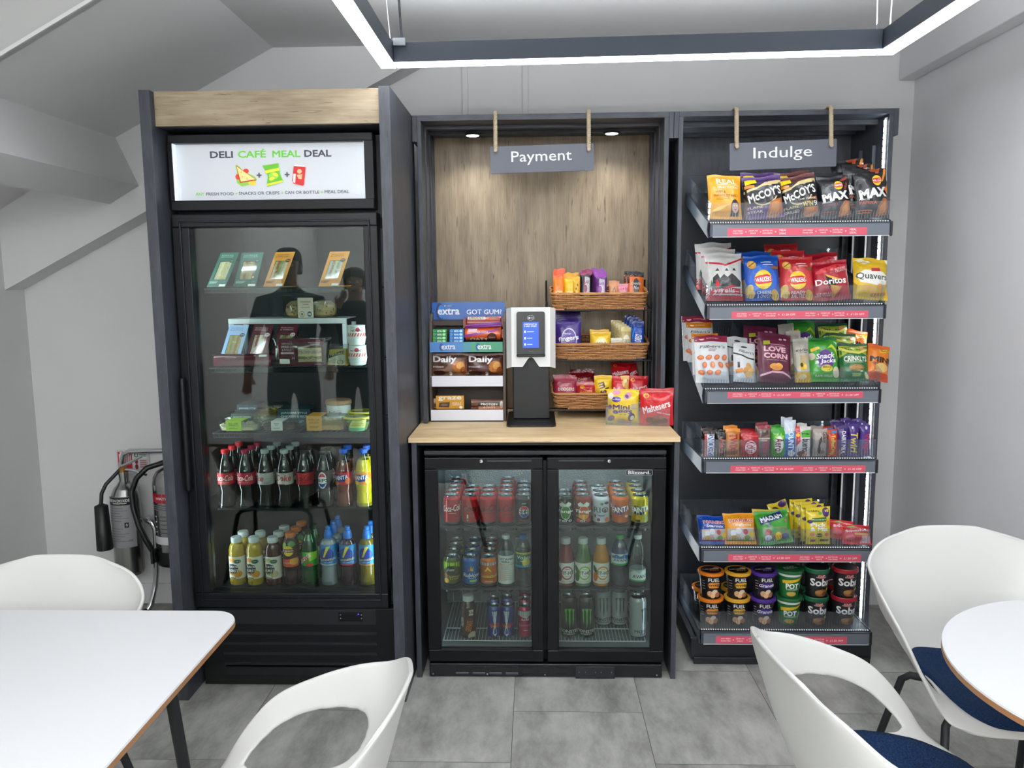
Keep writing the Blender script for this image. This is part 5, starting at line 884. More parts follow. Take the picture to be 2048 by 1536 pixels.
# ---- payment terminal
YT = 3.165; t = thing('payment_terminal', 'white and black card payment terminal on a black pedestal', 'payment terminal'); TX = PY(1062.5, 850, YT).x; tz = lambda y, Y=YT: PY(1062, y, Y).z
WT = M('#eef0ef', .35); TB = M('#0e1013', .38)
yb0, yb1 = PZ(1062, 850.5, ZW + .008).y, PZ(1062, 822, ZW + .008).y
MB().prism([(x, y) for x, y in rounded(.198, yb1 - yb0, .022, 5, TX, (yb0 + yb1) / 2)], .008, TB, Mx(((1, 0, 0, 0), (0, 0, 1, 0), (0, 1, 0, 0), (0, 0, 0, 1))) @ TR((0, ZW, 0))).build('base_plate', t)
YT2 = 3.235; cw = (PY(1098, 800, YT2) - PY(1025, 800, YT2)).x / 2; MB().box((TX - cw, YT2, ZW + .0085), (TX + cw, YT2 + .05, tz(700, YT2)), TB, .004).build('pedestal', t)
hw, z0, z1, z2 = .1005, tz(741), tz(615), tz(716); c = .78
b = MB(); P = []
for x, y in ((-1, .075), (-1, .035), (-c, 0), (c, 0), (1, .035), (1, .075)): P.append((TX + hw * x, 3.19 + y))
n_ = len(P); zl = [z0 + .004, z0 + .002, z0 + .012, z0 + .012, z0 + .002, z0 + .004]; zt = [z1 - .008, z1 - .006, z1, z1, z1 - .006, z1 - .008]
notch = [(-.34, 0), (-.26, .012), (-.12, .036), (-.05, .043), (.05, .043), (.12, .036), (.26, .012), (.34, 0)]
front = [(P[2][0], z0 + .012)] + [(TX + hw * x, z0 + .012 + dz * .9) for x, dz in notch] + [(P[3][0], z0 + .012), (P[3][0], z1), (P[2][0], z1)]
b.prism([(x, z) for x, z in front], .006, WT, TR((0, 3.19, 0)))
for a_, c_ in ((0, 1), (1, 2), (3, 4), (4, 5)): b.add([(P[a_][0], P[a_][1], zl[a_]), (P[c_][0], P[c_][1], zl[c_]), (P[c_][0], P[c_][1], zt[c_]), (P[a_][0], P[a_][1], zt[a_])], [(0, 1, 2, 3)], WT)
b.add([(p[0], p[1], z) for p, z in zip(P, zt)], [list(range(n_))], WT); b.box((TX - hw, 3.2648, z0 + .004), (TX + hw, 3.268, z1 - .008), WT); b.build('housing', t)
dv = MB(); dw, dz0, dz1 = .0285 * 2, tz(714, 3.18), tz(623.5, 3.18); T = TR((TX, 3.188, dz0), 0, -.03); dv.prism(rounded(dw * 2, dz1 - dz0, .009, 5, 0, (dz1 - dz0) / 2), .012, M('#0a0b0e', .2, 0, .5, .4), T @ TR((0, -.012, 0))); dv.box((-dw - .001, -.016, 0), (dw + .001, -.0005, .012), M('#08090b', .3), .004, T); dp = dv.build('card_reader', t)
H_ = dz1 - dz0; s = MB(); sw = dw * .565; sz0, sz1 = H_ * .205, H_ * .775; s.box((-sw, -.0126, sz0), (sw, -.012, sz1), M('#2a55d8', .3, 0, .5, 0, .42), 0, T)
paint(s, [('t', 'CHECKOUT IN', -.05, .91, .8, .055, '#dfe6fa'), ('t', '3 EASY STEPS', -.05, .83, .78, .055, '#dfe6fa')] + [q for k, y in enumerate((.62, .37, .13)) for q in (('e', -.72, y, .12, .05, '#c9d6f8'), ('r', -.45, y - .008, .2 + .2 * (k == 0), y + .012, '#c9d6f8'))], lambda x, y, h: T @ V((x, -.0127 - h, sz0 + y)), sw * 2, sz1 - sz0, fin={'mat': (.4, 0, .5, 0, .6)}); s.build('screen', dp)
s = MB(); paint(s, [('e', 0, .865, .26, .055, '#d8dce2'), ('e', 0, .865, .24, .049, '#0a0b0e'), ('t', ')))', .05, .865, .14, .05, '#d8dce2'), ('e', -.1, .862, .08, .02, '#d8dce2'), ('e', .0, .955, .02, .007, '#4a4e56')] + [('e', -.1 + .1 * k, .125, .018, .006, '#aeb4bc') for k in range(3)], lambda x, y, h: T @ V((x, -.0121 - h, y)), dw * 2, H_); s.build('printed_symbols', dp)
# ---- wicker baskets
WK = wood('wicker', 0, [(.2, '#8a5f38'), (.5, '#b58150'), (.75, '#d09c63')], 3, .55); WKD = M('#85592f', .6)
def basket_mesh(w, d, h, seed):
    b = MB(); rnd = random.Random(seed)
    def ring(z, k, amp, ph):
        f = .94 + .06 * z / h; W2, D2 = w / 2 * f, d / 2 * f; pts = []; per = rounded(2 * W2, 2 * D2, .02, 3); out = []
        for i in range(len(per)):
            p, q = V((*per[i], 0)), V((*per[(i + 1) % len(per)], 0)); m_ = max(1, int((q - p).length / .0075))
            for s_ in range(m_): out.append(p.lerp(q, s_ / m_))
        N = len(out); s_ = 0
        for i, p in enumerate(out):
            nr = V((p.x / W2 ** 2, p.y / D2 ** 2, 0)).normalized(); pts.append((p.x + nr.x * amp * math.sin(i * .45 + ph), p.y + nr.y * amp * math.sin(i * .45 + ph) + d / 2, z + rnd.uniform(-.0006, .0006)))
        return pts
    rows = int(h / .0084)
    for k in range(rows): b.tube(ring(.005 + k * (h - .012) / rows, k, .0032, PI * (k % 2) + .35 * k), .0036, WK, 5, True)
    for k in range(3): b.tube(ring(h - .004 + .004 * (k == 1), k, .0028, 2.1 * k), .0038, WK, 6, True)
    b.box((-w / 2 * .93, d * .04, .001), (w / 2 * .93, d * .96, .004), WKD)
    for x in [(-w / 2 + .012) + k * (w - .024) / 22 for k in range(23)]:
        for y in (d * .015, d * .985): b.tube([(x * .95, y + (.008 if y < d / 2 else -.008) * .6, .003), (x, y, h)], .0022, WKD, 5)
    return b
BW, BD, BH = .405, .19, .066; TILT = .16
for i, (yr, lb, YY) in enumerate(((586, 'wicker basket of bars, top of the three baskets', 3.325), (687, 'wicker basket with purple bags and blue packs, middle of the three baskets', 3.315), (786, 'wicker basket of red bags, lowest of the three baskets', 3.305))):
    z = PY(1200, yr, YY).z - BH; x = PY(1199 if i == 0 else 1201, yr, YY).x
    def mkb():
        t = thing('wicker_basket', '', 'basket'); basket_mesh(BW, BD, BH, 4).build('woven_body', t); q = MB(); q.tube([(-BW * .34, -.004, .004), (BW * .36, -.004, .004)], .0075, WK, 10)
        for k in range(60): xx = -BW * .34 + BW * .7 * k / 60; q.tube([(xx + .0028 * math.cos(a), -.004 + .0082 * math.cos(a) * 0 + .0082 * math.sin(a), .004 + .0082 * math.cos(a)) for a in [j * PI / 4 for j in range(8)]], .0012, WKD, 4, True)
        q.build('cane_bar', t); return t
    o = put('basket', mkb, (x, YY, z), lb, 'wicker baskets on the black stand'); o.rotation_euler[0] = TILT
BASK = [(PY(1200, yr, YY).z - BH, YY) for yr, YY in ((586, 3.325), (687, 3.315), (786, 3.305))]
st = thing('basket_stand', 'black wire stand holding the three wicker baskets', 'stand'); xa, xb = PY(1094, 600, 3.30).x, PY(1304, 600, 3.30).x; BK = M('#0d0e10', .4)
for x in (xa, xb):
    MB().tube([(x, 3.292, ZW + .004), (x, 3.532, ZW + .004), (x, 3.532, BASK[0][0] + .10), (x, 3.525, BASK[0][0] + .12)], .004, BK, 8).build('side_frame', st)
    for z, YY in BASK: MB().tube([(x, YY - .012, z + .032), (x, YY - .012, z - .006), (x, 3.532, z + (3.53 - YY) * TILT - .006)], .003, BK, 6).build('shelf_arm', st)
for z, YY in BASK: MB().tube([(xa, YY - .012, z - .006), (xb, YY - .012, z - .006)], .003, BK, 6).build('cross_wire', st)
# ---- packs in the baskets
B1, B2, B3 = 'bars in the top basket', 'packs in the middle basket', 'bags in the lowest basket'
def series(mk, n, labels, dx=0, dy=.014, dz=.004, rz=(0, .05, -.04, .06)):
    o = mk(labels[0])
    for k in range(1, n): l = o.location; copybag(o, labels[k], (l[0] + dx * k, l[1] + dy * k, l[2] + dz * k), rz[k % 4])
    return o
def sl(what, n): return [f'{what}, {ORD[k]} of {["", "one", "two", "three", "four", "five"][n]} in the {{}}' for k in range(n)]
def lab(what, n, place): return [f'{what}, {ORD[k]} one counted from the front' if n > 1 else what for k in range(n)]
BAR = lambda ink, mid: [('r', -1, .86, 1, 1, ink), ('r', -.65, .08, .65, .5, mid), ('t', 'CHEW', 0, .3, .8, .1, ink, {'r': 90}), ('p', [(-.3, .1), (-.05, .1), (-.05, .48), (-.3, .48)], ink), ('e', .3, .2, .2, .05, '#e8c8c8')]
series(lambda l: pk('snack_bar', l, 'snack bar', 1106, 1128.5, 544, 586, 3.345, '#ea7a1c', BAR('#e2501a', '#f0c878'), .016, .05, .12, .45, group=B1), 3, lab('bright orange bar in the top basket', 3, ''), .003, .02, .007)
series(lambda l: pk('snack_bar', l, 'snack bar', 1128, 1152, 549, 586, 3.345, '#e6b81c', BAR('#d89a12', '#e8d06a'), .016, -.05, .12, .45, group=B1), 3, lab('yellow bar in the top basket', 3, ''), .007, .02, .004)
pk('snack_bar', 'yellow bar with brown dots between the yellow and black bars in the top basket', 'snack bar', 1145, 1160, 553, 586, 3.338, '#dca61e', [('e', -.4 + .4 * (k % 3), .1 + .12 * k, .18, .04, '#5a3a14') for k in range(6)], .016, -.1, .12, .45)
SIL = lambda c2, c3: [('r', -1, .88, 1, 1, c2), ('p', [(-.5, .05), (.6, .05), (.7, .8), (-.2, .84)], '#b9b4b8'), ('e', -.1, .55, .3, .09, c2), ('p', [(-.2, .15), (.5, .2), (.4, .45), (0, .4)], c3), ('t', 'BAR', .1, .7, .5, .08, c2), ('e', .3, .12, .3, .05, '#e8e0d8')]
series(lambda l: pk('snack_bar', l, 'snack bar', 1160, 1183, 540, 586, 3.345, '#17131a', SIL('#8a1c52', '#dcd6c8'), .02, .06, .12, .45, group=B1), 2, lab('black bar with magenta top in the top basket', 2, ''), .006, .02, .002)
series(lambda l: pk('snack_bar', l, 'snack bar', 1189, 1214, 545, 586, 3.345, '#5a1f6a', SIL('#8a2c9a', '#7a4a8a'), .02, -.08, .12, .45, group=B1), 4, lab('purple and silver bar in the top basket', 4, ''), -.003, .02, .006)
pk('snack_pack', 'small copper coloured pack in the top basket', 'snack pack', 1217.5, 1239, 561.5, 586, 3.345, '#c08258', [('p', [(-.3, .5), (0, .72), (.3, .5), (0, .3)], '#6a3c22'), ('p', [(-.2, .5), (0, .64), (.2, .5), (0, .38)], '#d0966a'), ('r', -.4, .15, .4, .2, '#7a4a2c')], .016, 0, .12, .45)
pk('snack_pack', 'small pink pack in the top basket', 'snack pack', 1236, 1256.5, 567.5, 586, 3.34, '#d8849a', [('t', 'OAT', 0, .7, .6, .14, '#a83a5c'), ('r', -.5, .45, .5, .5, '#f0d0d8')], .016, 0, .12, .45)
NUT = [('r', -1, .86, 1, 1, '#141012'), ('r', -1, .7, -.75, .86, '#141012'), ('e', .05, .62, .42, .2, '#141012'), ('t', 'Crunchy', .05, .68, .6, .09, '#d8cfc4', {'s': .3}), ('t', 'Nut', .05, .58, .35, .09, '#d8cfc4', {'s': .3}), ('p', [(-.6, .05), (-.1, .05), (-.1, .42), (-.6, .42)], '#c8506a'), ('t', 'PEANUT', .35, .28, .4, .09, '#3a1a10', {'r': 90, 'b': .04})]
series(lambda l: pk('snack_bar', l, 'snack bar', 1254, 1288, 543, 586, 3.345, '#d2692a', NUT, .02, .03, .12, .45, group=B1), 2, lab('orange nut bar with black ends in the top basket', 2, ''), -.011, .022, .002)
FNG = [('r', -1, .9, 1, 1, '#2c1a5a'), ('e', .05, .42, .62, .3, '#e0dbe8'), ('e', .05, .42, .57, .27, '#45298a'), ('t', 'fingers', .02, .46, .8, .14, '#f0ecf4', {'b': .05, 'r': 6}), ('t', 'dairy', -.1, .58, .35, .06, '#e0d8ec', {'s': .3})] + [('p', [(-.55 + .26 * k, .04), (-.35 + .26 * k, .04), (-.2 + .22 * k, .3), (-.36 + .22 * k, .31)], '#d9cfc8' if k % 2 else '#4a2a1c') for k in range(5)]
series(lambda l: pk('biscuit_bag', l, 'biscuits', 1110, 1163, 634, 687, 3.34, '#3a2278', FNG, .024, 0, .14, .35, group=B2), 4, lab('purple biscuit bag in the middle basket', 4, ''), .0, .028, .007)
series(lambda l: pk('snack_pack', l, 'snack pack', 1182.5, 1222, 664, 688, 3.335, '#e3bb22', [('r', -1, .84, 1, 1, '#d8a81a'), ('e', 0, .4, .6, .36, '#f0dc8a'), ('e', 0, .5, .4, .12, '#f7efc8'), ('t', 'MINI', 0, .42, .5, .12, '#8a6a1a'), ('p', [(-.5, .1), (.5, .1), (.3, .22), (-.3, .22)], '#c89a2a')], .02, 0, .16, .4, group=B2), 2, lab('small yellow pack in the middle basket', 2, ''), -.005, .025, .008)
series(lambda l: pk('snack_bar', l, 'snack bar', 1241, 1263, 654, 688, 3.34, '#b8a468', [('r', -1, .84, 1, 1, '#d8c88a'), ('e', 0, .45, .7, .28, '#e8e0c0'), ('t', 'SEED', 0, .5, .7, .12, '#5a4a2a'), ('e', -.2, .3, .2, .06, '#8a7a4a'), ('r', -.7, .12, .7, .2, '#7a6a3a')], .016, .2, .12, .4, group=B2), 5, lab('cream and gold bar in the middle basket', 5, ''), -.008, .022, .006)
ORE = [('r', -1, .84, 1, 1, '#0f2c78'), ('t', 'OREO', .02, .55, .62, .2, '#f0f2f8', {'b': .05, 'r': 82}), ('e', -.1, .16, .5, .12, '#16181e'), ('e', -.1, .18, .36, .06, '#dfe2e8'), ('p', [(-1, .5), (-.5, .8), (-.6, .84), (-1, .66)], '#3a86d8')]
series(lambda l: pk('biscuit_pack', l, 'biscuits', 1264, 1288, 643, 688, 3.335, '#1646a8', ORE, .022, -.06, .1, .4, group=B2), 4, lab('blue biscuit pack in the middle basket', 4, ''), -.008, .022, .008)
pk('snack_pack', 'white and gold pack lying between the yellow and cream packs in the middle basket', 'snack pack', 1221, 1246, 676, 689, 3.328, '#d8d2c0', [('r', -.8, .2, .8, .6, '#cfc09a'), ('t', 'WAFER', 0, .4, .7, .2, '#8a7a4a')], .02, .1, .2, .3)
DOD = [('t', 'DODGERS', .05, .46, .74, .13, '#e8d8d0', {'b': .04}), ('t', 'GIANT', .1, .22, .55, .15, '#e8d8d0', {'b': .04}), ('t', 'jammie', -.1, .62, .35, .07, '#d8a8b0'), ('p', [(-1, .7), (1, .74), (1, .8), (-1, .76)], '#7a1a2e')]
series(lambda l: pk('biscuit_bag', l, 'biscuits', 1108, 1154, 753.5, 786, 3.325, '#96233c', DOD, .024, .05, .16, .3, group=B3), 2, lab('dull red biscuit bag in the lowest basket', 2, ''), -.004, .03, .004)
series(lambda l: pk('sweet_bag', l, 'sweets', 1138, 1188, 743, 784, 3.375, '#6a1018', [('p', [(-1, .5), (1, .66), (1, .72), (-1, .58)], '#a82a30'), ('t', 'DARK', .1, .7, .4, .08, '#c88a6a')], .03, .08, .25, .3, rough=.15, group=B3), 2, lab('shiny dark red bag behind the toffee bag', 2, ''), .006, .03, .004)
series(lambda l: pk('sweet_bag', l, 'sweets', 1153, 1192, 766.5, 786, 3.322, '#a81c22', [('t', 'TOFFEE', 0, .32, .7, .2, '#e0902a', {'b': .05, 'r': 8}), ('e', -.4, .72, .25, .14, '#c8902a'), ('p', [(-1, .0), (1, .1), (1, 0)], '#5a0c14')], .03, -.1, .2, .3, rough=.15, group=B3), 2, lab('red toffee bag with orange lettering in the lowest basket', 2, ''), .01, .025, .003)
pk('sweet_bag', 'yellow sweet bag with large brown letters in the lowest basket', 'sweets', 1188, 1224, 751, 787, 3.318, '#e6c01e', [('t', "m's", .1, .5, .62, .4, '#3a2012', {'b': .08, 'r': -75}), ('r', -1, .86, 1, 1, '#d8ac14'), ('p', [(-.9, .15), (-.3, .25), (-.4, .5), (-.9, .4)], '#c89a1a'), ('t', 'peanut', .3, .12, .4, .06, '#7a4a14')], .03, -.06, .12, .25)
pk('sweet_bag', 'red and gold sweet bag beside the yellow sweet bag in the lowest basket', 'sweets', 1222, 1260, 752.5, 787, 3.322, '#c42028', [('p', [(.0, 1), (.9, 1), (.9, .4), (.3, .55)], '#e0b060'), ('t', 'Ma', -.3, .42, .6, .26, '#f2e6e2', {'b': .05, 's': .2}), ('e', .5, .8, .2, .1, '#f0d890'), ('p', [(.6, .2), (1, .3), (1, .5), (.7, .45)], '#2a1410')], .03, -.1, .14, .3)
MAL = [('t', 'Maltesers', 0, .52, .86, .2, '#f6eeec', {'b': .05, 'r': 16}), ('r', -1, .9, 1, 1, '#b81420'), ('e', -.62, .84, .18, .07, '#e8b02a'), ('e', -.6, .83, .1, .04, '#c81c28'), ('e', .1, .88, .1, .04, '#a8141c'), ('t', 'MORE TO SHARE', .45, .34, .4, .04, '#f6eeec', {'r': -10}), ('e', -.35, .14, .28, .1, '#6a3424'), ('e', .05, .18, .26, .11, '#7a4030'), ('e', .4, .13, .3, .1, '#5f2e20'), ('e', -.05, .06, .3, .06, '#6a3424'), ('e', .3, .22, .14, .06, '#8a5240')]
mo = pk('sweet_bag', 'red chocolate ball bag leaning at the right end of the lowest basket', 'sweets', 1257, 1297, 752.5, 788, 3.325, '#c31a25', MAL, .03, .06, .14, .3, group=B3)
copybag(mo, 'red chocolate ball bag sticking up at the back of the lowest basket', PY(1240, 772, 3.40), -.15, .5, .1); copybag(mo, 'red chocolate ball bag tilted over the back right of the lowest basket', PY(1266, 774, 3.43), .2, .45, -.25)
# ---- clear acrylic tray at the front right
ac = thing('acrylic_tray', 'clear acrylic tray holding bagged chocolates at the right end of the worktop', 'tray'); p0, p1 = PZ(1211, 850, ZW), PZ(1341, 853.5, ZW); w = p1.x - p0.x; T = TR((p0.x, p0.y, ZW), math.atan2(p1.y - p0.y, w))
zt = PY(1276, 813, 3.15).z - ZW
for nm, a_, b_ in (('base', (0, 0, .0005), (w, .055, .0035)), ('front_wall', (0, 0, .004), (w, .003, zt)), ('back_wall', (0, .052, .004), (w, .055, zt * 1.3)), ('side_wall', (0, .0035, .004), (.003, .0515, zt)), ('side_wall', (w - .003, .0035, .004), (w, .0515, zt))): MB().box(a_, b_, ACRYL, .0005, T).build(nm, ac)
EGG = [('t', 'Mini', -.1, .50, .56, .14, '#4a2a78', {'b': .07}), ('t', 'eggs', -.02, .34, .64, .16, '#4a2a78', {'b': .07}), ('e', -.42, .72, .3, .08, '#4a2a8a'), ('t', 'Cadbury', -.42, .72, .4, .045, '#e8e0f0', {'s': .3}), ('e', .3, .82, .26, .09, '#c98aa0', 40), ('e', .26, .80, .1, .06, '#4a2a60', 40), ('e', -.4, .92, .24, .07, '#d890b0'), ('e', -.78, .82, .18, .09, '#e8e2d8'), ('e', -.85, .5, .14, .06, '#6a3a6a'), ('e', -.75, .18, .24, .08, '#7a5a60', 30), ('e', -.1, .10, .3, .07, '#b8a080'), ('e', .3, .05, .3, .06, '#d09aa8'), ('p', [(.55, .45), (.9, .45), (.9, .62), (.55, .6)], '#b8a888'), ('e', .55, .22, .28, .09, '#3f2a52', 60), ('e', .6, .2, .16, .05, '#d8c9a0', 60)]
pk('chocolate_bag', 'yellow bag of chocolate eggs in the clear acrylic tray', 'sweets', 1214, 1278, 779, 848.5, 3.182, '#e8c41a', EGG, .03, -.2, .03)
mo = pk('chocolate_bag', 'red chocolate ball bag beside the yellow bag in the clear acrylic tray', 'sweets', 1279, 1346, 780, 850, 3.142, '#cc1622', MAL, .022, -.2, .03, group='red chocolate bags in the acrylic tray')
copybag(mo, 'red chocolate ball bag behind its twin in the clear acrylic tray', (mo.location[0] + .006, mo.location[1] + .024, mo.location[2] + .004), -.22)
# ---- hanging signs
def sign(label, word, x0, x1, yt, yb, ropes, Y, tilt, wfrac, hfrac, ytop):
    t = thing('hanging_sign', label, 'sign'); a, c = PY(x0, (yt + yb) / 2, Y), PY(x1, (yt + yb) / 2, Y); w = c.x - a.x; cz, h = (PY((x0 + x1) / 2, yt, Y).z + PY((x0 + x1) / 2, yb, Y).z) / 2, (PY(x0, yt, Y) - PY(x0, yb, Y)).z; T = TR(((a.x + c.x) / 2, Y, cz), 0, 0, -tilt)
    b = MB(); b.prism(rounded(w, h, .004, 3), .009, M('#5b5e68', .5), T); paint(b, [('t', word, -.01 * 1, .54, wfrac, hfrac, '#f4f4f4', {'b': .004})], lambda x, y, hh: T @ V((x, -hh - .0003, y - h / 2)), w, h); b.build('board', t)
    for rx in ropes:
        zb = cz + h / 2 - .016; xr = PY(rx, yt, Y).x; zt_ = PY(rx, ytop, YP).z; q = MB(); R_ = M('#b8a78c', .85)
        for s_ in range(3):
            pts = []
            for k in range(61):
                f = k / 60; z = zb + (2.184 - zb) * f; a_ = f * 40 + s_ * 2 * PI / 3; pts.append((xr + .0042 * math.cos(a_), Y - .006 + (YP - .012 - Y) * f + .0042 * math.sin(a_), z))
            pts += [(xr + .0042 * math.cos(s_ * 2.1), YP + .005, 2.190), (xr + .0042 * math.cos(s_ * 2.1), YP + .05, 2.1868)]
            q.tube(pts, .0046, R_, 6)
        q.lathe([(.006, 0), (.008, .003), (.006, .006)], R_, 10, TR((xr, Y - .008, zb - .004), 0, PI / 2)); q.build('rope', t)
sign('hanging grey sign reading Payment over the oak backed bay', 'Payment', 981, 1187.5, 290, 344, (991, 1177.5), YP - .03, .021, .585, .52, 224)
sign('hanging grey sign reading Indulge over the snack shelves', 'Indulge', 1460, 1673, 282, 337, (1473, 1661.5), YP - .03, .028, .55, .52, 214)
# ================================================================ snack shelves on the right
XA, XB = .648, 1.315
SHELF = [(1.742, 3.012, .355, 'MD'), (1.436, 3.03, .355, 'OFF'), (1.114, 3.035, .40, 'OFF'), (.841, 3.03, -.01, 'OFF'), (.481, 3.036, 0, 'OFF'), (.153, 3.005, -.02, 'OFF')]
RAILM, TICK = M('#343841', .35), M('#6a7079', .25); RIB = clear_mat('ribbed_acrylic', '#eef2f6', .15, 1.4, .22); PERF_GLINT = M('#dfe4ea', .4, 0, .5, 0, .25)  # last one: white glow put into the dots for light caught there
BAN = [(1455, 1734, 455.5, 470.7), (1463, 1736.7, 622, 635.8), (1455, 1726, 782, 796), (1461, 1731, 931, 944.6), (1456, 1722, 1109, 1124.6), (1431.8, 1694, 1273, 1287)]
DIV = [[1488], [1489, 1703], [1462, 1511, 1586, 1681], [1431, 1448.5, 1479.5, 1519, 1540.5, 1571, 1590, 1622, 1651, 1674, 1695, 1717], [1514, 1601, 1664], []]
LBS = ['first', 'second', 'third', 'fourth', 'fifth', 'lowest']
for i, ((z, y0, sl_, kind), (bx0, bx1, by0, by1)) in enumerate(zip(SHELF, BAN)):
    D = .445; a = math.atan(sl_); T = TR((0, y0, z), 0, a); L_ = D / math.cos(a)
    s = thing('display_shelf', f'grey metal display shelf with clear acrylic front, {["topmost of the six", "second from the top", "third from the top", "fourth from the top, holding chocolate bars", "fifth from the top, holding sweets", "lowest, holding pots"][i]}', 'shelf')
    b = MB(); b.box((XA, .004, -.022), (XB, L_, -.001), M('#14171c', .45), .001, T); b.box((XA - .004, .0, -.03), (XA, L_, .003), M('#3d4650', .35, .3), 0, T); b.box((XB, .0, -.03), (XB + .004, L_, .003), M('#3d4650', .35, .3), 0, T); b.build('metal_tray', s)
    for x in (XA - .004, XB): MB().add([T @ V((x, 0, -.03)), T @ V((x, L_, -.03)), T @ V((x, L_, -.045)), (x, y0 - .005, z - .055)] + [T @ V((x + .004, 0, -.03)), T @ V((x + .004, L_, -.03)), T @ V((x + .004, L_, -.045)), (x + .004, y0 - .005, z - .055)], [(0, 1, 2, 3), (7, 6, 5, 4), (0, 4, 5, 1), (1, 5, 6, 2), (2, 6, 7, 3), (3, 7, 4, 0)], M('#3d4650', .35, .3)).build('side_bracket', s)
    r = MB(); r.box((XA + .002, y0 - .014, z - .052), (XB - .001, y0 - .003, z - .003), RAILM, .002); r.box((XB - .004, y0 - .017, z - .054), (XB + .004, y0 - .002, z - .001), M('#0b0c0f', .4), .002); rr = r.build('price_rail', s)
    q = MB(); q.box((XA + .012, y0 - .0165, z - .0535), (XB - .008, y0 - .0145, z - .0515), M('#e9ebee', .3)); q.box((XA + .012, y0 - .0155, z - .051), (XB - .008, y0 - .0145, z - .008), TICK); q.build('ticket_strip', rr)
    yb = y0 - .0162; p0, p1 = PY(bx0, (by0 + by1) / 2, yb), PY(bx1, (by0 + by1) / 2, yb); zz1, zz0 = PY((bx0 + bx1) / 2, by0, yb).z, PY((bx0 + bx1) / 2, by1, yb).z
    zz0, zz1 = max(zz0, z - .0505), min(zz1, z - .009); q = MB(); q.box((p0.x, yb, zz0), (p1.x, yb + .001, zz1), M('#d8566a', .4)); sp = []
    for k in (0, 1):
        c = -.5 + k * 1.0 - .02; f = .5
        for t_, dx, w_ in ((('ANY FRESH', 'FOOD ITEM'), -.66, .072), (('CRISPS OR', 'SNACK'), -.22, .066), (('BOTTLE OR', 'CAN DRINK'), .19, .072)): sp += [('t', t_[0], c + dx * f, .66, w_, .19, '#f6e6e8'), ('t', t_[1], c + dx * f, .34, w_ * (.66 if t_[1] == 'SNACK' else 1), .19, '#f6e6e8')]
        sp += [('t', '+', c - .43 * f, .5, .011, .22, '#f6e6e8'), ('t', '+', c - .01 * f, .5, .011, .22, '#f6e6e8'), ('t', '=', c + .42 * f, .5, .011, .16, '#f6e6e8')]
        sp += [('t', 'MEAL', c + .63 * f, .7, .05, .26, '#f6e6e8'), ('t', 'DEAL', c + .63 * f, .28, .05, .26, '#f6e6e8')] if kind == 'MD' else [('t', '£1.20 OFF', c + .71 * f, .5, .098, .28, '#f6e6e8')]
    paint(q, sp, lambda x, y, h: ((p0.x + p1.x) / 2 + x, yb - h, zz0 + y), p1.x - p0.x, zz1 - zz0); q.build('price_banner', rr)
    H_ = .074
    b = MB(); b.box((XA + .001, .004, .001), (XB - .001, .0065, H_), ACRYL, 0, T); fr_ = b.build('acrylic_front', s)
    q = MB(); n_ = 62
    for k in range(n_): x = XA + .012 + (XB - XA - .024) * k / (n_ - 1); q.box((x - .0011, .0022, .004), (x + .0011, .0038, H_ * .55), RIB, 0, T)
    q.build('ribs', fr_); q = MB()
    for k in range(72): x = XA + .008 + (XB - XA - .016) * k / 71; q.box((x - .0021, -.001, -.0005), (x + .0021, .0025, .0035), PERF_GLINT, 0, T)
    q.build('perforation_glints', fr_)
    b = MB(); b.box((XA + .001, L_ - .008, .001), (XB - .001, L_ - .0055, H_), ACRYL, 0, T); bk_ = b.build('acrylic_back', s); q = MB()
    for k in range(n_): x = XA + .012 + (XB - XA - .024) * k / (n_ - 1); q.box((x - .0011, L_ - .010, .004), (x + .0011, L_ - .0083, H_ * .55), RIB, 0, T)
    q.build('ribs', bk_)
    for x in (XA + .0005, XB - .003): MB().box((x, .0068, .001), (x + .0025, L_ - .0105, H_), ACRYL, 0, T).build('acrylic_side', s)
    for f in DIV[i]: x = PY(f, [438, 601, 763, 917, 1096, 1260][i], y0 + .035).x - .0008; MB().prism([(.008, .001), (L_ - .0105, .001), (L_ - .0105, H_), (.008, H_ if i == 3 else H_ * .98)], .0016, ACRYL, T @ TR((x, 0, 0), PI / 2)).build('divider', s)
def sk(i, name, label, cat, x0, x1, y0, y1, col, spec, dy=.035, d=.04, rz=0, roll=0, extra=0, lean=None, group=None, **k):
    z, ys, sl_, _ = SHELF[i]; Y = ys + dy; ln = math.atan(sl_) * .8 if lean is None else lean; zb = z + sl_ * dy + .003
    a = PY((x0 + x1) / 2, y1, Y); w = (PY(x1, y1, Y) - PY(x0, y1, Y)).x; zt = PY((x0 + x1) / 2, y0, Y + .03).z; h = (zt - zb) / math.cos(ln)
    o = bag(name, label, cat, (a.x, Y, zb), col, spec, w, h, d, rz, ln, roll, group, seed=int(x0 * 3 + y1 + i), **k); return o
def behind(o, i, labels, dx=0, dy=.05, rz=.05, dz=0, group=None):
    r = []
    for k, l in enumerate(labels):
        L_ = o.location; r.append(copybag(o, l, (L_[0] + dx * (k + 1), L_[1] + dy * (k + 1), L_[2] + SHELF[i][2] * dy * (k + 1) + dz * (k + 1)), o.rotation_euler[2] + rz * (-1) ** k))
        if group: r[-1]['group'] = group; o['group'] = group
    return r
CR = 'crisps'
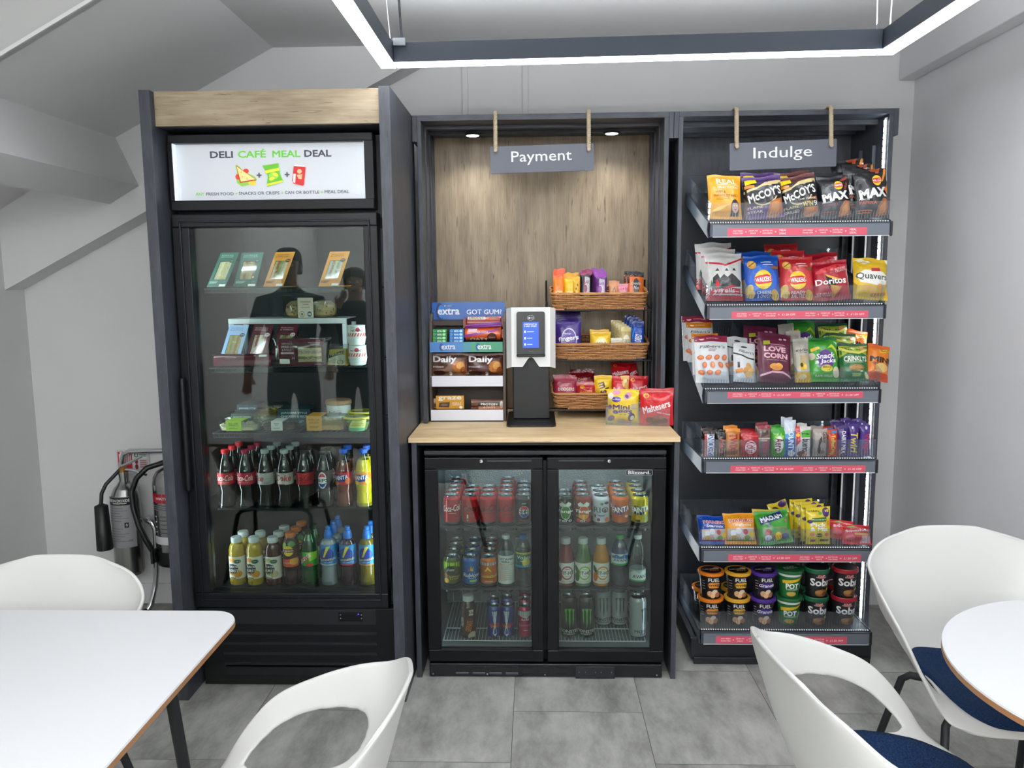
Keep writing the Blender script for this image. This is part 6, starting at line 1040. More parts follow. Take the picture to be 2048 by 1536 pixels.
# top shelf
REAL = [('t', 'REAL', .1, .83, .62, .13, '#f7ecd0', {'b': .05}), ('r', -.5, .735, .85, .745, '#f7ecd0'), ('t', 'HAND COOKED', .15, .685, .62, .05, '#f7ecd0'), ('t', 'HAM &', -.3, .585, .3, .06, '#8a3a14'), ('t', 'MUSTARD', .25, .50, .5, .06, '#8a3a14'), ('t', 'English', -.5, .50, .22, .05, '#8a3a14', {'s': .3}), ('r', -.6, .43, .2, .437, '#7a4a14'), ('r', -.6, .40, -.2, .407, '#7a4a14'), ('p', [(.28, .06), (.3, .3), (.42, .4), (.62, .42), (.78, .34), (.8, .06)], '#2a211c'), ('e', .55, .24, .22, .12, '#c69a86'), ('p', [(.35, .26), (.42, .36), (.68, .36), (.76, .26), (.7, .33), (.42, .33)], '#1f1814'), ('p', [(.38, .16), (.55, .1), (.72, .16), (.66, .08), (.55, .05), (.45, .08)], '#4a352b'), ('e', .47, .27, .04, .012, '#f2ece8'), ('e', .64, .27, .04, .012, '#f2ece8'), ('e', .555, .185, .07, .012, '#8a4a44'), ('p', [(-.9, .14), (-.5, .24), (.2, .3), (-.4, .16)], '#f3c44a')]
sk(0, 'crisp_packet', 'orange yellow crisp packet with a bearded face, at the left of the top snack shelf', CR, 1416, 1485, 350, 438, '#e9a01a', REAL, rz=.06, roll=0, spread=.05)
MC = lambda c1, c2, flav: [('r', -1, .80, 1, 1, c1), ('p', [(-1, .66), (-.3, .72), (.1, .82), (1, .86), (1, .76), (.2, .74), (-.2, .62), (-1, .6)], '#cdb983'), ('e', .05, .52, .72, .24, '#cdb983', 20), ('e', .05, .52, .66, .21, '#141216', 20), ('p', [(-1, .6), (1, .78), (1, .5), (-1, .32)], '#141216'), ('t', "McCOY'S", .05, .54, .92, .2, '#f0eee8', {'b': .06, 'r': 14, 's': .1}), ('p', [(-.9, .9), (-.3, .94), (-.3, .82), (-.9, .78)], '#e8c81a'), ('r', -.95, .70, -.45, .77, '#e0862a'), ('p', [(-1, 0), (1, 0), (1, .34), (.3, .24), (-1, .3)], c2), ('p', [(.05, .04), (.3, .34), (.95, .44), (.9, .1), (.5, .0)], '#a8622e'), ('p', [(.2, .08), (.4, .32), (.85, .38), (.7, .12)], '#c07a3c'), ('t', flav[0], -.5, .24, .4, .05, '#d8c48a'), ('t', flav[1], -.5, .15, .4, .05, '#e8e0d0')]
o = sk(0, 'crisp_packet', 'black and purple ridged crisp packet, front one of its pair on the top snack shelf', CR, 1492, 1569, 352, 438, '#17131a', MC('#4a2a6a', '#5a2f6a', ('FLAME', 'STEAK')), rz=-.1, roll=-.06, d=.05)
behind(o, 0, ['black and purple ridged crisp packet, back one of its pair on the top snack shelf'], .006, .06, .2)
o = sk(0, 'crisp_packet', 'black and brown ridged crisp packet with gold WIN panel, front one of its pair', CR, 1567, 1640, 350, 438, '#17131a', MC('#5a2a26', '#2a1a1c', ('FLAME', 'GRILLED')) + [('r', .1, .2, .9, .36, '#1c1814'), ('t', 'WIN', .4, .27, .28, .11, '#d8b84a', {'b': .06}), ('t', 'THE GAME', .4, .39, .5, .035, '#e8e0d0'), ('t', '9', .82, .27, .1, .12, '#e8e8ea')], rz=-.2, roll=-.1, d=.05)
behind(o, 0, ['black and brown ridged crisp packet with gold WIN panel, back one of its pair'], .004, .06, .2)
WK_ = lambda cx, cy, rx, ry: [('e', cx, cy, rx, ry, '#f0c82a'), ('p', [(cx - rx * .96, cy + ry * .3), (cx - rx * .5, cy + ry * .42), (cx + rx * .5, cy + ry * .5), (cx + rx * .96, cy + ry * .3), (cx + rx * .96, cy - ry * .3), (cx + rx * .4, cy - ry * .42), (cx - rx * .5, cy - ry * .5), (cx - rx * .96, cy - ry * .3)], '#c8202c'), ('t', 'WALKERS', cx, cy, rx * .88, ry * .5, '#ffffff', {'b': .05, 'r': 4})]
MX = lambda c2, c3: WK_(.25, .73, .30, .11) + [('t', 'MAX', 0, .475, .84, .2, '#f2f2f0', {'b': .12, 'r': 6}), ('t', 'PUNCHY', -.55, .345, .3, .04, '#f2f2f0'), ('t', 'PAPRIKA', -.35, .28, .5, .06, c2), ('p', [(.15, .02), (.2, .2), (.55, .36), (.9, .36), (.85, .05)], '#a8602a'), ('p', [(.3, .05), (.35, .2), (.7, .3), (.75, .1)], '#c88444'), ('r', -.9, .12, -.1, .14, c2), ('r', -.9, .08, -.2, .1, c2)] + c3
FLM = [('p', [(.5, .70), (.62, .70), (.95, .95), (.9, 1), (.8, .96)], '#d8862a'), ('p', [(.2, .88), (.4, .98), (.6, .99), (.4, .86)], '#a84a20'), ('p', [(.66, .55), (.85, .62), (1, .84), (1, .6), (.9, .45)], '#d8721e'), ('p', [(-.1, .99), (.3, 1), (.5, .93), (.1, .92)], '#8a3a1c')]
o = sk(0, 'crisp_packet', 'black ridged crisp packet with white MAX lettering and rust trim, front one', CR, 1641, 1704, 352, 438, '#15171c', MX('#8a3a2a', [('p', [(.35, .85), (.9, .97), (1, .92), (.6, .82)], '#8a3a30'), ('p', [(.55, .62), (.75, .8), (.9, .78), (.7, .6)], '#7a3a2c')]), rz=-.06, roll=-.05, d=.045)
behind(o, 0, ['black ridged crisp packet with MAX lettering, tucked behind the front black one'], .012, .055, .15)
o = sk(0, 'crisp_packet', 'black crisp packet with orange flames and white MAX lettering, front one', CR, 1710, 1779, 338, 438, '#15161a', MX('#d8602a', FLM), rz=.05, roll=-.03, d=.05, lean=.2)
q = behind(o, 0, ['black crisp packet with orange flames, standing behind the front flame packet', 'black crisp packet with flames, farthest back at the right of the top snack shelf'], -.022, .055, .1, .006, 'black crisp packets with orange flames')
# second shelf
TY = [('r', -1, 0, 1, .24, '#b0202e'), ('t', 'Tyrrells', -.2, .18, .7, .12, '#f2e2e0', {'b': .01}), ('p', [(-1, .82), (0, .72), (1, .9), (1, .86), (0, .68), (-1, .78)], '#b0202e'), ('p', [(-.75, .22), (-.7, .46), (-.45, .54), (-.3, .44), (-.1, .52), (.1, .46), (.35, .54), (.6, .48), (.9, .38), (.85, .28), (.2, .24)], '#2c2c2e'), ('e', -.45, .57, .09, .035, '#d8d4ce'), ('e', .05, .56, .09, .035, '#d8d4ce'), ('e', .5, .58, .09, .035, '#d8d4ce'), ('p', [(-.56, .59), (-.34, .59), (-.45, .65)], '#2c2c2e'), ('p', [(-.06, .58), (.16, .58), (.05, .64)], '#2c2c2e'), ('p', [(.39, .6), (.61, .6), (.5, .66)], '#2c2c2e'), ('p', [(-.6, .28), (-.5, .42), (-.35, .32), (-.42, .26)], '#c8282e'), ('p', [(-.1, .24), (.3, .3), (.6, .28), (.2, .23)], '#b0202e'), ('p', [(-.85, .26), (-.8, .42), (-.7, .3)], '#3a6a4a')]
o = sk(1, 'crisp_packet', 'white and red crisp packet with a black and white photo, front of its lane', CR, 1412, 1487, 506, 601, '#c9c7c4', TY, rz=.05, d=.05, rough=.22)
behind(o, 1, ['white and red crisp packet with a black and white photo, second in its lane', 'white and red crisp packet with a black and white photo, last in its lane'], -.009, .05, .12, .004)
def WKS(c2, chip='#d8b45a', word=('CHEESE', '& ONION')): return [('e', 0, .42, .8, .36, c2), ('e', -.62, .78, .24, .10, '#d8a040', 25), ('e', -.58, .8, .16, .06, '#e8c070', 25), ('p', [(-.8, .73), (-.42, .83), (-.44, .85), (-.82, .75)], '#8a5a1c')] + WK_(-.02, .43, .52, .21) + [('t', word[0], .0, .155, .42, .06, '#f0f0ee', {'b': .04}), ('t', word[1], .05, .085, .42, .06, '#f0f0ee', {'b': .04}), ('e', -.85, .2, .22, .14, chip, -20), ('e', -.7, .12, .2, .08, '#e0c272', 10), ('e', .65, .1, .22, .12, '#d0a848', 20), ('r', -.1, .80, .5, .815, '#dfe4ee'), ('r', .0, .745, .6, .76, '#dfe4ee'), ('r', .5, .66, .95, .72, '#8a4a2a')]
o = sk(1, 'crisp_packet', 'blue crisp packet with a round yellow and red emblem, front of its lane', CR, 1491, 1562, 511, 601, '#1a4fae', WKS('#2a63c4'), d=.05, roll=-.02)
behind(o, 1, ['blue crisp packet with a round yellow and red emblem, behind the front one'], -.012, .06, .1, -.004)
o = sk(1, 'crisp_packet', 'bright red crisp packet with a round yellow and red emblem, front of its lane', CR, 1561, 1629, 514, 601, '#bb2a2e', WKS('#c9383a', word=('READY', 'SALTED')), d=.05, rz=-.03)
behind(o, 1, ['bright red crisp packet with a round emblem, second in its lane', 'bright red crisp packet with a round emblem, last in its lane'], -.012, .055, .08, .008)
DO = [('p', [(-1, .66), (-.5, .8), (.3, .88), (1, .86), (1, .78), (0, .72), (-.6, .66)], '#d84048'), ('p', [(-.35, .62), (.62, .44), (-.22, .26)], '#16120f'), ('p', [(-.35, .64), (.66, .45), (.2, .47), (-.28, .58)], '#e0a42a'), ('t', 'Doritos', -.05, .45, .86, .16, '#f4f2ec', {'b': .05, 'g': .1, 'r': 2}), ('t', 'BOLDER', .55, .76, .32, .05, '#f0d0d0', {'r': 14}), ('t', 'CRUNCH', .55, .70, .32, .05, '#f0d0d0', {'r': 14}), ('p', [(-.15, .36), (.55, .30), (.0, .02)], '#c8823a'), ('p', [(-.05, .33), (.42, .29), (.05, .1)], '#d89a4c'), ('t', 'CHILLI', -.5, .16, .4, .04, '#f0d0d0'), ('t', 'HEATWAVE', -.5, .11, .45, .04, '#f0d0d0')]
o = sk(1, 'crisp_packet', 'dark red tortilla chip packet with a black triangle, front of its lane', CR, 1629, 1701, 522, 601, '#a8182a', DO, d=.05, rz=-.08, roll=-.06)
behind(o, 1, ['dark red tortilla chip packet with a black triangle, behind the front one'], -.008, .07, .12, .008)
QU = [('r', -1, .72, 1, 1, '#e0b81a'), ('p', [(-.9, .95), (-.5, .99), (-.1, .86), (-.5, .8)], '#efe4c8'), ('p', [(-.95, .56), (-.5, .68), (.6, .66), (.95, .56), (.8, .36), (.2, .32), (-.7, .38)], '#f2f0e8'), ('t', 'Quavers', -.02, .52, .92, .18, '#3f4a44', {'b': .04, 'a': -.2}), ('p', [(-.1, .72), (.4, .74), (.42, .66), (-.1, .64)], '#b82a3a'), ('e', -.4, .25, .22, .09, '#dfa84a', 30), ('e', 0, .2, .22, .08, '#e0b05a', -20), ('e', .4, .27, .2, .09, '#d89a4a', 15), ('t', 'CHEESE', .4, .12, .45, .06, '#c85a3a', {'r': 8}), ('p', [(.8, 1), (1, .98), (1, .84), (.9, .9)], '#efe9d8')]
sk(1, 'crisp_packet', 'yellow and white puffed snack packet at the right end of the second snack shelf', CR, 1704, 1777, 517, 601, '#dcb41c', QU, d=.05, rz=.08, roll=.05)
# third shelf
FI = lambda c, c2: [('r', -1, .86, 1, 1, c), ('e', -.55, .93, .16, .03, c2), ('t', 'ROASTED', .1, .93, .36, .025, c2), ('t', "Filbert's", .05, .755, .78, .065, '#55585a', {'s': .2}), ('r', -.2, .69, .3, .7, c), ('t', 'Spicy', .0, .665, .22, .025, c)] + [e for k in range(11) for e in (('e', -.7 + .48 * (k % 4) + .2 * ((k // 4) % 2), .52 - .16 * (k // 4), .2, .05, '#c9683a', 20 * k), ('e', -.68 + .48 * (k % 4) + .2 * ((k // 4) % 2), .53 - .16 * (k // 4), .12, .025, '#de8a58', 20 * k))]
o = sk(2, 'nut_pouch', 'white nut pouch with wine red top and orange nuts, front of its lane', 'snack pouch', 1391, 1459, 672, 763, '#d8dadb', FI('#8a2440', '#e8c8cc'), dy=.04, d=.035, pouch=True, rz=.06, spread=.02, seal=.008)
q = sk(2, 'nut_pouch', 'white nut pouch with orange top, directly behind the front wine red one', 'snack pouch', 1385, 1440, 668, 752, '#d8dadb', FI('#cf7a1c', '#f4e4c8'), dy=.10, d=.035, pouch=True, rz=.1, spread=.02, seal=.008)
behind(q, 2, ['white nut pouch with orange top, farther back in the leftmost lane'], -.004, .10, .05); behind(o, 2, ['white nut pouch with wine red top, last in the leftmost lane'], -.02, .17, .1)
FB = [('p', [(-1, .72), (-.4, .66), (.3, .58), (1, .56), (1, .6), (.3, .62), (-.4, .7), (-1, .76)], '#24262c'), ('e', -.05, .88, .3, .025, '#3a3d42'), ('t', "Filbert's", .15, .76, .72, .07, '#2c2f34', {'r': -10, 's': .2}), ('r', -.7, .35, -.5, .5, '#4a4d52'), ('e', .3, .38, .26, .1, '#c99a58', 20), ('e', .5, .26, .26, .1, '#d8ad6c', -20), ('e', 0, .27, .22, .09, '#c08a48'), ('e', .2, .17, .25, .08, '#d8ad6c', 10), ('p', [(-.9, .3), (-.3, .34), (-.2, .24), (-.85, .2)], '#d8883a')]
o = sk(2, 'nut_pouch', 'small white nut pouch with a black wave line, front one', 'snack pouch', 1466, 1512, 687, 758, '#dcddde', FB, dy=.045, d=.03, pouch=True, rz=.12, roll=.04, spread=.02, seal=.008)
behind(o, 2, ['small white nut pouch with a black wave line, behind the front one'], -.012, .06, .1, -.004)
LC = [('t', 'LOVE', -.02, .665, .66, .11, '#e8b4c2', {'b': .10}), ('t', 'CORN', .03, .53, .72, .11, '#e8b4c2', {'b': .10}), ('p', [(-.7, .82), (-.3, .84), (-.3, .76), (-.7, .74)], '#a8b02a'), ('r', -.35, .76, .6, .775, '#c890a4'), ('r', -.3, .725, .5, .735, '#c890a4'), ('e', .35, .88, .1, .02, '#c8b0bc'), ('e', .62, .89, .1, .02, '#c8b0bc'), ('t', 'crunchy corn', .05, .44, .6, .025, '#e8b4c2'), ('e', -.15, .32, .22, .05, '#d8923a', 20), ('e', .2, .33, .22, .05, '#e0a048', -20), ('e', .05, .28, .3, .05, '#c98432'), ('p', [(-.9, .13), (-.2, .22), (.4, .22), (1, .13), (1, .09), (.4, .18), (-.2, .18), (-.9, .09)], '#e8a8b8'), ('t', 'SMOKY BBQ', .0, .175, .3, .022, '#6a2440')]
o = sk(2, 'corn_pouch', 'wine red corn snack pouch with big pink lettering, front one', 'snack pouch', 1513, 1583, 668, 763, '#5f1f38', LC, dy=.04, d=.035, pouch=True, rz=.12, roll=.06, spread=.02, seal=.01)
behind(o, 2, ['wine red corn snack pouch with big pink lettering, behind the front one'], -.03, .09, -.1, -.012)
SNK = [('t', 'snackin', 0, .72, .8, .07, '#3a3c3a', {'b': .04}), ('r', -.6, .655, .6, .665, '#5a5c58'), ('t', 'CORN', .1, .57, .4, .05, '#e0a82a'), ('t', 'BITES', .15, .51, .45, .05, '#e0a82a'), ('r', -1, 0, 1, .22, '#c9a02a'), ('e', 0, .36, .5, .1, '#d8b02a'), ('e', -.2, .38, .2, .05, '#3a342a'), ('e', .25, .34, .25, .06, '#e8c85a'), ('e', -.1, .12, .5, .06, '#e0d0a0')]
o = sk(2, 'snack_bag', 'slim cream and yellow snack bag, front of its lane', 'snack bag', 1590, 1622, 678, 763, '#b4b0a2', SNK, dy=.04, d=.03, spread=.04)
behind(o, 2, ['slim cream and yellow snack bag, second in its lane', 'slim cream and yellow snack bag, last in its lane'], -.012, .055, .12, .004)
SJ = [('p', [(-1, .9), (1, .94), (1, 1), (-1, 1)], '#2f7a3a'), ('e', .0, .46, .56, .24, '#5a2f82'), ('e', .05, .28, .4, .08, '#d8c83a'), ('t', 'Snack', .0, .56, .66, .12, '#ffffff', {'b': .05, 'r': 4, 's': .2}), ('t', 'a Jacks', .0, .43, .72, .12, '#ffffff', {'b': .05, 'r': 4, 's': .2}), ('t', 'BBQ', .05, .30, .3, .05, '#4a2a1c'), ('p', [(.1, .72), (.5, .82), (.85, .7), (.9, .5), (.75, .64), (.45, .74)], '#c9d83a'), ('p', [(-.95, .72), (-.4, .78), (-.35, .72), (-.9, .65)], '#e8c42a'), ('e', -.9, .55, .22, .08, '#d8ccb0'), ('e', .72, .2, .26, .12, '#dccfb4'), ('t', 'FLAME GRILLED', -.1, .12, .6, .04, '#e8f0d8')]
o = sk(2, 'rice_cake_bag', 'bright green rice snack bag with purple oval, front one', 'snack bag', 1619, 1680, 676, 763, '#3f9a34', SJ, dy=.045, d=.05, rz=.03)
behind(o, 2, ['bright green rice snack bag with purple oval, at the back of its lane'], -.03, .16, .1, -.006)
CK_ = [('p', [(-1, .62), (-.5, .72), (.4, .74), (1, .64), (1, 1), (-1, 1)], '#a8b83a'), ('r', -1, .93, 1, 1, '#1f4f34'), ('e', -.6, .82, .1, .03, '#5a3a2a'), ('e', .55, .84, .18, .06, '#d88a5a'), ('p', [(-1, .9), (-.4, .78), (.3, .76), (1, .86), (1, .8), (.3, .7), (-.4, .72), (-1, .82)], '#e0d86a'), ('t', 'CRINKLYS', .02, .575, .8, .14, '#eef2e4', {'b': .05, 'a': .3}), ('r', -.6, .475, .5, .49, '#c9d8a8'), ('e', .05, .34, .56, .09, '#8a6a34'), ('e', 0, .35, .46, .05, '#a88248'), ('p', [(-.3, .2), (.35, .2), (.3, .12), (-.25, .12)], '#9ab06a'), ('e', .75, .14, .12, .1, '#d8d8a8', 30)]
o = sk(2, 'crisp_packet', 'dark green crisp packet with cream lettering, front one', CR, 1681, 1739, 688, 763, '#256a3a', CK_, dy=.045, d=.05, rz=-.05, pouch=False)
behind(o, 2, ['dark green crisp packet with cream lettering, second in its lane', 'dark green crisp packet with cream lettering, last in its lane'], -.018, .06, .2, .012)
MN = [('r', -1, .86, 1, 1, '#d8601c'), ('p', [(-.2, .84), (.9, .92), (.9, .82), (-.2, .74)], '#e8c42a'), ('t', 'BAG', .4, .83, .4, .06, '#8a3a14'), ('t', 'MINI', .0, .56, .9, .15, '#191210', {'b': .10}), ('t', 'CHEDDARS', .05, .45, .8, .05, '#191210', {'b': .04}), ('e', .1, .35, .6, .12, '#d8b06a'), ('r', -1, 0, 1, .2, '#c04a24'), ('t', 'BBQ', -.2, .24, .3, .05, '#f0d8c0')]
o = sk(2, 'cracker_bag', 'orange cracker bag with black lettering, front one at the shelf end', 'snack bag', 1728, 1777, 690, 763, '#de7a1c', MN, dy=.05, d=.045, rz=.15, roll=.16)
behind(o, 2, ['orange cracker bag with black lettering, back one at the shelf end'], -.05, .10, -.1, .012)
# chocolate bars, fourth shelf
def cb(label, x0, x1, y0, col, spec, n=0, d=.02, what=None, rough=.22, **k):
    o = sk(3, 'chocolate_bar', label, 'chocolate bar', x0, x1, y0, 917, col, spec, .03, d, lean=.05, rough=rough, spread=.03, seal=.009, **k)
    if n: behind(o, 3, [f'{what}, {ORD[q + 1]} in its lane' for q in range(n)], .002, .045, .12, .004)
V_ = lambda t_, col, h=.8, w=.5, x=0, y=.45: ('t', t_, x, y, h, w, col, {'b': .06, 'r': -90})
def vt(t_, x, y, length, thick, col, **o_):
    # lettering running down the bar: length is a share of the height, thick of the width
    return ('V', t_, x, y, length, thick, col, o_)
_paint = paint
def paint(mb, spec, fn, W_, H_, *a, **k):
    sp = []
    for it in spec:
        if it[0] == 'V': sp.append(('t', it[1], it[2], it[3], it[4] * H_ / W_, it[5] * W_ / H_, it[6], dict({'b': .04, 'r': -90}, **it[7])))
        else: sp.append(it)
    _paint(mb, sp, fn, W_, H_, *a, **k)
cb('brown chocolate bar with white and blue strip, at the left end of the bar shelf', 1405, 1430, 857, '#2c1612', [('r', -.35, .02, .8, .84, '#e0dde0'), ('r', -.25, .03, .7, .83, '#2a3a8c'), vt('SNICKERS', .22, .43, .74, .6, '#f0f2f6'), ('r', -.8, .02, -.45, .84, '#a82430')], 1, what='brown chocolate bar with white and blue strip')
cb('near black chocolate bar with orange lettering', 1431, 1452, 859, '#171214', [vt('Mars', .1, .42, .6, .55, '#c84a2a', s=.3), ('r', -.9, .86, .9, .9, '#4a4a4a')], 1, what='near black chocolate bar with orange lettering')
cb('gold chocolate bar with red lettering', 1449, 1479, 854, '#b8742a', [vt('TWIX', .05, .5, .6, .55, '#a81c2a', b=.08), ('r', -1, .88, 1, 1, '#e08a1c'), ('p', [(-.9, .05), (.4, .05), (.9, .25), (-.9, .2)], '#8a4a20')], 1, what='gold chocolate bar with red lettering')
cb('wide red wafer bar with white oval', 1480, 1518, 861, '#a8141f', [('r', -1, .82, 1, .86, '#d84a50'), ('e', .05, .38, .62, .28, '#f0e6e4'), vt('KitKat', .05, .38, .48, .5, '#b81824', s=.2)], 1, what='wide red wafer bar with white oval')
cb('brown foil bar with red top between the red wafer bar and the green bar', 1514, 1540, 848, '#7a6660', [('r', -1, .88, 1, 1, '#8a2030'), ('r', -1, .56, 1, .6, '#c0b0aa'), ('p', [(-.6, .6), (.6, .72), (.5, .84), (-.4, .8)], '#4a3430'), vt('Wispa', .1, .28, .42, .55, '#b83a58', s=.3), ('r', -.7, .5, .4, .53, '#dfd4d0')], 1, what='brown foil bar with red top', rough=.15)
cb('green chocolate bar with white oval', 1541, 1571, 853, '#3f9a2a', [('p', [(-.6, .7), (-.2, .8), (0, .74), (.3, .82), (.4, .72), (.7, .74), (.6, .62), (-.6, .6)], '#8ad04a'), ('e', 0, .42, .6, .3, '#e9ece4'), vt('Aero', .02, .42, .46, .6, '#7a2430', b=.05)], 1, what='green chocolate bar with white oval')
cb('blue and white coconut bar standing taller than its neighbours', 1566, 1590, 838, '#d8e2ee', [('r', -1, 0, 1, .5, '#2a6ab8'), ('p', [(-1, .5), (1, .5), (1, .72), (-1, .6)], '#6aa8dc'), vt('BOUNTY', .15, .44, .68, .5, '#f4f6fa', b=.06), ('e', .3, .08, .6, .08, '#e8e8e8')], 1, what='blue and white coconut bar')
cb('white wafer bar with red and green patches', 1588, 1620, 850, '#dcd4d0', [('p', [(-1, 1), (-.4, 1), (-.35, .5), (-1, .3)], '#c81c28'), ('p', [(-.3, .82), (.95, .9), (.95, .66), (-.2, .62)], '#4fae3a'), ('t', 'kinder', .3, .76, .5, .07, '#2a2022'), ('e', -.65, .72, .22, .06, '#e8c02a'), vt('bueno', .35, .38, .42, .5, '#1f1a1c', b=.06), ('e', -.2, .1, .5, .09, '#7a5240'), ('e', .3, .06, .3, .06, '#caa888')], 1, what='white wafer bar with red and green patches')
cb('silver grey bar with dark leaf shape', 1625, 1653, 855, '#a89c94', [('p', [(-.5, .2), (-.2, .62), (.1, .76), (.2, .6), (-.1, .4), (.1, .2), (-.1, .08)], '#3f2a22'), vt('Galaxy', .5, .68, .4, .4, '#3f2a22', s=.3), ('e', .3, .16, .3, .07, '#8a6a56')], 1, what='silver grey bar with dark leaf shape')
cb('orange red bar with yellow lettering', 1651, 1674, 856, '#c83a1c', [vt('ToffeeCrisp', .0, .42, .74, .5, '#e8d02a', b=.05), ('r', -.1, .86, .8, .95, '#3a8ac8'), ('r', -1, 0, -.65, .9, '#7a3414')], 1, what='orange red bar with yellow lettering')
cb('purple bar with white lettering, left of the three purple bars', 1673, 1695, 848, '#3a1f6a', [vt('DAIRY MILK', .05, .45, .72, .4, '#f0ecf4'), ('e', -.5, .12, .4, .1, '#8a6a4a')], 2, what='purple bar with white lettering')
cb('purple bar with yellow lettering, middle of the three purple bars', 1695, 1716, 845, '#3f2378', [vt('Twirl', 0, .42, .62, .7, '#e0c83a', s=.2), ('e', -.3, .88, .2, .04, '#d8cce8')], 2, what='purple bar with yellow lettering')
cb('purple bar with red lettering, right of the three purple bars', 1718, 1739, 846, '#42257a', [vt('Wispa', .1, .4, .66, .75, '#b81c44', b=.06), ('e', .1, .88, .2, .05, '#d8cce8')], 2, what='purple bar with red lettering')
# sweets, fifth shelf
HAR = lambda bg, c1, c2, n_: [('r', -1, .62, 1, 1, bg), ('t', 'HARIBO', .1, .74, .8, .13, '#f0f0f4', {'b': .16}), ('t', 'HARIBO', .1, .74, .77, .115, c1, {'b': .04}), ('t', n_, .1, .6, .62, .10, '#f4f4f8', {'b': .04}), ('p', [(-.85, .12), (-.85, .48), (.9, .52), (.9, .12)], '#c9b8ac'), ('e', -.5, .34, .18, .1, '#e8e6e2'), ('e', -.15, .4, .2, .1, '#f0eeea'), ('e', .1, .26, .18, .1, '#d8d4cc'), ('e', -.45, .2, .2, .07, '#c8a85a'), ('e', .3, .38, .16, .09, '#b84a4a'), ('e', .4, .2, .2, .07, '#8a9a5a'), ('e', .7, .3, .16, .1, '#e0c02a'), ('r', -1, 0, 1, .1, bg), ('r', -.9, .1, .9, .13, c2)]
sk(4, 'sweet_bag', 'blue sweet bag with red lettering at the left of the sweets shelf', 'sweets', 1397, 1457, 1035, 1095, '#123f96', HAR('#1746a6', '#b01c2c', '#b01c2c', 'Starmix'), .03, .045, rz=.1, lean=.5)
sk(4, 'sweet_bag', 'orange and yellow sweet bag with red lettering beside the blue one', 'sweets', 1449, 1513, 1030, 1096, '#e0961c', HAR('#e89a1c', '#b82c1c', '#5a9a3a', 'Tangfastics'), .03, .045, lean=.45)
MAO = [('p', [(-.85, .78), (.55, .98), (.62, .76), (-.8, .58)], '#1c2a6a'), ('t', 'MAOAM', -.12, .78, .66, .15, '#f4f4f8', {'b': .10, 'r': 10}), ('p', [(-.8, .12), (-.7, .48), (.7, .5), (.85, .16)], '#7a8a5a'), ('e', -.45, .36, .2, .09, '#c83a4a'), ('e', -.1, .4, .2, .07, '#3a9a4a'), ('e', .45, .38, .22, .07, '#5a8a4a'), ('e', -.5, .2, .22, .08, '#d8dce8'), ('e', .5, .2, .25, .08, '#3a4a8a'), ('e', .1, .22, .2, .12, '#f0d82a'), ('t', '£1.25', .1, .22, .26, .07, '#c82a1c', {'b': .04}), ('t', 'Pinballs', -.35, .1, .4, .08, '#e8ecf4', {'r': 4}), ('p', [(.6, .66), (.8, .7), (.74, .6)], '#d85a9a'), ('p', [(-.55, .58), (-.2, .62), (-.3, .5)], '#1c2a6a')]
y_ = sk(4, 'sweet_bag', 'yellow sweet bag with red figures behind the green one', 'sweets', 1504, 1560, 1019, 1090, '#dcbc1c', [('t', '15% FREE', -.2, .88, .6, .08, '#b82a1c', {'b': .04}), ('r', -1, 0, 1, .3, '#c8a814')], .12, .03, lean=.3, roll=.03)
sk(4, 'sweet_bag', 'large green sweet bag with dark blue name banner, tilted to the left', 'sweets', 1518, 1588, 1024, 1096, '#3f9a34', MAO, .035, .05, rz=.05, lean=.4, roll=-.12)
NMS = [('r', -1, .78, 1, 1, '#e0c822'), ('e', .6, .86, .3, .12, '#4a2a72'), ('t', 'SHARE', -.4, .9, .5, .05, '#3a3a1c'), ('e', .1, .84, .14, .04, '#5a9a3a'), ('p', [(-.6, .72), (.6, .74), (.6, .62), (-.6, .62)], '#2f6a2c'), ('t', "Rowntree's", 0, .68, .55, .045, '#f0f0e4'), ('t', 'Pick', -.05, .54, .68, .11, '#f4f6f0', {'b': .08}), ('t', '& Mix', .02, .42, .74, .11, '#f4f6f0', {'b': .08}), ('e', -.75, .62, .2, .05, '#3a2a5a'), ('e', .8, .58, .2, .07, '#e09a2a'), ('e', -.6, .28, .2, .05, '#d87a4a'), ('e', 0, .26, .28, .05, '#1f4a2c'), ('e', .6, .28, .2, .05, '#d8604a'), ('t', 'FRUIT', 0, .26, .3, .03, '#f0f0e4'), ('r', .1, .08, .8, .15, '#5a5a3a'), ('r', -.7, .07, -.3, .14, '#8a3a5a')]
o = sk(4, 'sweet_bag', 'tall yellow sweet pouch with white lettering and purple corner, front one', 'sweets', 1611, 1660, 1012, 1096, '#dcc41c', NMS, .035, .03, rz=.03, lean=.12, spread=.02)
behind(o, 4, ['tall yellow sweet pouch with purple corner, second in its lane', 'tall yellow sweet pouch with purple corner, third in its lane', 'tall yellow sweet pouch with purple corner, fourth in its lane'], -.011, .035, .08, .001)
sk(4, 'sweet_bag', 'yellow sweet pouch with purple corner tilted sideways behind the green bag', 'sweets', 1556, 1596, 1000, 1090, '#dcc41c', [('e', .5, .9, .45, .09, '#4a2a72'), ('e', -.4, .82, .3, .07, '#3a3a1c'), ('t', 'MIX', 0, .6, .6, .1, '#2a2a1c')], .16, .03, rz=.1, lean=.2, roll=-.35)
SQ = [('r', -1, .78, 1, 1, '#c01c24'), ('t', 'Squashies', .05, .64, .84, .16, '#f4e8ec', {'b': .06, 'r': 5}), ('r', -.2, .42, .8, .52, '#e8c86a'), ('t', 'STRAWBERRY', .3, .47, .4, .05, '#a82a3a'), ('p', [(.2, .05), (.9, .08), (.9, .4), (.3, .38)], '#e8a0a4'), ('e', .55, .2, .25, .1, '#f0d0d0'), ('e', -.5, .3, .3, .12, '#d8505a'), ('p', [(-.6, .9), (-.1, .96), (.2, .86), (-.4, .82)], '#8aa04a')]
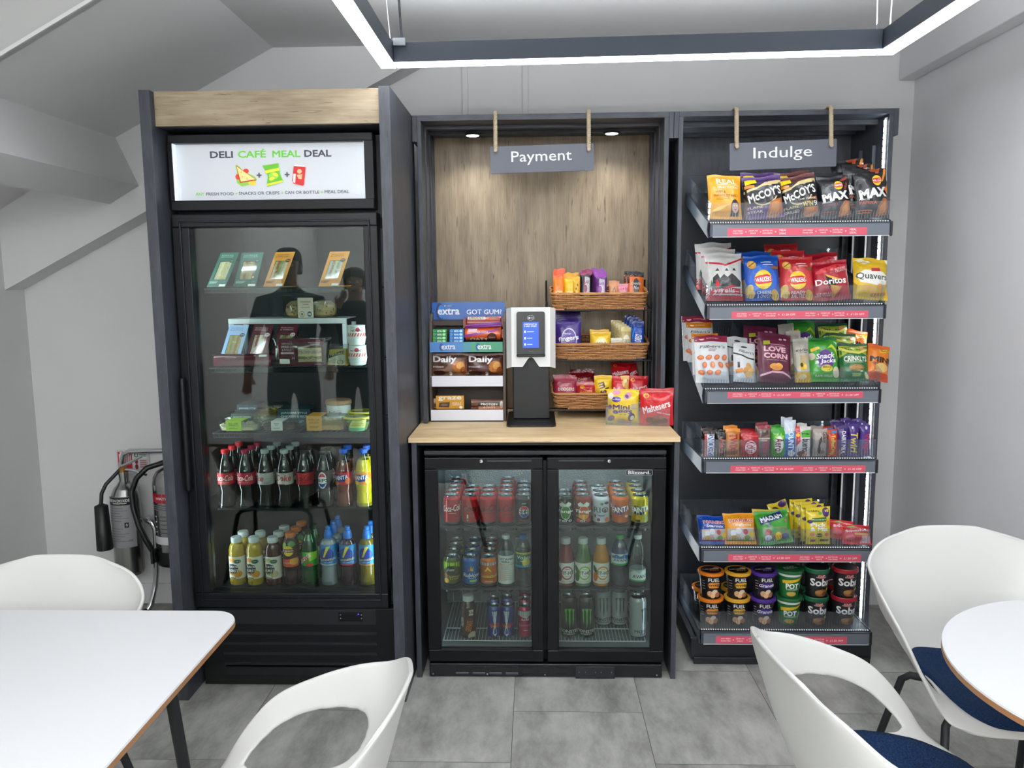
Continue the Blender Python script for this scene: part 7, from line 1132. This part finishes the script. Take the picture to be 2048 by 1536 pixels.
o = sk(4, 'sweet_bag', 'red sweet bag with white lettering at the right of the sweets shelf, front one', 'sweets', 1684, 1743, 1052, 1097, '#cc2430', SQ, .03, .04, rz=-.05, lean=.6, roll=.06)
behind(o, 4, ['red sweet bag with white lettering at the right of the sweets shelf, back one'], -.045, .03, .25, .01)
# pots, lowest shelf
def cup(body, lid, spec, top, r0=.036, r1=.0475, h=.108, white_top=None, snap=False):
    t = thing('snack_pot', '', 'pot'); f = lambda z: r0 + (r1 - r0) * z / h; b = MB(); bm_ = M(body, .35)
    b.lathe([(r0 * .9, 0), (r0, .001), (f(h * .8), h * .8, M(white_top, .35) if white_top else bm_), (r1, h)], bm_, 30); b.build('pot_body', t)
    l = MB(); lm = M(lid, .3)
    if snap: l.lathe([(r1 + .001, h - .016), (r1 + .003, h - .015), (r1 + .003, h - .001), (r1 + .001, h + .002), (r1 - .002, h + .001), (r1 - .004, h - .002), (.0001, h - .002)], lm, 30)
    else: l.lathe([(r1, h - .012), (r1 + .004, h - .011), (r1 + .005, h), (r1 + .004, h + .001), (.0001, h + .001)], lm, 30); paint(l, top, lambda x, y, hh: (x, y - r1, h + .0012 + hh), 2 * r1, 2 * r1)
    l.build('lid', t)
    p = MB(); paint(p, spec, cylfn((r0 + r1) / 2, .004, f), (r0 + r1) * 1.25, h * .86, .016, .02, None, .0006); p.build('printed_label', t); return t
FU = lambda c, t2: [('t', 'FUEL', .0, .83, .42, .16, '#f2f0ea', {'b': .03}), ('p', [(-.5, .62), (-.3, .7), (.4, .7), (.52, .6), (.4, .46), (-.35, .46)], c), ('t', t2, .0, .58, .62, .15, '#191614' if c != '#4a2a8a' else '#f0ecf4', {'b': .05, 's': .2}), ('e', -.3, .2, .22, .13, '#c89a70'), ('e', .1, .26, .24, .14, '#d8c4a8'), ('e', .35, .15, .22, .12, '#a8704a'), ('e', -.05, .1, .2, .1, '#e0b080')] + [('r', -.92, .4 + .12 * k, -.66, .415 + .12 * k, '#d8d4cc') for k in range(4)]
FT = lambda c: [('e', 0, .5, .86, .43, '#171416'), ('t', 'FUEL10K', -.2, .56, .5, .1, '#e8e4dc', {'b': .04}), ('t', 'POT', .25, .4, .4, .13, c, {'b': .06}), ('e', .5, .62, .25, .1, '#d8c4b0')]
def pots(x0, x1, yt, key, mk, label, dy, rows=(0, 1), H=.109, rz=0, grp=None):
    z, ys, sl_, _ = SHELF[5]; Y = ys + dy; x = PY((x0 + x1) / 2, 1220, Y).x
    for r_ in rows: put(key, mk, (x, Y, z + sl_ * dy + .004 + H * r_), label.format(['lower', 'upper'][r_]), grp, rz + .1 * r_)
YP6 = .075
k1 = lambda: cup('#171416', '#dc7a1c', FU('#e08a2a', 'Porridge'), FT('#e0702a')); k2 = lambda: cup('#171416', '#d8a02a', FU('#d8a02a', 'Porridge'), FT('#d8a02a')); k3 = lambda: cup('#1c1626', '#4a2a8a', FU('#4a2a8a', 'Granola'), FT('#8a6ac8'))
pots(1394, 1446, 1160, 'k1', k1, 'black porridge pot with bright orange rim, {} of the front stack', YP6); pots(1447, 1500, 1160, 'k2', k2, 'black porridge pot with golden yellow rim, {} of the front stack', YP6); pots(1499, 1551, 1160, 'k3', k3, 'black granola pot with purple rim, {} of its stack', YP6)
pots(1383, 1433, 1160, 'k1', k1, 'black porridge pot with bright orange rim, standing at the back of its lane', YP6 + .11, (0,)); pots(1440, 1490, 1160, 'k2', k2, 'black porridge pot with golden yellow rim, {} of the back stack', YP6 + .11, (0,))
PN = [('p', [(-1, .0), (1, .0), (1, .86), (.2, .7), (-.4, .62), (-1, .58)], '#1f6a34'), ('p', [(-1, .58), (-.4, .62), (.2, .7), (1, .86), (1, .94), (.2, .8), (-1, .72)], '#e0b02a'), ('t', 'POT', -.25, .48, .5, .24, '#f2f4ee', {'b': .09}), ('t', 'NOODLE', -.2, .33, .5, .06, '#f2f4ee'), ('r', .3, .15, .85, .55, '#2f7a44'), ('r', .36, .45, .8, .47, '#cfd8c8'), ('r', .36, .38, .75, .4, '#cfd8c8'), ('r', .36, .31, .8, .33, '#cfd8c8'), ('e', -.3, .14, .4, .1, '#c9a24a')]
k4 = lambda: cup('#1f6a34', '#1d5f30', PN, [('e', 0, .5, .9, .45, '#174a26'), ('t', 'POT', 0, .56, .5, .12, '#d8e0c8', {'b': .06}), ('t', 'NOODLE', 0, .42, .6, .1, '#d8e0c8')], .034, .049, .112, '#e4e6e2'); pots(1550, 1603, 1140, 'k4', k4, 'green and white noodle pot with dark green lid, {} of its stack', YP6, (0, 1), .114, .2)
SO = [('t', 'Soba', .0, .60, .8, .32, '#f0f0ee', {'b': .07}), ('p', [(-.25, .92), (.25, .92), (.2, .78), (-.2, .78)], '#b82430'), ('t', 'CUP', 0, .885, .26, .06, '#f0e8e4'), ('t', 'NOODLES', 0, .82, .34, .05, '#f0e8e4'), ('r', .25, .42, .75, .44, '#a8a8a4'), ('e', .1, .16, .52, .15, '#8a5a2c'), ('e', -.1, .2, .3, .08, '#a87a40'), ('e', .35, .12, .25, .08, '#6a3a1c'), ('e', .62, .3, .12, .07, '#b8c02a')]
k5 = lambda: cup('#1a1a1c', '#0f5a38', SO, [], .038, .047, .116, None, True); k6 = lambda: cup('#1c191a', '#9a1c2a', SO, [], .038, .047, .116, None, True)
pots(1603, 1657, 1140, 'k5', k5, 'black noodle cup with dark green snap lid, {} of the front stack', YP6, (0, 1), .117); pots(1659, 1713, 1140, 'k6', k6, 'black noodle cup with dark red snap lid, {} of the front stack', YP6, (0, 1), .117)
pots(1594, 1644, 1140, 'k5', k5, 'black noodle cup with dark green snap lid, {} of the back stack', YP6 + .12, (0, 1), .117); pots(1650, 1700, 1140, 'k6', k6, 'black noodle cup with dark red snap lid, alone at the back', YP6 + .12, (0,), .117)
# ================================================================ fire extinguishers on a chrome stand by the left wall
YE = 3.49
def ex(x, y): return PY(x, y, YE)
sd = thing('extinguisher_stand', 'chrome tube stand on black feet behind the two fire extinguishers', 'stand')
tb = [ex(227, 1000), ex(224, 935), ex(228, 917), ex(240, 910), ex(300, 909), ex(336, 909)]
def mv(p, dy): return (p.x, p.y + dy, p.z)
MB().tube([mv(p, .085) for p in [V((ex(229, 1100).x, YE, .05)), ex(226, 1000)] + tb[1:] + [ex(352, 912), V((ex(352, 912).x + .01, YE, .6)), V((ex(352, 912).x + .01, YE, .05))]], .0125, CHROME, 12).build('upper_frame', sd)
ft = [ex(281, 1044), ex(290, 1043), ex(300, 1048), ex(306.5, 1062), ex(308, 1090), ex(309, 1145), ex(307, 1175)]
MB().tube([mv(ft[0], .08), mv(ft[0], .05)] + [mv(p, .02) for p in ft[1:]] + [(ex(303, 1190).x, YE - .01, .045), (ex(297, 1198).x, YE - .03, .018)], .0125, CHROME, 12).build('lower_tube', sd)
MB().tube([(ex(299, 1196).x, YE - .022, .024), (ex(291, 1202).x, YE - .055, .016), (ex(286, 1204).x, YE - .07, .015)], .0145, BLKM, 12).build('rubber_foot', sd)
BRU = M('#a9aaa8', .25, 1)
# CO2 extinguisher
c = ex(257.5, 1060); r = (ex(284.5, 1080) - ex(230.5, 1080)).x / 2; z0, zs, zt = ex(257, 1146).z, ex(257, 978).z, ex(262, 950).z
e1 = thing('fire_extinguisher', 'slim steel fire extinguisher with a black horn, left of the water one', 'fire extinguisher', (c.x, YE - .01, z0))
h = zs - z0; MB().lathe([(r * .6, 0), (r * .9, .006), (r, .022), (r, h - .05), (r * .93, h - .02), (r * .74, h + .008), (r * .45, h + .03), (r * .33, h + .042), (r * .33, h + .085)], BRU, 36).build('cylinder', e1)
l = MB(); f = cylfn(r + .0004, .145); paint(l, [('r', -1, 0, 1, 1, '#8f9092'), ('r', -1, .84, 1, .99, '#17181a'), ('t', 'CARBON DIOXIDE', -.12, .93, .82, .06, '#e6e6e4', {'b': .05}), ('r', -.4, .87, .5, .885, '#e6e6e4'), ('p', [(.3, .40), (.55, .40), (.55, .5), (.3, .5)], '#1a1b1d'), ('p', [(.45, .49), (.36, .45), (.43, .45), (.40, .41), (.5, .46), (.43, .46)], '#d8d8d4'), ('t', 'CE', .62, .14, .12, .04, '#3a3b3d')] + [('r', -.8, .78 - .05 * k, .3 + .3 * math.sin(k * 2), .788 - .05 * k, '#55575a') for k in range(14) if not 5 < k < 8], f, r * 2.2, h - .165, r * .3, 0); l.build('printed_label', e1)
T = TR((c.x, YE - .01, z0)).inverted()
def L_(x, y, dy=0): p = ex(x, y); return T @ V((p.x, p.y + dy, p.z))
b = MB(); top = h + .085; b.lathe([(.013, 0), (.017, .004), (.017, .024), (.01, .032)], M('#a87a3a', .3, .9), 16, TR((0, 0, top - .004))); b.build('valve', e1)
b = MB(); b.tube([(-.012, -.004, top + .022), (.04, -.01, top + .045), (.105, -.02, top + .078)], .0065, CHROME, 8); b.build('squeeze_lever', e1); b = MB(); b.tube([(-.012, -.004, top + .012), (.05, -.008, top + .008), (.115, -.016, top - .012)], .0065, CHROME, 8); b.build('carrying_handle', e1)
ha = L_(236, 946, -.02); hb = L_(222, 998, -.085); MB().tube([(-.01, -.005, top + .012), ha, L_(226, 962, -.06), L_(222, 978, -.08), hb], .0085, BLKM, 10).build('hose', e1)
hc = L_(230, 1086, -.085); d = V(hc) - V(hb); MB().tube([V(hb), V(hb) + d * .02, V(hb) + d * .04, V(hb) + d * .9, V(hb) + d], [.012, .020, .0285, .034, .0345], M('#0c0d0f', .45), 24).build('horn', e1)
# water extinguisher, half hidden by the fridge cabinet
c = ex(351, 1040); r = .088; z0, z1 = ex(351, 1124).z, ex(351, 940).z; e2 = thing('fire_extinguisher', 'steel water fire extinguisher with a red band, partly hidden by the fridge cabinet', 'fire extinguisher', (c.x, YE, z0)); h = z1 - z0
MB().lathe([(r * .97, .06), (r, .065), (r, h - .055), (r * .95, h - .025), (r * .78, h), (r * .45, h + .016), (.022, h + .02), (.022, h + .04)], BRU, 36).build('cylinder', e2)
MB().lathe([(r * .85, 0), (r * .96, .004), (r * 1.02, .02), (r * 1.03, .072), (r * 1.005, .074)], M('#0e0f11', .5), 36).build('base_boot', e2)
l = MB(); f = cylfn(r + .0004, 0); T = TR((c.x, YE, z0)).inverted(); zz = lambda y: ex(340, y).z - z0
lw, lh = r * 2.6, h - .1; q = lambda y: (zz(y) - .07) / lh
paint(l, [('r', -.75, q(997), .75, q(979), '#b01c2a'), ('t', 'WATER', -.13, q(988), .34, .036, '#f0eae6', {'b': .02}), ('r', -.75, q(1078), .6, q(1063), '#d6d7d8')] + [('e', -.5, q(1024 + 10 * k), .045, .011, '#dfe0e0') for k in range(4)] + [('r', -.66, q(1003 + 4 * k), .5, q(1001.5 + 4 * k), '#77797b') for k in range(3)] + [('r', -.3, q(1024 + 8 * k), .5, q(1023 + 8 * k), '#77797b') for k in range(5)], lambda x, y, hh: f(x, y + .07, hh), lw, lh, r * .3, 0); l.build('printed_label', e2)
b = MB(); b.lathe([(.02, 0), (.024, .006), (.02, .03), (.01, .04)], CHROME, 18, TR((0, 0, h + .036))); b.tube([(-.01, -.01, h + .05), (.08, -.02, h + .075)], .007, CHROME, 8); b.build('valve', e2)
def L2(x, y, dy=0): p = ex(x, y); return T @ V((p.x, p.y + dy, p.z))
MB().tube([(0, -.02, h + .05), L2(322, 926, -.02), L2(302, 932, -.04), L2(286, 950, -.06), L2(279, 975, -.07), L2(284, 1005, -.08), L2(297, 1040, -.09), L2(311, 1068, -.09), L2(323, 1092, -.08), L2(326, 1112, -.07)], .0125, M('#0d0e10', .4), 12).build('hose', e2)
MB().box(tuple(L2(320, 1088, -.1)), tuple(L2(327, 1114, -.05)), BLKM, .004).build('hose_clip', e2)
# signs on the wall
p, q2 = PY(233.5, 940.5, 3.612), PY(296.5, 900, 3.612); w, h = q2.x - p.x, q2.z - p.z; sg = MB(); sg.box((p.x, 3.612, p.z), (q2.x, 3.6195, q2.z), M('#d5d8d8', .3), .001)
paint(sg, [('r', -.88, .08, -.02, .92, '#c2222e'), ('r', -.8, .5, -.62, .8, '#eceae8'), ('r', -.74, .78, -.6, .9, '#eceae8'), ('r', -.7, .16, -.56, .5, '#eceae8')] + [('p', [(-.42 + .12 * k, .3), (-.36 + .12 * k, .3), (-.3 + .12 * k, .8), (-.38 + .12 * k, .76)], '#eceae8') for k in range(3)] + [('r', .14, .66, .36, .92, '#1f6a3a'), ('p', [(.2, .7), (.3, .7), (.3, .88), (.24, .84)], '#e8ece8'), ('r', .44, .66, .92, .9, '#b8ccbe'), ('e', .25, .44, .1, .13, '#8a2028'), ('e', .25, .18, .1, .13, '#8a2028'), ('r', .44, .1, .92, .55, '#d8b4b4')] + [('r', .48, y, .86, y + .03, '#5a5a5a') for y in (.16, .26, .36, .46, .7, .78)], lambda x, y, hh: ((p.x + q2.x) / 2 + x, 3.612 - hh, p.z + y), w, h)
tag(sg.build('safety_sign'), 'red and green fire extinguisher information sign on the wall above the slim extinguisher', 'sign')
p2, q3 = PY(325.5, 916, 3.612), PY(388, 876, 3.612); w, h = q3.x - p2.x, q3.z - p2.z; sg = MB(); sg.box((p2.x, 3.612, p2.z), (q3.x, 3.6195, q3.z), M('#d5d8d8', .3), .001)
paint(sg, [('r', -.88, .08, -.02, .92, '#c2222e'), ('p', [(-.78, .2), (-.68, .2), (-.66, .75), (-.5, .84), (-.5, .74), (-.6, .7), (-.62, .16), (-.78, .12)], '#eceae8')], lambda x, y, hh: ((p2.x + q3.x) / 2 + x, 3.612 - hh, p2.z + y), w, h)
tag(sg.build('safety_sign'), 'white and red wall sign cut off by the fridge cabinet edge', 'sign')
# ================================================================ two people beyond the left edge, seen mirrored in the fridge door
def person(label, loc, rz, hgt, hair, top, pose, glasses=False, group=None):
    t = thing('person', label, 'person', loc, rz); k = hgt / 1.72; SKIN, TOP, LEG, SHOE = M('#b98a74', .55), M(top, .85), M('#15161a', .85), M('#0c0c0e', .5)
    # chain of joints (name, parent, position, radius); the figure faces -Y
    J = [('pelvis', None, (0, 0, .93), .135), ('waist', 'pelvis', (0, .0, 1.06), .125), ('chest', 'waist', (0, .005, 1.24), .150), ('upper', 'chest', (0, .01, 1.38), .125), ('neck0', 'upper', (0, .012, 1.455), .062), ('neck', 'neck0', (0, .005, 1.52), .055), ('skull', 'neck', (0, -.005, 1.60), .075), ('crown', 'skull', (0, .005, 1.66), .083), ('tip', 'crown', (0, .005, 1.70), .05)]
    for s_, nm in ((1, 'l'), (-1, 'r')):
        J += [('hip' + nm, 'pelvis', (s_ * .09, 0, .86), .105), ('thigh' + nm, 'hip' + nm, (s_ * .10, -.005, .68), .085), ('knee' + nm, 'thigh' + nm, (s_ * .10, -.01, .49), .062), ('calf' + nm, 'knee' + nm, (s_ * .105, .015, .34), .058), ('ankle' + nm, 'calf' + nm, (s_ * .105, .02, .09), .042), ('ball' + nm, 'ankle' + nm, (s_ * .115, -.07, .045), .042), ('toe' + nm, 'ball' + nm, (s_ * .12, -.14, .035), .034)]
        el, wr = pose[nm]; sh = (s_ * .18, .01, 1.365); J += [('sh' + nm, 'upper', sh, .068), ('arm' + nm, 'sh' + nm, tuple((a * .5 + b_ * .5) for a, b_ in zip(sh, el)), .052), ('el' + nm, 'arm' + nm, el, .043), ('fore' + nm, 'el' + nm, tuple((a * .45 + b_ * .55) for a, b_ in zip(el, wr)), .039), ('wr' + nm, 'fore' + nm, wr, .027)]
        d = (V(wr) - V(el)).normalized(); side = d.cross(V((0, -1, .2))).normalized(); nrm = side.cross(d); pm = V(wr) + d * .045; J += [('palm' + nm, 'wr' + nm, tuple(pm), .031)]
        for q in range(4):
            kb = pm + d * .04 + side * (.0225 - .015 * q); ln = (.036, .042, .039, .03)[q]; J += [(f'k{q}{nm}', 'palm' + nm, tuple(kb), .0095), (f'm{q}{nm}', f'k{q}{nm}', tuple(kb + d * ln * .9 + nrm * .012), .0085), (f't{q}{nm}', f'm{q}{nm}', tuple(kb + d * ln * 1.55 + nrm * .034), .007)]
        J += [('th' + nm, 'palm' + nm, tuple(V(wr) + d * .035 + side * .036 + nrm * .01), .0105), ('tt' + nm, 'th' + nm, tuple(V(wr) + d * .075 + side * .05 + nrm * .028), .0085)]
    ix = {j[0]: i for i, j in enumerate(J)}; me = bpy.data.meshes.new('body'); me.from_pydata([tuple(c * k for c in j[2]) for j in J], [(ix[j[1]], i) for i, j in enumerate(J) if j[1]], [])
    o = bpy.data.objects.new('body', me); COL.objects.link(o); md = o.modifiers.new('skin', 'SKIN'); md.use_smooth_shade = True; md2 = o.modifiers.new('sub', 'SUBSURF'); md2.levels = md2.render_levels = 2
    for i, j in enumerate(J): dd = me.skin_vertices[0].data[i]; f = 1.25 if j[0] in ('waist', 'chest', 'upper', 'pelvis') else 1; dd.radius = (j[3] * k * f, j[3] * k * (.78 if f > 1 else 1)); dd.use_root = i == 0
    dg = bpy.context.evaluated_depsgraph_get(); nm_ = bpy.data.meshes.new_from_object(o.evaluated_get(dg)); bpy.data.objects.remove(o)
    nm_.materials.clear()
    for m_ in (SKIN, TOP, LEG, SHOE): nm_.materials.append(m_)
    hands = [V(pose[n_][1]) * k for n_ in 'lr']; dirs = [(V(pose[n_][1]) - V(pose[n_][0])).normalized() for n_ in 'lr']
    for v in nm_.vertices:      # face: brow, cheeks and jaw pulled into shape
        x, y, z = v.co / k
        if z > 1.5: v.co.y -= (.016 * math.exp(-((z - 1.565) / .05) ** 2) + .02 * math.exp(-((x / .012) ** 2)) * math.exp(-((z - 1.592) / .016) ** 2)) * k if y < 0 else 0; v.co.x *= .92
    for p_ in nm_.polygons:
        p_.use_smooth = True; c_ = p_.center; z = c_.z / k; hand = any(-.005 < (c_ - h_).dot(d_) < .22 * k and ((c_ - h_) - d_ * (c_ - h_).dot(d_)).length < .062 * k and (c_ - h_).length < .22 * k for h_, d_ in zip(hands, dirs)); p_.material_index = 0 if z > 1.475 or hand else 1 if z > .90 or abs(c_.x) > .2 * k else 3 if z < .075 else 2
    nm_.name = 'body'; o = bpy.data.objects.new('body', nm_); COL.objects.link(o); o.parent = t
    hr = MB(); H_ = M(hair, .6); cz = 1.642 * k
    hr.grid(lambda u, v: ((.090 * math.sin(v * PI * .62) * math.cos(u * 2 * PI)) * k, (.012 + .102 * math.sin(v * PI * .62) * math.sin(u * 2 * PI) * (1 if math.sin(u * 2 * PI) > 0 else .78)) * k, cz + (.092 * math.cos(v * PI * .62) + (.035 if math.sin(u * 2 * PI) < -.2 else -.05 * v) * v) * k), 28, 10, H_)
    if pose.get('long'): hr.lathe([(.03, 0), (.05, .02), (.055, .08), (.035, .13)], H_, 16, TR((0, .085 * k, 1.48 * k)))
    hr.build('hair', t)
    ey = MB()
    for s_ in (-1, 1):
        ey.lathe([(.0001, -.004), (.0085, -.003), (.011, 0)], M('#e6e2dc', .3), 14, TR((s_ * .030 * k, -.076 * k, 1.618 * k), 0, PI / 2)); ey.lathe([(.0001, -.0055), (.005, -.0045)], M('#2a1d14', .2), 12, TR((s_ * .030 * k, -.076 * k, 1.618 * k), 0, PI / 2))
    ey.build('eyes', t); MB().tube([(-.024 * k, -.078 * k, 1.548 * k), (0, -.085 * k, 1.55 * k), (.024 * k, -.078 * k, 1.548 * k)], [.003, .006, .003], M('#8f4f48', .5), 8).build('mouth', t)
    for s_ in (-1, 1): MB().lathe([(.0001, -.006), (.012, -.004), (.016, .0), (.01, .006), (.0001, .006)], SKIN, 14, TR((s_ * .082 * k, .012 * k, 1.60 * k), 0, 0, PI / 2) @ Mx.Diagonal((1.5, .9, 1, 1))).build('ear', t)
    if glasses:
        g = MB(); BK_ = M('#121214', .3)
        for s_ in (-1, 1): g.tube([(s_ * .032 * k + x * .9, -.092 * k, 1.616 * k + z) for x, z in rounded(.05, .034, .012, 4)], .0024, BK_, 6, True); g.tube([(s_ * .058 * k, -.09 * k, 1.622 * k), (s_ * .082 * k, -.03 * k, 1.622 * k), (s_ * .082 * k, .012 * k, 1.615 * k)], .002, BK_, 6)
        g.tube([(-.008, -.094 * k, 1.62 * k), (.008, -.094 * k, 1.62 * k)], .002, BK_, 6); g.build('glasses', t)
    return t
person('person with glasses and a dark jacket, mirrored in the fridge door above the bread bag', (-1.66, .33, 0), math.radians(170), 1.76, '#2a1c14', '#101216', {'l': ((.27, .04, 1.12), (.27, -.12, .90)), 'r': ((-.27, .02, 1.12), (-.26, -.16, .96))}, True)
person('person in a dark top, hand raised to the cheek, mirrored in the fridge', (-1.38, -.38, 0), math.radians(172), 1.64, '#3a2618', '#0e0f12', {'l': ((.25, -.10, 1.16), (.115, -.17, 1.43)), 'r': ((-.24, -.02, 1.13), (-.06, -.23, 1.10)), 'long': True})
